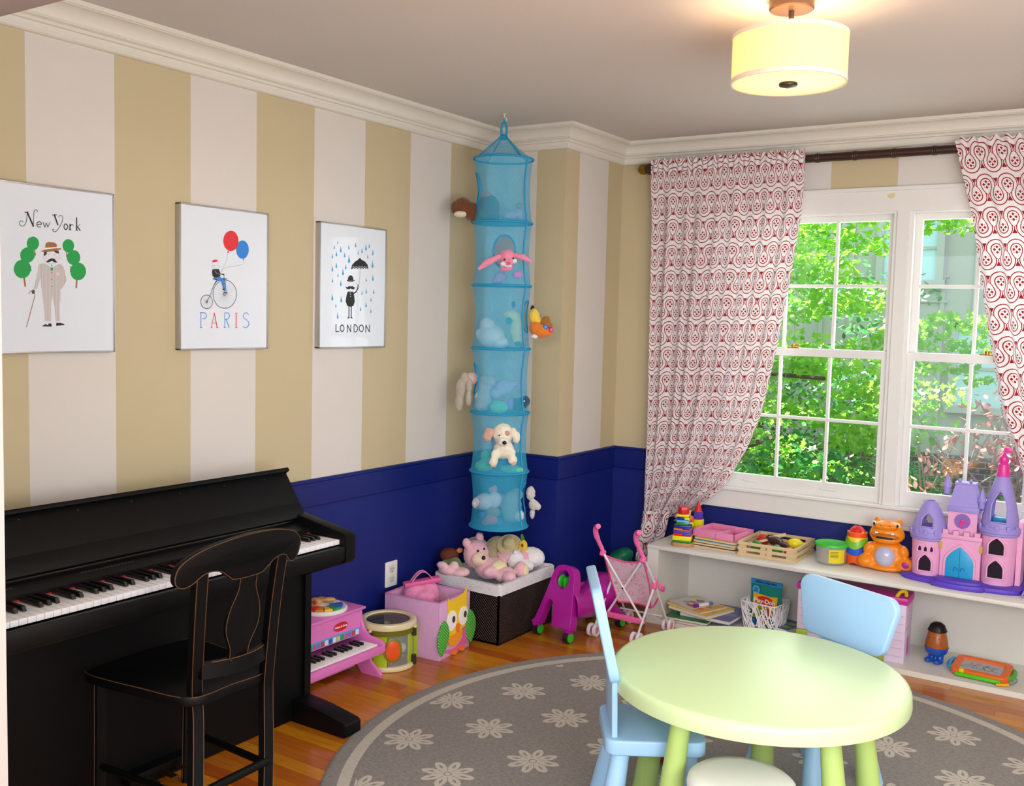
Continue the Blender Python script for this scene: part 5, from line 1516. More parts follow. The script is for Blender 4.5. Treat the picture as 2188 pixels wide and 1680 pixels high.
mm, nt, bb = newmat('turquoise_mesh')
bb.inputs['Base Color'].default_value = lin('#43c4ee')
bb.inputs['Roughness'].default_value = .7
vec, x, y, z = coords(nt, 'UV')
hx_ = ((x * 420 + y * 420).fr() - .5).ab() * ((x * 420 - y * 420).fr() - .5).ab()
al = (hx_ < .06) * .22 + .29
nt.links.new(al.v, bb.inputs['Alpha'])
MESH = mm
RIM = mat('#0f97c8', rough=.6, key='turquoise_rim')
t = thing('hanging_organizer', 'turquoise mesh hanging toy organizer of six tiers hung from the ceiling corner', 'hanging organizer', (0, 0, 0))
ZS = [2.217, 1.925, 1.637, 1.345, 1.045, .768, .507]
RO = .137
TA = math.atan2(T2.y, T2.x)
OPEN = {0: -1.45, 1: .1, 2: 1.35, 3: -1.4, 4: .15, 5: 1.4}
for k in range(6):
    z0, z1 = ZS[k], ZS[k + 1]
    def sk(u, v, z0=z0, z1=z1):
        a = TA + 2 * pi * u + pi
        z = z0 + (z1 - z0) * v
        r = RO - .017 * math.sin(pi * v) ** .8 - .004 * math.sin(pi * v) * math.cos(6 * a)
        c = axis(z)
        return (c.x + r * math.cos(a), c.y + r * math.sin(a), z)
    b = B().grid(sk, 97, 25, uv=lambda u, v, z0=z0: (u * .86, (1 - v) * .29))
    oa = OPEN[k]
    zc = (z0 + z1) / 2 + .005
    dl = []
    for f in b.bm.faces:
        c = f.calc_center_median()
        ax = axis(c.z)
        a = (math.atan2(c.y - ax.y, c.x - ax.x) - TA - oa + pi) % (2 * pi) - pi
        if (a * .125 / .052) ** 2 + ((c.z - zc) / .072) ** 2 < 1:
            dl.append(f)
    bmesh.ops.delete(b.bm, geom=dl, context='FACES')
    ml = b.out('mesh_wall', MESH, t, ang=180)
    pts = []
    for q in range(28):
        th_ = 2 * pi * q / 28
        a = TA + oa + .054 / .125 * math.cos(th_)
        zz = zc + .074 * math.sin(th_)
        v_ = (z0 - zz) / (z0 - z1)
        r = RO - .017 * math.sin(pi * max(0, min(1, v_))) ** .8 + .001
        c = axis(zz)
        pts.append((c.x + r * math.cos(a), c.y + r * math.sin(a), zz))
    B().tube(pts, .0035, n=6, closed=True).out('opening_rim', RIM, ml)
    c = axis(z1)
    B().lathe([(0, z1 - .002), (RO - .003, z1 - .002), (RO - .003, z1), (0, z1)], (c.x, c.y, 0), 48).out('tier_floor', mat('#1a9fd0', rough=.7, alpha=.75, var=0, key='tierfloor'), t)
for z in ZS:
    c = axis(z)
    B().tube([(c.x + (RO + .001) * math.cos(a * pi / 24), c.y + (RO + .001) * math.sin(a * pi / 24), z) for a in range(48)], .0052, n=8, closed=True).out('hoop', RIM, t)
sp_ = B()
a = TA + .95
for k in range(6):
    sp_.tube([((lambda z, v: (axis(z).x + (RO - .017 * math.sin(pi * v) ** .8 + .001) * math.cos(a), axis(z).y + (RO - .017 * math.sin(pi * v) ** .8 + .001) * math.sin(a), z))(ZS[k] + (ZS[k + 1] - ZS[k]) * q / 10, q / 10)) for q in range(11)], .004, n=6)
sp_.out('zip_seam', RIM, t)
top = B().grid(lambda u, v: (HX + (RO * (1 - v) + .012 * v) * math.cos(2 * pi * u), HY + (RO * (1 - v) + .012 * v) * math.sin(2 * pi * u), 2.217 + .105 * v ** 1.15 + .0), 48, 8, uv=lambda u, v: (u * .8, v * .15))
top.out('cone_top', MESH, t, ang=180)
b = B()
for q in range(4):
    a = TA + q * pi / 2 + .6
    b.tube([(HX + RO * math.cos(a), HY + RO * math.sin(a), 2.218), (HX + .012 * math.cos(a), HY + .012 * math.sin(a), 2.324)], .003, n=6)
for s in (-1, 1):
    b.tube(spline([(HX + s * .010 * R2.x, HY + s * .010 * R2.y, 2.315), (HX + s * .012 * R2.x, HY + s * .012 * R2.y, 2.36), (HX, HY, 2.398)], 6), .0055, n=6)
b.sph((HX, HY, 2.318), (.018, .018, .014))
b.out('strap_loop', RIM, t)
b = B().tube(spline([(HX, HY, 2.4245), (HX, HY, 2.412), (HX + .010 * R2.x, HY + .010 * R2.y, 2.404), (HX + .008 * R2.x, HY + .008 * R2.y, 2.392), (HX - .004 * R2.x, HY - .004 * R2.y, 2.388), (HX - .010 * R2.x, HY - .010 * R2.y, 2.394)], 6), .0022, n=8)
b.lathe([(0, 2.425), (.008, 2.425), (.008, 2.422), (0, 2.422)], (HX, HY, 0), 16)
tag(b.out('ceiling_hook', mat('#e8e4d8', rough=.4, key='hook')), 'small white screw hook in the ceiling holding the turquoise organizer', 'hook')

# plush toys in the organizer; g(dx, z, dt) gives world points
g = org


def bl(dx, z, dt, r, rot=(0, 0, 0)):
    return (g(dx, z, dt), r if isinstance(r, tuple) else (r, r, r), rot)


def lobe(p0, p1, r0, r1, n=6):
    p0, p1 = V(p0), V(p1)
    return [(p0.lerp(p1, k / (n - 1)), tuple(r0[i] + (r1[i] - r0[i]) * k / (n - 1) for i in range(3))) for k in range(n)]


plush('plush_bear', 'brown plush bear leaning out of the left opening of the top organizer tier', [bl(-.185, 2.0, 0, (.04, .045, .042)), bl(-.215, 1.99, 0, (.028, .03, .035)), bl(-.145, 1.975, 0, (.035, .04, .045)), bl(-.135, 1.945, .02, (.018, .018, .03))], fur('#6a3a18'),
      [('muzzle', [bl(-.195, 1.962, .012, (.035, .03, .016))], fur('#e6d8c0'))])
plush('plush_elephant', 'grey knitted plush elephant inside the top organizer tier', [bl(-.065, 1.995, .02, (.055, .05, .06)), bl(-.09, 1.95, .04, (.025, .025, .02)), bl(-.03, 1.95, .05, (.02, .02, .018))], fur('#5f6a74'), [('ear', bl(-.075, 2.045, .02, (.03, .03, .02)), fur('#c08a9a'))])
plush('plush_bear', 'lavender plush with grey pompom lying in the top organizer tier', [bl(.03, 1.955, .04, (.04, .035, .026)), bl(.075, 1.965, .03, (.028, .03, .03)), bl(.095, 1.945, .04, (.02, .02, .014))], fur('#b9b4d8'), [('pompom', bl(.075, 2.005, .03, .015), fur('#9aa0a4'))])
pz = 1.752
plush('plush_bunny', 'pink plush bunny hanging out of the second organizer tier', [bl(.025, pz + .01, .135, (.038, .034, .036)), bl(.03, pz - .015, .16, (.024, .02, .02)), bl(.02, pz - .03, .10, (.035, .04, .03))], fur('#ee8fae'),
      [('ear', lobe(g(-.01, pz + .012, .14), g(-.062, pz - .016, .155), (.013, .013, .012), (.02, .02, .015)) + lobe(g(-.062, pz - .016, .155), g(-.10, pz - .045, .155), (.02, .02, .015), (.010, .010, .009)), fur('#ee8fae')),
       ('ear', lobe(g(.05, pz + .022, .14), g(.09, pz + .012, .15), (.012, .012, .011), (.019, .019, .014)) + lobe(g(.09, pz + .012, .15), g(.128, pz - .006, .15), (.019, .019, .014), (.009, .009, .009)), fur('#ee8fae')),
       ('cheek', [bl(.008, pz - .022, .158, (.018, .014, .012)), bl(.055, pz - .008, .155, (.018, .014, .012)), bl(.03, pz - .03, .162, (.02, .012, .008))], WHF),
       ('nose', bl(.032, pz - .018, .182, (.009, .007, .006)), plastic('#e0608a')), ('eye', bl(.012, pz - .003, .17, .0045), NOSE), ('eye', bl(.052, pz + .004, .166, .0045), NOSE),
       ('paw', [bl(-.005, pz - .075, .09, (.03, .03, .022)), bl(-.02, pz - .095, .09, (.028, .03, .018)), bl(.07, pz - .065, .09, (.024, .03, .02))], fur('#b98ac8'))])
plush('plush_bear', 'large white fluffy plush at the left inside the third organizer tier', [bl(-.045, 1.40, .03, (.065, .06, .055)), bl(-.065, 1.455, .03, (.035, .035, .035)), bl(-.005, 1.375, .06, (.04, .04, .03)), bl(-.09, 1.41, .02, (.03, .03, .03))], fur('#dfe6ea'))
plush('plush_giraffe', 'pale yellow and teal plush giraffe inside the third organizer tier', [bl(.05, 1.50, .05, (.045, .04, .028), (0, .4, .58)), bl(.07, 1.44, .05, (.03, .03, .055)), bl(.075, 1.39, .05, (.024, .024, .024))], fur('#d8dca8'), [('teal_patch', [bl(.035, 1.475, .085, (.02, .01, .018)), bl(.08, 1.37, .075, (.02, .012, .012))], fur('#1f8fa8')), ('horn', bl(.055, 1.55, .05, (.010, .010, .016)), fur('#4a5ab0'))])
plush('plush_cub', 'tan plush paw pressed at the bottom right of the third organizer tier', [bl(.105, 1.375, .02, (.022, .03, .026))], fur('#b08a78'))
plush('plush_lion', 'orange and yellow plush lion with ribbon tags poking out right of the third tier', [bl(.185, 1.43, .02, (.038, .036, .034)), bl(.16, 1.445, .02, (.03, .03, .035)), bl(.215, 1.425, .02, (.022, .022, .022))], fur('#e07a1e'),
      [('yellow_head', [bl(.152, 1.50, .015, (.026, .026, .036)), bl(.165, 1.48, .015, (.022, .022, .024))], fur('#e8c94a')), ('brown_ear', [bl(.205, 1.475, .02, (.024, .02, .028), (0, .5, .5)), bl(.225, 1.455, .02, (.016, .014, .016))], fur('#a0682a')),
       ('white_tummy', [bl(.155, 1.405, .03, (.02, .018, .012))], WHF), ('tag', bl(.205, 1.45, .048, (.012, .004, .011), (0, 0, .58)), plastic('#4a78c8')), ('tag', bl(.232, 1.438, .042, (.010, .004, .012), (0, .3, .58)), plastic('#d83a8a')), ('dark_tuft', bl(.145, 1.535, 0, (.010, .010, .016)), fur('#3a1f16'))])
plush('plush_bunny', 'beige plush bunny with long ears hanging out left of the fourth organizer tier', [bl(-.135, 1.20, .0, (.03, .035, .03))], fur('#d9b8ae'),
      [('ear', [bl(-.165, 1.20, .02, (.024, .022, .03)), bl(-.185, 1.15, .02, (.026, .018, .05)), bl(-.192, 1.09, .02, (.022, .016, .045))], fur('#b3a79a')), ('ear', [bl(-.145, 1.17, .03, (.016, .016, .04)), bl(-.148, 1.11, .03, (.016, .014, .04))], fur('#b3a79a'))])
plush('plush_bunny', 'large pale grey plush at the left inside the fourth organizer tier', [bl(-.075, 1.12, .02, (.045, .05, .07)), bl(-.06, 1.19, .02, (.045, .04, .03)), bl(-.085, 1.08, .03, (.03, .04, .03))], fur('#b9c4c8'))
plush('plush_dog', 'lavender plush dog lying across the middle of the fourth organizer tier', [bl(.015, 1.165, .03, (.045, .04, .04)), bl(-.02, 1.135, .05, (.03, .03, .026)), bl(.06, 1.18, .03, (.035, .024, .018), (0, -.4, .58))], fur('#b4b8dc'))
plush('plush_ball', 'mint green plush ball at the bottom of the fourth organizer tier', [bl(-.005, 1.075, .07, (.045, .04, .03))], fur('#6fd8b0'), [('ribbon', bl(.05, 1.09, .06, (.012, .02, .03)), fur('#9a7ad8'))])
plush('plush_whale', 'dark blue plush whale at the right of the fourth organizer tier', [bl(.085, 1.085, .03, (.045, .04, .032)), bl(.115, 1.10, .03, (.024, .03, .03))], fur('#16486a'), [('eye', bl(.112, 1.105, .062, .004), WHF)])
dz = .945
plush('plush_dog', 'cream plush dog with pink ears peeking out of the fifth organizer tier', [bl(.015, dz + .012, .125, (.05, .045, .05)), bl(.02, dz - .06, .12, (.05, .04, .045)), bl(-.018, dz - .085, .145, (.02, .022, .03)), bl(-.025, dz - .115, .15, (.02, .022, .022)), bl(.055, dz - .075, .145, (.02, .022, .028)), bl(.062, dz - .105, .15, (.022, .024, .02))], fur('#efe8d4'),
      [('ear', [bl(-.045, dz + .018, .14, (.026, .02, .024)), bl(-.055, dz - .0, .14, (.022, .018, .024))], fur('#d8a898')), ('ear', [bl(.06, dz + .022, .145, (.022, .018, .024)), bl(.078, dz + .0, .145, (.018, .016, .03))], fur('#efe8d4')),
       ('muzzle', [bl(.018, dz - .018, .17, (.028, .022, .022))], fur('#f2eee0')), ('nose', bl(.024, dz - .02, .193, (.011, .009, .009)), NOSE), ('eye', bl(0, dz + .01, .172, .004), NOSE), ('eye_patch', bl(.035, dz + .02, .165, (.014, .008, .012), (0, 0, .58)), fur('#c9988c')),
       ('paw_pad', bl(-.025, dz - .133, .158, (.014, .014, .006)), fur('#d8b09c')), ('paw_pad', bl(.066, dz - .117, .164, (.015, .012, .008), (.6, 0, 0)), fur('#d8b09c'))])
plush('plush_frog', 'mint green plush frog at the bottom left of the fifth organizer tier', [bl(-.07, .795, .04, (.045, .045, .026)), bl(-.06, .84, .03, (.03, .03, .03))], fur('#5fcf9a'), [('tummy', bl(-.04, .82, .07, (.02, .016, .02)), fur('#a9d8e0'))])
plush('plush_frog', 'mint green plush cushion under the paws at the right of the fifth tier', [bl(.06, .785, .06, (.06, .04, .018))], fur('#5fcf9a'))
plush('plush_kitten', 'white plush kitten with flower at the left of the lowest organizer tier', [bl(-.07, .625, .04, (.045, .042, .04)), bl(-.02, .635, .04, (.035, .035, .038)), bl(-.10, .615, .03, (.025, .03, .03))], fur('#d9dfe6'), [('pink_horn', [bl(-.02, .685, .03, (.014, .012, .02)), bl(-.04, .68, .03, (.01, .01, .014))], fur('#d890b8'))])
plush('plush_elephant', 'grey striped knitted plush elephant at the right of the lowest organizer tier', [bl(.06, .60, .03, (.05, .045, .075)), bl(.085, .66, .02, (.03, .03, .03))], fur('#8fa2b0'), [('foot', [bl(.095, .565, .05, (.026, .026, .03))], fur('#c9d2d8'))])
plush('rag_doll', 'small doll in red and blue outfit at the bottom of the lowest organizer tier', [bl(-.035, .545, .07, (.035, .03, .022)), bl(-.06, .53, .06, (.02, .02, .014))], fur('#c05a6a'), [('hair', [bl(-.025, .58, .06, (.035, .03, .022))], fur('#9a7a5a')), ('sleeve', [bl(-.075, .565, .06, (.018, .018, .016)), bl(.005, .535, .07, (.014, .016, .018))], fur('#3a68c0'))], cat='doll')
plush('plush_bunny', 'purple plush peeking above the kitten in the lowest organizer tier', [bl(.012, .625, .01, (.026, .03, .035))], fur('#9a7ac0'))
plush('plush_lamb', 'white speckled plush lamb hanging out right of the lowest organizer tier', [bl(.15, .665, .01, (.022, .024, .034)), bl(.165, .61, .01, (.024, .024, .026)), bl(.185, .60, .01, (.016, .018, .016)), bl(.16, .565, .0, (.013, .014, .026))], fur('#cfcac4'))
# ================= things on the bookcase =================
S0 = SZ
PINEW = wood('#d9bf95', key='pine')


def cblock(name, par, c, d, col, rz=0, bev=.003):
    return B().box(c, d, (0, 0, rz), bev=bev).out(name, plastic(col), par)


# rectangular block stacker, left tower
t = thing('block_stacker', 'tall wooden stacker of rectangular coloured blocks at the left end of the bookcase top', 'stacking toy', (.980, .285, S0), rad(14))
B().prism(rrect(.108, .08, .03, 6), .018, None, bev=.003).out('base', wood('#b98a5c', key='stacker_base'), t)
z = .018
for w, d, h, c in ((.090, .062, .011, '#1d8a2a'), (.090, .062, .022, '#efe01a'), (.084, .060, .012, '#d81a1a'), (.084, .060, .015, '#5a3ab0'), (.082, .058, .010, '#ee7a1e'), (.082, .058, .016, '#1a2a90'), (.058, .052, .014, '#1d8a2a'), (.058, .052, .011, '#6ab8ee'), (.056, .052, .016, '#1a2a90'), (.060, .054, .012, '#efe01a')):
    cblock('block', t, (0, 0, z + h / 2), (w, d, h - .0006), c, 0, .0015)
    z += h
for (zz, hh, c) in ((.060, .012, '#5a3ab0'), (.088, .010, '#1a2a90'), (.118, .010, '#6ab8ee'), (.138, .012, '#efe01a')):
    cblock('tongue', t, (.022, -.0302 if zz < .1 else -.0266, zz), (.038 if zz < .1 else .024, .002, hh), c, 0, .0005)
b = B().prism([(.027 * math.cos(k * pi / 3 + .3), .027 * math.sin(k * pi / 3 + .3)) for k in range(6)], .036, M.Translation((0, 0, z)), bev=.002)
b.out('block', plastic('#d8261c'), t)
# geometric peg stacker behind it
t = thing('peg_stacker', 'wooden peg stacker with a red cone tower and orange disc tower behind the rectangular stacker', 'stacking toy', (.982, .442, S0), rad(62))
B().prism(rrect(.125, .064, .012, 4), .014, None, bev=.003).out('base', wood('#c9a070', key='peg_base'), t)
z = .014
for pr, h, c in (('c', .045, '#14802a'), ('c', .048, '#e8dc1c'), ('h', .038, '#5b3aa8'), ('cone', .05, '#d81c1c')):
    b = B()
    if pr == 'c':
        b.lathe([(0, z), (.028, z), (.03, z + .003), (.03, z + h - .003), (.028, z + h - .0005), (0, z + h - .0005)], (.012, 0, 0), 24)
    elif pr == 'h':
        b.prism([(.012 + .026 * math.cos(k * pi / 3), .026 * math.sin(k * pi / 3)) for k in range(6)], h - .0005, M.Translation((0, 0, z)), bev=.002)
    else:
        b.lathe([(0, z), (.02, z), (.003, z + h), (0, z + h)], (.012, 0, 0), 20)
    b.out('block', plastic(c), t)
    z += h
z = .014
for h, r, c in ((.024, .024, '#2f8fd8'), (.028, .024, '#14802a'), (.03, .023, '#e8dc1c'), (.03, .021, '#e8701c')):
    B().lathe([(0, z), (r - .005, z), (r, z + h * .3), (r, z + h * .7), (r - .005, z + h - .0005), (0, z + h - .0005)], (-.042, 0, 0), 20).out('block', plastic(c), t)
    z += h
B().cyl((-.042, 0, z), (-.042, 0, z + .03), .0055, n=10).out('peg', PINEW, t)
B().tube([(-.03, -.03, .03), (.0, -.036, .03)], .009, n=12).out('block', plastic('#5ab4ea'), t)

# puzzles and the pink tray
pzc = [('#2a2422', 'lowest'), ('#3a3a44', 'second from bottom'), ('#38a2c8', 'second from top'), ('#caa43a', 'topmost')]
LBL = ['wooden tray puzzle with dark picture, bottom of the puzzle stack', 'wooden tray puzzle, second from the bottom of the puzzle stack', 'wooden tray puzzle with teal picture just under the top puzzle', 'wooden tray puzzle with yellow picture directly beneath the pink tray']
z = S0
for k in range(4):
    h = .0125
    t = thing('wooden_puzzle', LBL[k], 'puzzle', (1.142 + (.004, -.003, .006, .010)[k], .425 + (.0, .003, -.002, .006)[k], z), rad((-3, -2, -4, -6)[k]), 'stacked wooden puzzles on the bookcase')
    B().prism(rrect(.225, .265, .012, 4), h - .0042, None, bev=.0012).out('board', PINEW, t)
    b = B()
    b.m(0).prism(rrect(.217, .257, .010, 3), .0032, M.Translation((0, 0, h - .0043)))
    rn = random.Random(k)
    for q in range(14):
        b.m(1 + q % 4).prism([(rn.uniform(-.09, .09) + .014 * math.cos(j), rn.uniform(-.002, .002) + [-.11, -.09, .08, .1][q % 4] + .014 * math.sin(j)) for j in (0, 1.2, 2.4, 3.6, 4.8)], .0008, M.Translation((0, 0, h - .0011)))
    b.out('picture', [plastic(pzc[k][0]), plastic('#d8782a'), plastic('#e8d8b0'), plastic('#3a8ac0'), plastic('#c8302a')], t, smooth=False)
    z += h
TRZ = z
PT = mat('#e58ab4', rough=.6, var=.04, key='pink_tray')
t = thing('sorting_tray', 'pink wooden divided tray on top of the stacked wooden puzzles', 'tray', (1.142, .405, TRZ), rad(-7))
w, d, h = .228, .20, .034
b = B()
b.bx(-w / 2, w / 2, -d / 2, d / 2, 0, .004)
for a, c, e, f in ((-w / 2, w / 2, -d / 2, -d / 2 + .007), (-w / 2, w / 2, d / 2 - .007, d / 2), (-w / 2, -w / 2 + .007, -d / 2, d / 2), (w / 2 - .007, w / 2, -d / 2, d / 2), (.01, .016, -d / 2, d / 2), (-w / 2, .012, -.035, -.029)):
    b.bx(a, c, e, f, .002, h - (.006 if abs(a) < .05 or c < .05 and a < -.1 and e > -.05 and f < 0 else 0), bev=.001)
b.out('tray_body', PT, t)
for k, (cx, cy) in enumerate(((-.05, .03), (.065, -.03), (.06, .05), (-.05, -.065))):
    tag(B().box((1.142 + cx, .405 + cy, TRZ + .0075), (.05, .03, .006), (0, 0, .4 * k), bev=.001).out('dress_up_piece', plastic(('#b0a8b8', '#c8c4cc', '#c04a6a', '#9a8aa8')[k])),
        ('grey game piece in the back left section of the pink tray', 'pale game piece in the front right section of the pink tray', 'dark pink game piece in the back right section of the pink tray', 'mauve game piece in the narrow front section of the pink tray')[k], 'game piece')

# crate of play food
t = thing('wooden_crate', 'slatted pine crate of toy food on the bookcase top', 'crate', (1.407, .42, S0))
w, d, h = .272, .30, .066
b = B()
for sy in (-1, 1):
    for z0, z1 in ((.0, .014), (.026, .040), (.052, .066)):
        b.bx(-w / 2, w / 2, sy * d / 2 - .004, sy * d / 2 + .004, z0, z1, bev=.001)
for sx in (-1, 1):
    for z0, z1 in ((.0, .014), (.026, .040), (.052, .066)):
        b.bx(sx * w / 2 - .004, sx * w / 2 + .004, -d / 2, d / 2, z0, z1, bev=.001)
    for sy in (-1, 1):
        b.bx(sx * (w / 2 - .022) - .018, sx * (w / 2 - .022) + .018, sy * (d / 2 - .004) - .004, sy * (d / 2 - .004) + .004, 0, h - .001)
        b.bx(sx * (w / 2 - .004) - .004, sx * (w / 2 - .004) + .004, sy * (d / 2 - .022) - .018, sy * (d / 2 - .022) + .018, 0, h - .001)
    b.bx(sx * .015 - .012, sx * .015 + .012, -d / 2 - .001, -d / 2 + .005, 0, h - .001)
b.bx(-w / 2 + .004, w / 2 - .004, -d / 2 + .004, d / 2 - .004, .001, .005)
b.out('crate_slats', PINEW, t, smooth=False)
cx, cy, cz = 1.407, .42, S0 + .012
tag(soft('toy_drumstick', [((cx - .0, cy - .02, cz + .05), (.05, .03, .022), (0, 0, -.5)), ((cx + .055, cy - .06, cz + .045), (.04, .02, .015), (0, 0, -.6)), ((cx - .03, cy + .02, cz + .05), (.03, .025, .02))], plastic('#3a1812'), None, .005), 'dark brown toy roast meat on top of the pine crate', 'play food')
tag(B().sph((cx + .085, cy + .01, cz + .045), (.038, .028, .026), (0, 0, .4)).sph((cx + .122, cy + .027, cz + .045), .008).out('toy_lemon', plastic('#e8d81a')), 'yellow toy lemon at the right of the pine crate', 'play food')
t = thing('toy_knife', 'pale wooden toy knife lying across the left of the pine crate', 'toy knife', (cx - .05, cy - .02, cz + .045), rad(38))
B().tube([(.02, 0, .012), (.10, 0, .03)], .009, n=10).out('handle', PINEW, t)
B().box((-.03, 0, -.004), (.10, .03, .005), (0, rad(-12), 0), bev=.002).out('blade', PINEW, t)
for k, (dx, dy, r, c, n_, lb) in enumerate(((-.07, -.08, .028, '#1d7a2a', 'toy_pepper', 'green toy pepper seen through the left slats of the pine crate'), (.03, -.09, .026, '#2a8a34', 'toy_pepper', 'green toy vegetable seen through the middle slats of the pine crate'), (.09, -.085, .024, '#d8301c', 'toy_tomato', 'red toy tomato low at the right front of the pine crate'), (-.085, .05, .03, '#c8241c', 'toy_tomato', 'red toy tomato at the back left of the pine crate'))):
    b = B().sph((cx + dx, cy + dy, cz + r), (r, r, r * .95))
    o_ = b.out(n_, plastic(c))
    tag(o_, lb, 'play food')

# clear tub
t = thing('plastic_tub', 'clear round tub with green lid and yellow label beside the pine crate', 'tub', (1.672, .40, S0))
B().lathe([(0, .001), (.062, .001), (.066, .006), (.070, .085), (.068, .085), (.064, .008), (0, .004)], n=40).out('tub_wall', mat('#cfd8d4', rough=.12, alpha=.35, var=0, key='tub_clear'), t)
B().lathe([(0, .092), (.066, .092), (.073, .095), (.076, .09), (.076, .084), (.070, .082), (.070, .088), (0, .088)], n=40).out('lid', plastic('#3cc832'), t)
lb = B().grid(lambda u, v: (.0690 * math.cos(-1.45 + 1.1 * u) * (1 + .04 * v), .0690 * math.sin(-1.45 + 1.1 * u) * (1 + .04 * v), .012 + .062 * v), 14, 2).out('paper_label', plastic('#e8d21c'), t)
b = B()
for k in range(5):
    b.grid(lambda u, v, k=k: (.0716 * math.cos(-1.35 + .5 * u), .0716 * math.sin(-1.35 + .5 * u), .062 - .006 * k + .002 * v), 8, 2)
b.out('label_print', plastic('#3a3a30'), lb)
tag(soft('modelling_tool', [((1.645, .385, S0 + .03), (.022, .02, .026)), ((1.65, .40, S0 + .055), (.014, .012, .025), (0, .5, 0))], plastic('#e8502a'), None, .004), 'orange modelling tool inside the clear tub', 'modelling tool')
tag(soft('modelling_tool', [((1.675, .37, S0 + .022), (.02, .02, .018)), ((1.685, .40, S0 + .04), (.012, .02, .016))], plastic('#2fa08a'), None, .004), 'teal modelling tool inside the clear tub', 'modelling tool')

# nesting egg
t = thing('stacking_egg', 'egg-shaped stacking toy in orange, blue, green, yellow and red layers', 'stacking toy', (1.772, .455, S0), rad(-30))
def wl(a, amp): return amp * math.cos(3 * a)
segs = [('#ee5a1c', .0, .055), ('#1f5ad0', .055, .085), ('#7abf2a', .085, .118), ('#efcf1c', .118, .148), ('#d8201c', .148, .180)]
def er(z):
    k = z / .18
    return .052 * (max(0, 1 - ((k - .38) / .63) ** 2) ** .5 if k > .38 else (1 - .16 * ((.38 - k) / .38) ** 2))
for i, (c, z0, z1) in enumerate(segs):
    top_ = i == len(segs) - 1
    def fe(u, v, z0=z0, z1=z1, i=i, top_=top_):
        a = 2 * pi * u
        za = z0 + (0 if i == 0 else wl(a, .009))
        if i == 0:
            za = max(0, wl(a + pi, .012))
        zb = z1 if top_ else z1 + wl(a, .009)
        zz = za + (zb - za) * v
        r = er(min(zz, .1799)) + (.0025 if i % 2 == 0 else .001) * (1 if not top_ else (1 - v))
        return (r * math.cos(a), r * math.sin(a), zz)
    B().grid(fe, 48, 9, cu=True).out('layer', plastic(c), t, ang=60)
B().lathe([(.045, .02), (.045, .15), (0, .16)], n=24).out('core', plastic('#ee5a1c'), t)

# orange hippo
HO = mat('#ef8a12', rough=.32, var=.03, key='hippo_orange')
t = thing('hippo_toy', 'orange plastic hippo toy with wide mouth slot and clear round tummy', 'toy', (1.912, .43, S0), rad(2))
soft('hippo_body', [((0, 0, .062), (.082, .06, .062)), ((0, 0, .10), (.072, .055, .04)), ((-.082, -.02, .035), (.042, .05, .034)), ((.082, -.02, .035), (.042, .05, .034)), ((-.075, -.02, .095), (.022, .03, .032), (0, .5, 0)), ((.075, -.02, .095), (.022, .03, .032), (0, -.5, 0)), ((0, -.03, .015), (.08, .04, .015))], HO, t, .006, 5)
hd_ = soft('hippo_head', [((0, -.015, .165), (.078, .055, .045)), ((0, -.015, .19), (.068, .05, .04)), ((0, -.045, .205), (.05, .03, .018)), ((-.032, -.055, .208), (.018, .018, .014)), ((.032, -.055, .208), (.018, .018, .014)), ((0, -.04, .145), (.062, .035, .02)), ((-.047, .0, .222), (.014, .012, .016)), ((.047, .0, .222), (.014, .012, .016))], HO, t, .005, 5)
B().sph((0, -.055, .162), (.058, .022, .017)).out('mouth', plastic('#b86a0c'), hd_)
B().box((0, -.0755, .158), (.07, .006, .009), bev=.002).out('mouth_slot', plastic('#141210'), hd_)
for s in (-1, 1):
    B().box((s * .034, -.077, .180), (.014, .008, .008), bev=.003).out('tooth', WHT, hd_)
    e_ = B().sph((s * .05, -.052, .216), (.009, .006, .011)).out('eye', WHT, hd_)
    B().sph((s * .05, -.058, .215), (.005, .003, .008)).out('pupil', BLKP, e_)
    B().sph((s * .02, -.072, .214), (.004, .003, .004)).out('nostril', plastic('#c06a0c'), hd_)
B().sph((0, -.038, .068), (.046, .036, .05)).out('clear_tummy', mat('#b9bcd8', rough=.25, coat=.5, key='tummy'), t)
B().sph((.092, -.066, .045), (.016, .004, .014)).out('flower_button', plastic('#a01f9a'), t)
B().sph((.088, -.062, .016), (.006, .004, .004)).out('small_button', plastic('#efcf1c'), t)
tag(B().sph((2.005, .49, S0 + .03), (.018, .02, .03)).out('toy_figure', plastic('#a81f8a')), 'small magenta toy behind the hippo, left of the castle', 'toy')

# ---------- toy castle (generic) ----------
CP = mat('#e9a6cf', rough=.5, var=.05, vs=60, bump=.25, bs=120, key='castle_pink')
CPL = mat('#9d8fd8', rough=.5, var=.05, vs=60, bump=.2, bs=120, key='castle_lilac')
CPU = mat('#5a3cc0', rough=.5, var=.06, key='castle_purple')
CBL = plastic('#2aa2d4')
CHP = plastic('#e0349a')
DKI = mat('#1a0f1c', rough=.9, key='castle_opening_shade')  # near-black that paints the shade inside the castle windows
t = thing('toy_castle', 'large pink and purple plastic toy castle with blue doors on the bookcase top', 'toy castle', (2.235, .42, S0))
def F(y): return frame((0, y, 0), (1, 0, 0), (0, 0, 1))     # plate extrudes toward -y
oo = sp2([(-.245, -.06), (-.22, .10), (-.1, .14), (.1, .14), (.22, .10), (.245, -.07), (.16, -.135), (-.13, -.13)], 5, True)
b = B().prism(oo, .022, None, bev=.008)
b.prism(sp2([(-.10, -.10), (-.10, -.155), (0, -.175), (.10, -.155), (.10, -.10)], 4) + [(.10, -.08), (-.10, -.08)], .024, None, bev=.006)
b.prism(sp2([(-.09, -.10), (-.09, -.14), (0, -.158), (.09, -.14), (.09, -.10)], 4) + [(.09, -.08), (-.09, -.08)], .034, None, bev=.004)
b.out('castle_base', CPU, t)
zb = .022
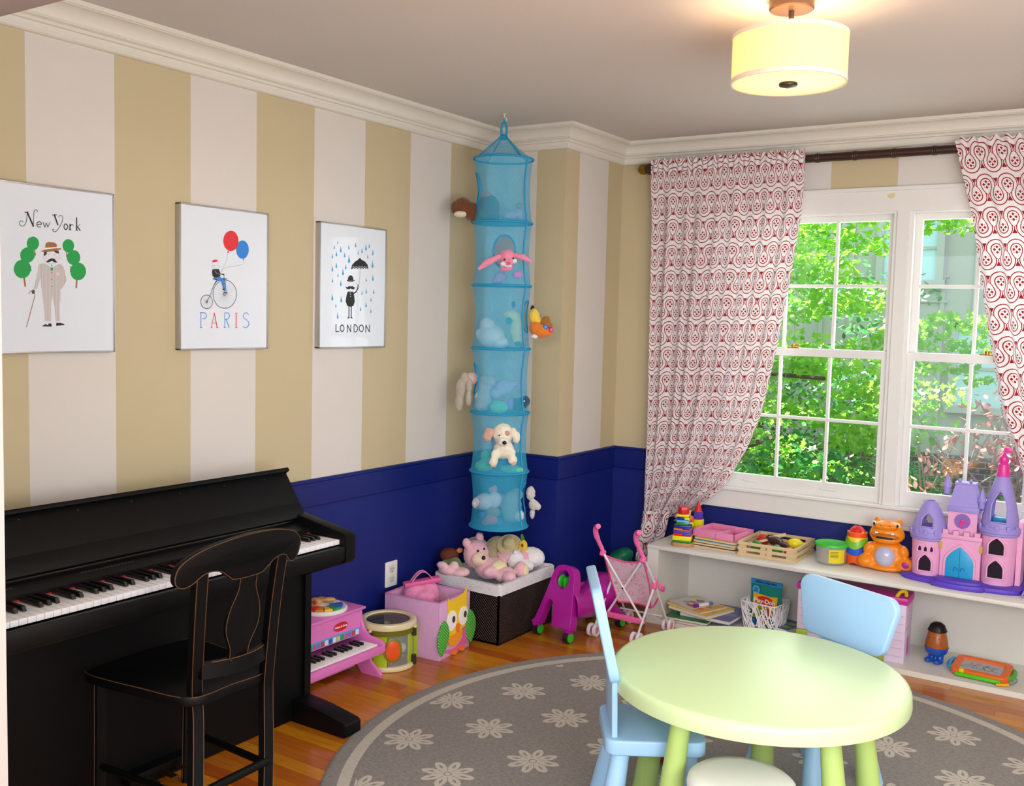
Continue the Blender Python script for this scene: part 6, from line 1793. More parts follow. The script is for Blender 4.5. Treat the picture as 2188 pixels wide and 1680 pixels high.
# curtain wall with door arch
wall = [(-.085, zb), (.075, zb), (.075, .195), (-.085, .195)]
B().plate(wall, [], .02, F(-.05)).out('front_wall', CP, t)
b = B()
for k in range(4):
    b.box((-.068 + k * .042, -.062, .222), (.022, .018, .02))
b.box((-.005, -.062, .205), (.165, .024, .018), bev=.002)
b.out('battlement', CP, t)
dr = B().prism(arch(-.005, zb, .112, .145), .006, F(-.071), bev=.001).out('door', CBL, t)
B().plate(arch(-.005, zb - .001, .128, .158), [arch(-.005, zb, .112, .145)], .009, F(-.070)).out('door_arch', CP, t)
b = B().box((-.005, -.078, .09), (.002, .002, .13))
for s in (-1, 1):
    b.tube([(-.005 + s * .014 + .008 * math.cos(a * .6), -.079, .065 + .011 * math.sin(a * .6)) for a in range(7)], .0018, n=5)
b.out('door_handle', plastic('#1a78a8'), dr)
for s in (-1, 1):
    B().box((-.005 + s * .080, -.072, .165), (.012, .003, .03)).out('banner', plastic('#c9a94a'), t)


def tower(cx, cy, r0, r1, z0, z1, wins, nm):
    b = B().lathe([(r0, z0), (r1, z1), (0, z1)], (cx, cy, 0), 40)
    o = b.out(nm, CP, t)
    for (dx, zc, w, h) in wins:
        rz_ = r0 + (r1 - r0) * (zc + h * .5 - z0) / (z1 - z0)
        y = cy - math.sqrt(max(1e-6, rz_ ** 2 - dx ** 2))
        q = B().plate(arch(cx + dx, zc - .004, w + .012, h + .012), [arch(cx + dx, zc, w, h)], .016, F(y + .012)).out('window_frame', CP, o)
        B().prism(arch(cx + dx, zc, w, h), .0125, F(y + .011)).out('opening_shade_plate', DKI, q)  # dark plate painted as the shaded opening, tower wall stays uncut
    return o


def crenel(cx, cy, r, z, h, nm):
    b = B().lathe([(r - .008, z - .016), (r, z - .012), (r, z - .004), (r + .004, z), (r + .004, z + h), (r - .002, z + h), (r - .004, z)], (cx, cy, 0), 40)
    for k in range(12):
        a = 2 * pi * k / 12
        b.box((cx + (r + .003) * math.cos(a), cy + (r + .003) * math.sin(a), z + h), (.008, .016, .022), (0, 0, a), bev=.002)
    return b.out(nm, CPL, t)


tower(-.142, -.02, .064, .069, zb, .185, [(.0, .045, .05, .07)] + [(dx, .13, .012, .022) for dx in (-.024, .0, .024)], 'left_tower')
crenel(-.142, -.02, .076, .19, .022, 'tower_parapet')


def cone(cx, cy, r, z0, z1, rt, win, nm, open_):
    def fc(u, v):
        a = 2 * pi * u
        rr = rt + (r - rt) * (1 - v ** 1.35) ** .9
        return (cx + rr * math.cos(a), cy + rr * math.sin(a), z0 + (z1 - z0) * v)
    b = B().grid(fc, 72, 30, cu=True)
    ww, zc, hh = win
    dl = []
    for f in b.bm.faces:
        c = f.calc_center_median()
        x, z = c.x - cx, c.z
        k = (z - zc) / hh
        wv = ww / 2 * (1 if k < .45 else max(0, 1 - ((k - .45) / .55) ** 1.6))
        if 0 < k < 1 and abs(x) < wv and (c.y < cy or open_):
            dl.append(f)
    bmesh.ops.delete(b.bm, geom=dl, context='FACES')
    o = b.out(nm, CPL, t)
    m_ = o.modifiers.new('s', 'SOLIDIFY')
    m_.thickness = .004
    pts = []
    for k in range(24):
        f = k / 23
        kk = abs(1 - 2 * f)
        kz = 1 - kk
        wv = ww / 2 * (1 if kz < .45 else max(0, 1 - ((kz - .45) / .55) ** 1.6))
        x = wv * (-1 if f < .5 else 1)
        z = zc + hh * kz
        v = (z - z0) / (z1 - z0)
        rr = rt + (r - rt) * (1 - v ** 1.35) ** .9
        pts.append((cx + x, cy - math.sqrt(max(1e-6, rr * rr - x * x)) - .001, z))
    B().tube(pts, .004, n=6, closed=True).out('window_frame', CPL, o)
    return o


cone(-.142, -.02, .076, .20, .345, .022, (.05, .235, .062), 'left_cone_roof', True)
# clock tower
cl_ = B().bx(-.066, .050, -.04, .06, zb, .31).out('clock_tower', CP, t, smooth=False)
ck = B().prism([(.032 * math.cos(k * pi / 16), .032 * math.sin(k * pi / 16)) for k in range(32)], .004, frame((-.008, -.040, .272), (1, 0, 0), (0, 0, 1))).out('clock_face', plastic('#8a6ab8'), cl_)
B().box((.002, -.046, .268), (.026, .004, .008), (0, .2, 0)).box((-.012, -.046, .258), (.01, .004, .02), (0, -.2, 0)).sph((-.008, -.046, .274), (.008, .004, .008)).out('clock_hand', CHP, ck)
b = B()
b.bx(-.072, .056, -.046, .066, .31, .335, bev=.003)
for z0, z1, w0, w1 in ((.335, .43, .060, .038),):
    for q in (0,):
        t_ = bmesh.new()
        vs = [t_.verts.new((-.008 + sx * (w0 if k == 0 else w1), .01 + sy * (.052 if k == 0 else .03), z0 if k == 0 else z1)) for k in (0, 1) for sx, sy in ((-1, -1), (1, -1), (1, 1), (-1, 1))]
        for fa in ((0, 1, 5, 4), (1, 2, 6, 5), (2, 3, 7, 6), (3, 0, 4, 7), (4, 5, 6, 7)):
            t_.faces.new([vs[i] for i in fa])
        b._merge(t_)
b.bx(-.05, .034, -.024, .044, .43, .436)
b.sph((-.03, -.02, .444), .008).sph((.014, -.02, .444), .008)
b.out('clock_roof', CPL, t)
for cx_, zt in ((-.078, .415), (.062, .365)):
    B().lathe([(0, zt - .04), (.012, zt - .03), (.015, zt - .0), (.019, zt), (.017, zt + .008), (.004, zt + .05), (0, zt + .055)], (cx_, -.03, 0), 20).out('turret', CPL, t)
# right tower
tower(.135, -.01, .066, .072, zb, .24, [(0, .055, .058, .075), (.0, .155, .058, .07)], 'right_tower')
crenel(.135, -.01, .080, .245, .022, 'tower_parapet')
cone(.135, -.01, .076, .255, .495, .020, (.064, .29, .135), 'right_cone_roof', True)
b = B().lathe([(.031, .482), (.024, .50), (.022, .53), (.017, .535), (.020, .545), (.018, .562), (.008, .572), (.004, .578), (.004, .60), (0, .602)], (.135, -.01, 0), 24)
b.box((.150, -.01, .592), (.028, .004, .022), bev=.001)
b.out('tower_cap', CHP, t)
B().bx(.105, .175, .0, .04, .27, .30, bev=.004).out('blue_bed', CBL, t)
B().bx(.205, .225, -.02, .10, zb, .29).out('side_wall', CP, t)
tag(B().box((2.53, .33, S0 + .02), (.10, .10, .012), (0, rad(-8), 0), bev=.003).bx(2.485, 2.50, .28, .38, S0, S0 + .03, bev=.003).bx(2.56, 2.58, .28, .38, S0, S0 + .012).out('toy_ramp', CPL), 'lilac plastic ramp piece on the bookcase right of the castle', 'toy ramp')

# ---------- lower shelf ----------
L0 = BZ
def book(label, cx, cy, z, w, d, h, rz, cover, page='#e9e4d8', cat='book', group=None, art=(), nm='book'):
    t = thing(nm, label, cat, (cx, cy, z), rz, group)
    B().bx(-w / 2 + .001, w / 2 - .003, -d / 2 + .003, d / 2 - .003, .0008, h - .0012).out('pages', mat(page, rough=.8, var=.05, key='pages'), t, smooth=False)
    b = B().bx(-w / 2, w / 2, -d / 2, d / 2, h - .0014, h).bx(-w / 2, w / 2, -d / 2, d / 2, 0, .0012).bx(-w / 2, -w / 2 + .0012, -d / 2, d / 2, 0, h)
    b.out('cover', mat(cover, rough=.35, var=.1, vs=20, key='cover' + cover), t, smooth=False)
    if art:
        b = B()
        rn = random.Random(cover)
        for k, c in enumerate(art):
            for q in range(3):
                x, y = rn.uniform(-w / 2 + .03, w / 2 - .03), rn.uniform(-d / 2 + .03, d / 2 - .03)
                r = rn.uniform(.01, .028)
                b.m(k).prism([(x + r * math.cos(j * .9) * 1.4, y + r * math.sin(j * .9) * rn.uniform(.6, 1)) for j in range(7)], .0003 + .0001 * (k * 3 + q), M.Translation((0, 0, h)))
        b.out('cover_picture', [plastic(c) for c in art], t, smooth=False)
    return t


book('pink book with white edges at the bottom of the left stack on the lower shelf', 1.035, .335, L0, .21, .26, .014, rad(2), '#d8307a')
book('green book above the pink book in the left stack on the lower shelf', 1.04, .33, L0 + .014, .22, .26, .013, rad(3), '#1c7a48')
book('wide violet-blue book lying under the colouring books on the lower shelf', 1.13, .375, L0 + .027, .26, .26, .018, rad(-2), '#5a5ea8', art=('#7a80c4', '#484c98'))
book('thick colouring book with yellow and blue cover in the left stack', 1.07, .345, L0 + .045, .24, .22, .016, rad(-16), '#e8c85a', art=('#7ac0d8', '#e8843a', '#f0e8d0'), nm='colouring_book', cat='colouring book')
book('colouring book with orange cover near the top of the left stack', 1.045, .345, L0 + .061, .22, .20, .008, rad(-20), '#e9b45a', art=('#e0703a', '#f2e8d4'), nm='colouring_book', cat='colouring book')
book('topmost magazine with red corner and dark figures on the left stack', 1.02, .36, L0 + .069, .17, .19, .004, rad(-26), '#d8d4cc', art=('#c8402a', '#4a4640', '#8aa8c0', '#e8c8a0'), nm='magazine', cat='magazine')
t = thing('marker_pen', 'white marker with purple cap lying on the topmost magazine', 'marker', (1.09, .315, L0 + .082), rad(62))
B().cyl((-.035, 0, 0), (.03, 0, 0), .0085, n=16).out('barrel', WHT, t)
B().cyl((-.058, 0, 0), (-.034, 0, 0), .0092, n=16).out('cap', plastic('#7a2ab0'), t)
B().cyl((.03, 0, 0), (.055, 0, 0), .0092, n=16).out('end_plug', plastic('#5a7ac8'), t)
# lattice basket
BCX, BCY = 1.372, .40
t = thing('lattice_basket', 'white plastic lattice basket with a modelling dough bag on the lower shelf', 'basket', (BCX, BCY, L0 + .001), rad(-8))
rn = random.Random(12)
def side(s, z):
    """perimeter param 0..1 -> xy with taper"""
    w = .078 + .016 * z / .135
    d_ = .075 + .014 * z / .135
    o = rrect(2 * w, 2 * d_, .022, 5)
    n = len(o)
    s = (s % 1) * n
    i = int(s)
    a, c = o[i % n], o[(i + 1) % n]
    f_ = s - i
    return V((a[0] + (c[0] - a[0]) * f_, a[1] + (c[1] - a[1]) * f_, z))
per = [0]
oo = rrect(.17, .16, .022, 5)
for i in range(len(oo)):
    per.append(per[-1] + (V(oo[(i + 1) % len(oo)]) - V(oo[i])).length)
def arcp(s, z):
    tgt = (s % 1) * per[-1]
    for i in range(len(oo)):
        if per[i + 1] >= tgt:
            return side((i + (tgt - per[i]) / max(1e-9, per[i + 1] - per[i])) / len(oo), z)
    return side(0, z)
b = B()
for k in range(150):
    s0 = rn.random()
    z0, z1 = rn.choice(((.004, .132), (.004, .132), (.02, .11))) if rn.random() < .8 else (rn.uniform(.01, .1), rn.uniform(.04, .132))
    ds = rn.choice((-1, 1)) * rn.uniform(.03, .10)
    bow = rn.uniform(-.03, .03)
    b.tube([arcp(s0 + ds * q / 8 + bow * math.sin(pi * q / 8), z0 + (z1 - z0) * q / 8) for q in range(9)], .0028, n=5)
b.tube([arcp(k / 60, .134) for k in range(60)], .0042, n=6, closed=True)
b.tube([arcp(k / 60, .004) for k in range(60)], .004, n=6, closed=True)
b.bx(-.076, .076, -.072, .072, .0, .003)
b.out('lattice_shell', mat('#efecf2', rough=.35, key='lattice'), t)
t = thing('dough_bag', 'teal and yellow resealable dough bag standing in the white lattice basket', 'bag', (1.372, .405, L0 + .018), rad(-7))
def bg(u, v):
    w = .082 * (1 - .05 * math.sin(pi * v))
    return (w * (2 * u - 1), -.012 * math.sin(pi * u) * math.sin(pi * v), .212 * v)
b = B().grid(bg, 12, 14)
b.grid(lambda u, v: (lambda p: (p[0], .004 - p[1], p[2]))(bg(u, v)), 12, 14)
b.out('bag_film', plastic('#0f8478'), t, ang=180)
fb_ = lambda y, z: frame((0, y, z), (1, 0, 0), (0, 0, 1))
hb_ = B().prism([(-.080, -.011), (.080, -.011), (.080, .011), (-.080, .011)], .001, fb_(-.0025, .200)).out('header_strip', plastic('#2a90d8'), t)
text('header_lettering', 'RESEALABLE BAG', .0145, plastic('#0c2a5a'), hb_, fb_(-.0045, .2005), bold=.0003)
yl = B().prism([(-.062, -.062), (.060, -.066), (.066, .045), (.03, .040), (-.02, .045), (-.060, .048)], .0015, fb_(-.0130, .100)).out('yellow_panel', plastic('#f0b81c'), t)
lo_ = B().prism([(.048 * math.cos(k * pi / 12), .026 * math.sin(k * pi / 12)) for k in range(24)], .001, fb_(-.0148, .112)).out('red_logo', plastic('#d8301c'), yl)
text('logo_lettering', 'Play-Doh', .030, WHT, lo_, fb_(-.0165, .112), bold=.0008)
st_ = B().prism([((.022 if k % 2 else .018) * math.cos(k * pi / 12), (.022 if k % 2 else .018) * math.sin(k * pi / 12)) for k in range(24)], .001, fb_(-.0105, .163) @ M.Translation((-.048, 0, 0))).out('blue_seal', plastic('#4ab2ea'), t)
B().bx(-.060, -.036, -.0125, -.0120, .168, .171).bx(-.058, -.038, -.0125, -.0120, .161, .164).bx(-.060, -.036, -.0125, -.0120, .154, .157).out('seal_print', plastic('#123a6a'), st_)
for k, (dx, dy, z, c, lb) in enumerate(((-.045, -.03, .03, '#1f6ab8', 'blue dough pot inside the white lattice basket at left'), (.0, -.04, .028, '#e8c41c', 'yellow dough pot at the front of the white lattice basket'), (.045, -.03, .03, '#1f9a8a', 'teal dough pot inside the white lattice basket at right'), (.02, -.035, .075, '#d8401c', 'red dough pot lying on top inside the white lattice basket'), (-.03, -.035, .078, '#9ab82a', 'lime dough pot lying on top at left inside the white lattice basket'))):
    q = thing('dough_pot', lb, 'dough pot', (BCX + dx, BCY + dy, L0 + z - .02), 0, 'dough pots in the lattice basket')
    B().lathe([(0, 0), (.019, 0), (.021, .034), (0, .034)], n=20).out('pot', WHT if k == 9 else plastic(c), q)
    B().lathe([(0, .034), (.0225, .034), (.0225, .043), (0, .043)], n=20).out('lid', plastic(c), q)
book('blue-violet book lying right of the white lattice basket', 1.475, .435, L0, .09, .16, .026, rad(-14), '#4a5aa0', art=('#8ab84a',))
# dollhouse behind the blue chair
DH = mat('#e2d0ea', rough=.5, var=.05, key='dollhouse')
t = thing('dollhouse', 'lavender toy house with magenta roof behind the right blue chair', 'toy house', (1.805, .33, L0), rad(2))
b = B().bx(-.235, .235, -.075, .075, 0, .262, bev=.004)
b.out('house_wall', DH, t)
b = B()
for k in range(6):
    b.bx(-.22, .225, -.0765, -.075, .03 + k * .036, .032 + k * .036)
for k in range(5):
    for q in range(6):
        b.bx(.234, .2362, -.06 + k * .026 + (q % 2) * .012, -.045 + k * .026 + (q % 2) * .012, .15 + q * .018, .159 + q * .018)
b.out('brick_relief', mat('#cba9d4', rough=.5, key='relief'), t)
rf = B().bx(-.24, .24, -.08, .08, .262, .292, bev=.004)
for k in range(12):
    rf.bx(.24, .2415, -.075 + k * .013, -.07 + k * .013, .262, .288)
rf = rf.out('roof', plastic('#c8289a'), t)
B().tube(spline([(.19, -.06, .29), (.205, -.06, .315), (.225, -.055, .318), (.228, -.05, .298)], 6), .008, n=10).out('hook_handle', plastic('#eec81c'), rf)
B().prism(arch(0, 0, .04, .085), .002, frame((.235, -.01, .03), (0, 1, 0), (0, 0, 1))).out('side_door', plastic('#c8589a'), t)
tag(B().box((1.60, .235, L0 + .04), (.05, .02, .08), (0, 0, .2), bev=.004).out('toy_box', plastic('#9ab82a')), 'small lime green toy box in front of the lavender toy house', 'toy')
tag(B().box((1.73, .232, L0 + .03), (.09, .02, .06), (0, 0, -.1), bev=.004).out('picture_card', plastic('#9cc8e0')), 'pale blue card leaning against the lavender toy house', 'card')
tag(B().box((1.93, .23, L0 + .022), (.07, .03, .044), (0, 0, .1), bev=.006).out('toy_box', mat('#8fae2a', rough=.5, var=.4, vs=120, key='limebox')), 'lime patterned box at the right front of the lavender toy house', 'box')
# brown egg-shaped toy
t = thing('egg_toy', 'brown egg-shaped toy with black cap and blue stand on the lower shelf', 'toy', (2.152, .385, L0), rad(-20))
B().lathe([(0, .036), (.028, .038), (.043, .052), (.048, .074), (.046, .098), (.040, .122), (.035, .142), (.024, .152), (0, .154)], n=32).out('egg_body', plastic('#a65a22'), t)
b = B()
for a, z, r in ((-1.9, .115, .0415), (-2.1, .095, .0455), (-2.15, .078, .0475), (-.9, .115, .0415), (-.75, .098, .0455), (-1.1, .07, .047)):
    b.sph((r * math.cos(a), r * math.sin(a), z), .0022, u=8, v=6)
b.out('peg_hole', plastic('#2a120a'), t)
B().lathe([(.0, .033), (.028, .0335), (.044, .048), (.050, .070), (.0495, .073), (.043, .052), (0, .037)], n=32).out('blue_cup', plastic('#1550b8'), t)
b = B()
for s in (-1, 1):
    b.tube([(s * .018, 0, .042), (s * .019, -.002, .02), (s * .02, -.006, .012)], [.016, .015, .016], n=14)
    b.sph((s * .021, -.016, .012), (.017, .03, .012))
b.out('blue_stand', plastic('#1550b8'), t)
B().lathe([(.039, .142), (.041, .145), (.037, .152), (.030, .170), (.016, .180), (0, .182)], n=32).out('black_cap', plastic('#0e0d10'), t)
# drawing board
t = thing('drawing_board', 'orange and green magnetic drawing board with grey screen on the lower shelf', 'drawing board', (2.345, .335, L0 + .004), rad(-3))
tilt = Euler((rad(7), 0, 0)).to_matrix().to_4x4()
tilt.translation = V((0, 0, .012))
q = B(tilt).plate(rrect(.225, .165, .03, 6), [rrect(.165, .105, .008, 3)], .024).out('frame', plastic('#ee6a1c'), t)
bv = q.modifiers.new('b', 'BEVEL')
bv.width = .004
bv.segments = 2
B(tilt).bx(-.085, .085, -.055, .055, .010, .016).out('screen', mat('#b4b6bc', rough=.4, var=.05, vs=90, key='screen'), t, smooth=False)
b = B(tilt)
rn = random.Random(4)
for k in range(3):
    P = [(rn.uniform(-.06, .06) * .4 + (-.04, 0, .04)[k] + .02 * math.cos(j * .7 + k), .025 * math.sin(j * 1.1 + k), .0163) for j in range(12)]
    b.tube(spline(P, 5), .0007, n=4)
b.out('scribble', plastic('#55575e'), t)
B(tilt).bx(-.09, .09, -.094, -.074, .0, .015, bev=.005).out('eraser_bar', plastic('#58c81c'), t)
B(tilt).bx(-.075, -.055, -.086, -.066, .014, .03, bev=.004).out('eraser_knob', plastic('#efc81c'), t)
B(tilt).tube(spline([(-.10, -.05, .012), (-.125, -.03, .012), (-.125, .03, .012), (-.10, .05, .012)], 6), .010, n=10).out('blue_handle', plastic('#2a9ad0'), t)
B(tilt).tube(spline([(.10, -.05, .012), (.122, -.03, .012), (.122, .03, .012), (.10, .05, .012)], 6), .010, n=10).out('green_handle', plastic('#3fae2a'), t)
B().cyl((.075, -.112, .004), (.118, -.085, .005), .006, n=10).out('pen', plastic('#efb01c'), t)
B().tube(spline([(.115, .0, .02), (.14, -.02, .012), (.132, -.06, .006), (.118, -.085, .006)], 6), .0016, n=5).out('pen_cord', plastic('#2a7a8a'), t)
# ================= outside =================
def leafmat(name, c1, c2, tr=.35):
    m, nt, b = newmat(name)
    vec = coords(nt)[0]
    g = nt.nodes.new('ShaderNodeNewGeometry')
    n = noisen(nt, vec, 2.2, 3)
    r = E(g.outputs['Random Per Island'])
    c = mixc(nt, r * .6 + E(n) * .4, c1, c2)
    nt.links.new(c, b.inputs['Base Color'])
    b.inputs['Roughness'].default_value = .45
    t = nt.nodes.new('ShaderNodeBsdfTranslucent')
    nt.links.new(c, t.inputs[0])
    x = nt.nodes.new('ShaderNodeMixShader')
    x.inputs[0].default_value = tr
    nt.links.new(b.outputs[0], x.inputs[1])
    nt.links.new(t.outputs[0], x.inputs[2])
    nt.links.new(x.outputs[0], nt.nodes['Material Output'].inputs[0])
    return m


LEAF = [(0, -1), (.28, -.62), (.85, -.55), (.55, -.1), (.95, .25), (.42, .32), (.0, 1), (-.42, .32), (-.95, .25), (-.55, -.1), (-.85, -.55), (-.28, -.62)]
LEAF2 = [(0, -1), (.38, -.45), (.45, .1), (0, 1), (-.45, .1), (-.38, -.45)]


def foliage(clusters, per, size, seed, shape=LEAF, droop=.35):
    rn = random.Random(seed)
    vs, fs = [], []
    for (c, r) in clusters:
        for k in range(int(per * (r[0] / .4) ** 1.6)):
            while True:
                p = V((rn.uniform(-1, 1), rn.uniform(-1, 1), rn.uniform(-1, 1)))
                if p.length < 1:
                    break
            p = V((c[0] + p.x * r[0], c[1] + p.y * r[1], c[2] + p.z * r[2] - .25 * r[2] * (p.x * p.x + p.y * p.y)))
            e = Euler((rn.gauss(.5, .5), rn.gauss(0, .5), rn.uniform(0, 6.28))).to_matrix()
            s = size * rn.uniform(.6, 1.25)
            i0 = len(vs)
            for a, q in shape:
                vs.append(tuple(p + e @ V((a * s, q * s, -.12 * s * abs(a)))))
            fs.append(tuple(range(i0, i0 + len(shape))))
    b = B()
    me = bpy.data.meshes.new('f')
    me.from_pydata(vs, [], fs)
    b.bm.from_mesh(me)
    bpy.data.meshes.remove(me)
    return b


BARK = mat('#4a3a2c', rough=.9, var=.3, bump=.6, bs=30, key='bark')
G1 = leafmat('maple_leaf', '#56ae34', '#b4e050', .5)
G2 = leafmat('shade_leaf', '#2a7a3c', '#5aa850', .35)
G3 = leafmat('red_leaf', '#8a6a5a', '#c88a86', .3)
rn = random.Random(21)
# big maple filling the left window
cl = []
for k in range(165):
    x = rn.uniform(-1.3, 1.25)
    z = rn.uniform(-.5, 3.2)
    y = rn.uniform(3.0, 4.6)
    w = rn.uniform(.25, .5)
    if x > .75 and (1.25 < z < 2.2) and rn.random() < .7:
        continue
    cl.append(((x, y, z), (w, w * .8, w * .28)))
t = thing('maple_tree', 'bright green maple tree filling the view through the left window', 'tree', (0, 0, 0))
foliage(cl, 150, .034, 5).out('foliage', G1, t, smooth=False)
b = B().tube(spline([(-.5, 4.0, -.9), (-.45, 4.0, .4), (-.3, 3.9, 1.4), (-.2, 3.9, 3.0)], 6), .11, n=10)
for k in range(10):
    z0 = .3 + k * .28
    b.tube(spline([(-.4 + .03 * k, 4.0, z0), (rn.uniform(-.9, .3), rn.uniform(3.4, 4.4), z0 + .2), (rn.uniform(-1.1, 1.1), rn.uniform(3.2, 4.5), z0 + rn.uniform(-.1, .3))], 5), .018, n=6)
b.out('trunk', BARK, t)
# second tree whose branches reach over the right window
cl = []
for (x, z, w) in ((1.45, 2.35, .35), (1.65, 2.25, .3), (1.35, 2.05, .25), (1.9, 2.45, .4), (1.25, 1.35, .35), (1.5, 1.42, .35), (1.75, 1.55, .25), (1.4, 1.2, .3), (1.65, 1.22, .3), (1.25, 1.0, .25), (1.85, 1.35, .22), (1.3, .8, .2), (2.05, 1.5, .3), (1.95, 1.15, .14), (2.4, 1.9, .5), (2.6, 2.4, .5)):
    cl.append(((x - .12, rn.uniform(3.1, 3.7), z), (w, w * .7, w * .26)))
t = thing('maple_tree', 'maple branch with pale leaves reaching across the right window', 'tree', (0, 0, 0))
foliage(cl, 170, .032, 8).out('foliage', G1, t, smooth=False)
b = B().tube(spline([(3.4, 3.8, -.9), (3.3, 3.8, 1.2), (3.0, 3.6, 2.2), (2.2, 3.5, 2.5), (1.3, 3.4, 2.3)], 8), .04, n=8)
for k in range(0):
    b.tube(spline([(2.4 - k * .2, 3.5, 2.45), (2.0 - k * .18, 3.4, 1.9 - .1 * k), (1.7 - k * .12, 3.4, 1.5 - .1 * k)], 5), .012, n=6)
b.out('trunk', BARK, t)
# reddish shrub under the right window
cl = [((rn.uniform(1.55, 2.5), rn.uniform(2.2, 2.9), rn.uniform(.25, 1.02)), (.22, .2, .12)) for k in range(26)]
cl = [c for c in cl if c[0][2] < .55 + (c[0][0] - 1.5) * .9]
t = thing('red_shrub', 'shrub with reddish leaves and thin stems outside the right window', 'shrub', (0, 0, 0))
foliage(cl, 90, .03, 9, LEAF2).out('foliage', G3, t, smooth=False)
b = B()
for k in range(26):
    x0 = rn.uniform(1.7, 2.3)
    b.tube(spline([(x0, 2.6, -.5), (x0 + rn.uniform(-.2, .2), 2.6, .3), (x0 + rn.uniform(-.5, .5), rn.uniform(2.3, 2.9), rn.uniform(.6, 1.05))], 5), .006, n=5)
b.out('stem', mat('#8a8478', rough=.9, key='stems'), t)
cl = [((rn.uniform(1.0, 1.9), rn.uniform(2.5, 3.4), rn.uniform(-.1, .5)), (.28, .25, .13)) for k in range(34)]
t = thing('green_shrub', 'low dark green shrub outside below the right window', 'shrub', (0, 0, 0))
foliage(cl, 130, .028, 10, LEAF2).out('foliage', G2, t, smooth=False)
b = B()
for k in range(8):
    b.tube([(1.4, 2.9, -.6), (rn.uniform(1.0, 1.9), rn.uniform(2.5, 3.3), .3)], .01, n=5)
b.out('stem', BARK, t)
cl = [((rn.uniform(-.9, .9), rn.uniform(2.3, 3.2), rn.uniform(-.2, .55)), (.3, .25, .14)) for k in range(36)]
t = thing('green_shrub', 'dark green shrub outside low behind the left window', 'shrub', (0, 0, 0))
foliage(cl, 120, .032, 11).out('foliage', G2, t, smooth=False)
b = B()
for k in range(8):
    b.tube([(0, 2.9, -.6), (rn.uniform(-.9, .9), rn.uniform(2.4, 3.2), .3)], .01, n=5)
b.out('stem', BARK, t)
cl = [((rn.uniform(-2.2, .9), rn.uniform(5.0, 6.0), rn.uniform(.2, 2.0)), (.4, .3, .22)) for k in range(40)]
t = thing('evergreen_tree', 'dark evergreen against the grey house seen through the left window', 'tree', (0, 0, 0))
foliage(cl, 110, .04, 12, LEAF2).out('foliage', G2, t, smooth=False)
B().tube([(-.5, 5.5, -.8), (-.5, 5.5, 2.2)], [.09, .04], n=8).out('trunk', BARK, t)
# neighbour house
t = thing('neighbour_house', 'grey board-and-batten neighbouring house with brick base outside the window', 'house', (0, 0, 0))
SID = mat('#b2b3b2', rough=.8, var=.05, key='siding')
b = B().bx(-6, 6, 6.5, 6.7, .1, 3.5)
for k in range(40):
    x = -5.9 + k * .3
    b.bx(x - .02, x + .02, 6.48, 6.5, .1, 3.5)
for zz in (1.75, 2.0):
    b.bx(-6, 1.05, 6.475, 6.5, zz - .012, zz + .012)
b.out('siding', SID, t, smooth=False)
bm_, nt, bb = newmat('brick')
br = nt.nodes.new('ShaderNodeTexBrick')
br.inputs['Scale'].default_value = 4.2
br.inputs['Color1'].default_value = lin('#6e524a')
br.inputs['Color2'].default_value = lin('#544440')
br.inputs['Mortar'].default_value = lin('#a09a92')
br.inputs['Mortar Size'].default_value = .015
tcn = nt.nodes.new('ShaderNodeTexCoord')
sep = nt.nodes.new('ShaderNodeSeparateXYZ')
cmb = nt.nodes.new('ShaderNodeCombineXYZ')
nt.links.new(tcn.outputs['Object'], sep.inputs[0])
nt.links.new(sep.outputs[0], cmb.inputs[0])
nt.links.new(sep.outputs[2], cmb.inputs[1])
nt.links.new(cmb.outputs[0], br.inputs['Vector'])
nt.links.new(br.outputs[0], bb.inputs['Base Color'])
B().bx(-6, 6, 6.44, 6.7, -1.2, .22).out('brick_base', bm_, t, smooth=False)
PANE = mat('#bcdcf0', rough=.3, var=.02, key='blind_pane')
HT = mat('#b4b6b6', rough=.6, key='house_trim')
for (x0, x1, z0, z1) in ((1.17, 1.62, .72, 1.47), (.42, .93, 1.96, 2.6), (1.55, 2.0, 2.2, 3.0)):
    fr_ = B().bx(x0 - .07, x0, 6.44, 6.5, z0 - .07, z1 + .07).bx(x1, x1 + .07, 6.44, 6.5, z0 - .07, z1 + .07).bx(x0 - .07, x1 + .07, 6.44, 6.5, z1, z1 + .07).bx(x0 - .09, x1 + .09, 6.42, 6.5, z0 - .07, z0).bx(x0, x1, 6.455, 6.5, (z0 + z1) / 2 - .015, (z0 + z1) / 2 + .015).out('window_frame', HT, t, smooth=False)
    B().bx(x0, x1, 6.47, 6.5, z0, z1).out('window_pane', PANE, fr_, smooth=False)
struct(B().bx(-9, 12, D + .15, 14, -1.2, -.55).out('ground_outside', mat('#4a5038', rough=1, var=.4, vs=3, key='yard')))

# ================= light and camera =================
w = bpy.data.worlds.new('World')
SC.world = w
w.use_nodes = True
bg = w.node_tree.nodes['Background']
bg.inputs[0].default_value = (.78, .88, 1, 1)
bg.inputs[1].default_value = 1.9


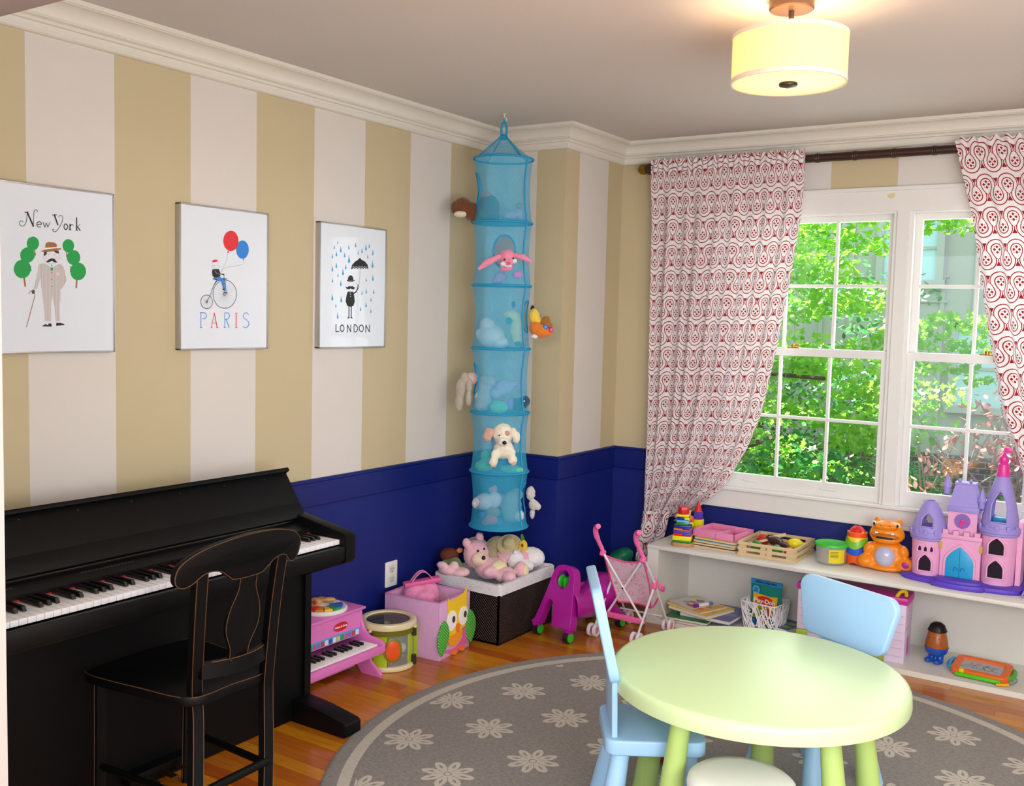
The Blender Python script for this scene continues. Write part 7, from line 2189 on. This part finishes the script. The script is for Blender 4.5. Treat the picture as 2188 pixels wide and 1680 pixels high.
def light(name, kind, loc, target, energy, col=(1, 1, 1), size=1, sy=None, spread=None):
    l = bpy.data.lights.new(name, kind)
    l.energy = energy
    l.color = col
    if kind == 'AREA':
        l.size = size
        if sy:
            l.shape = 'RECTANGLE'
            l.size_y = sy
        if spread:
            l.spread = spread
    elif kind == 'SUN':
        l.angle = rad(size)
    else:
        l.shadow_soft_size = size
    o = bpy.data.objects.new(name, l)
    COL.objects.link(o)
    o.location = loc
    o.rotation_euler = (V(target) - V(loc)).to_track_quat('-Z', 'Y').to_euler()
    return o


light('sun', 'SUN', (-5, 7.5, 12), (1.2, 3.5, 1), 46, (1, .98, .9), 1)
struct(B().bx(-3, 6, D + .15, 1.75, 2.47, 2.55).out('trim_4', mat('#8d8a84', rough=.8, key='sun_block_grey')))  # unseen slab added over the window to keep direct sun out of the room
light('right_side_light', 'AREA', (3.85, -2.0, 1.75), (0, -.6, 1.1), 38, (.96, .98, 1), 1.7, 1.5)  # area light from the right, following the organizer's shadow; no window in that wall
light('hall_fill', 'AREA', (3.0, -5.4, 2.25), (1.4, -.6, .8), 74, (.98, .99, 1), 1.6, 1.0)  # soft area light added behind the camera to brighten the room
light('lamp_bulb', 'POINT', (LX, LY, H - .16), (LX, LY, 0), 5, (1, .70, .42), .04)
light('bounce_light', 'AREA', (3.5, -3.6, 1.1), (1.6, -.9, 2.42), 42, (.96, .99, 1), .9)
light('lamp_down', 'AREA', (LX, LY, H - .255), (LX, LY, 0), 2.5, (1, .86, .62), .28)
light('window_fill', 'AREA', (1.9, D + .35, 1.5), (1.9, -1.5, .7), 22, (.86, .95, 1), 1.6, 1.2)  # area lamp added outside the panes as extra daylight fill

cam = bpy.data.cameras.new('Camera')
cam.sensor_width = 36
cam.lens = 2139.0 / 2188 * 36
cam.clip_start = .05
co = bpy.data.objects.new('Camera', cam)
COL.objects.link(co)
r_ = V((0.83533658, 0.54918138, 0.02475079))
u_ = V((-0.06269293, 0.05043719, 0.99675759))
fw = V((-0.54615235, 0.83417978, -0.07656182))
m = M((r_, u_, -fw)).transposed().to_4x4()
m.translation = V((2.92641679, -4.25454959, 1.49699813))
co.matrix_world = m
SC.camera = co
SC.view_settings.view_transform = 'Standard'
SC.view_settings.look = 'None'
SC.view_settings.exposure = 0
SC.view_settings.gamma = 1
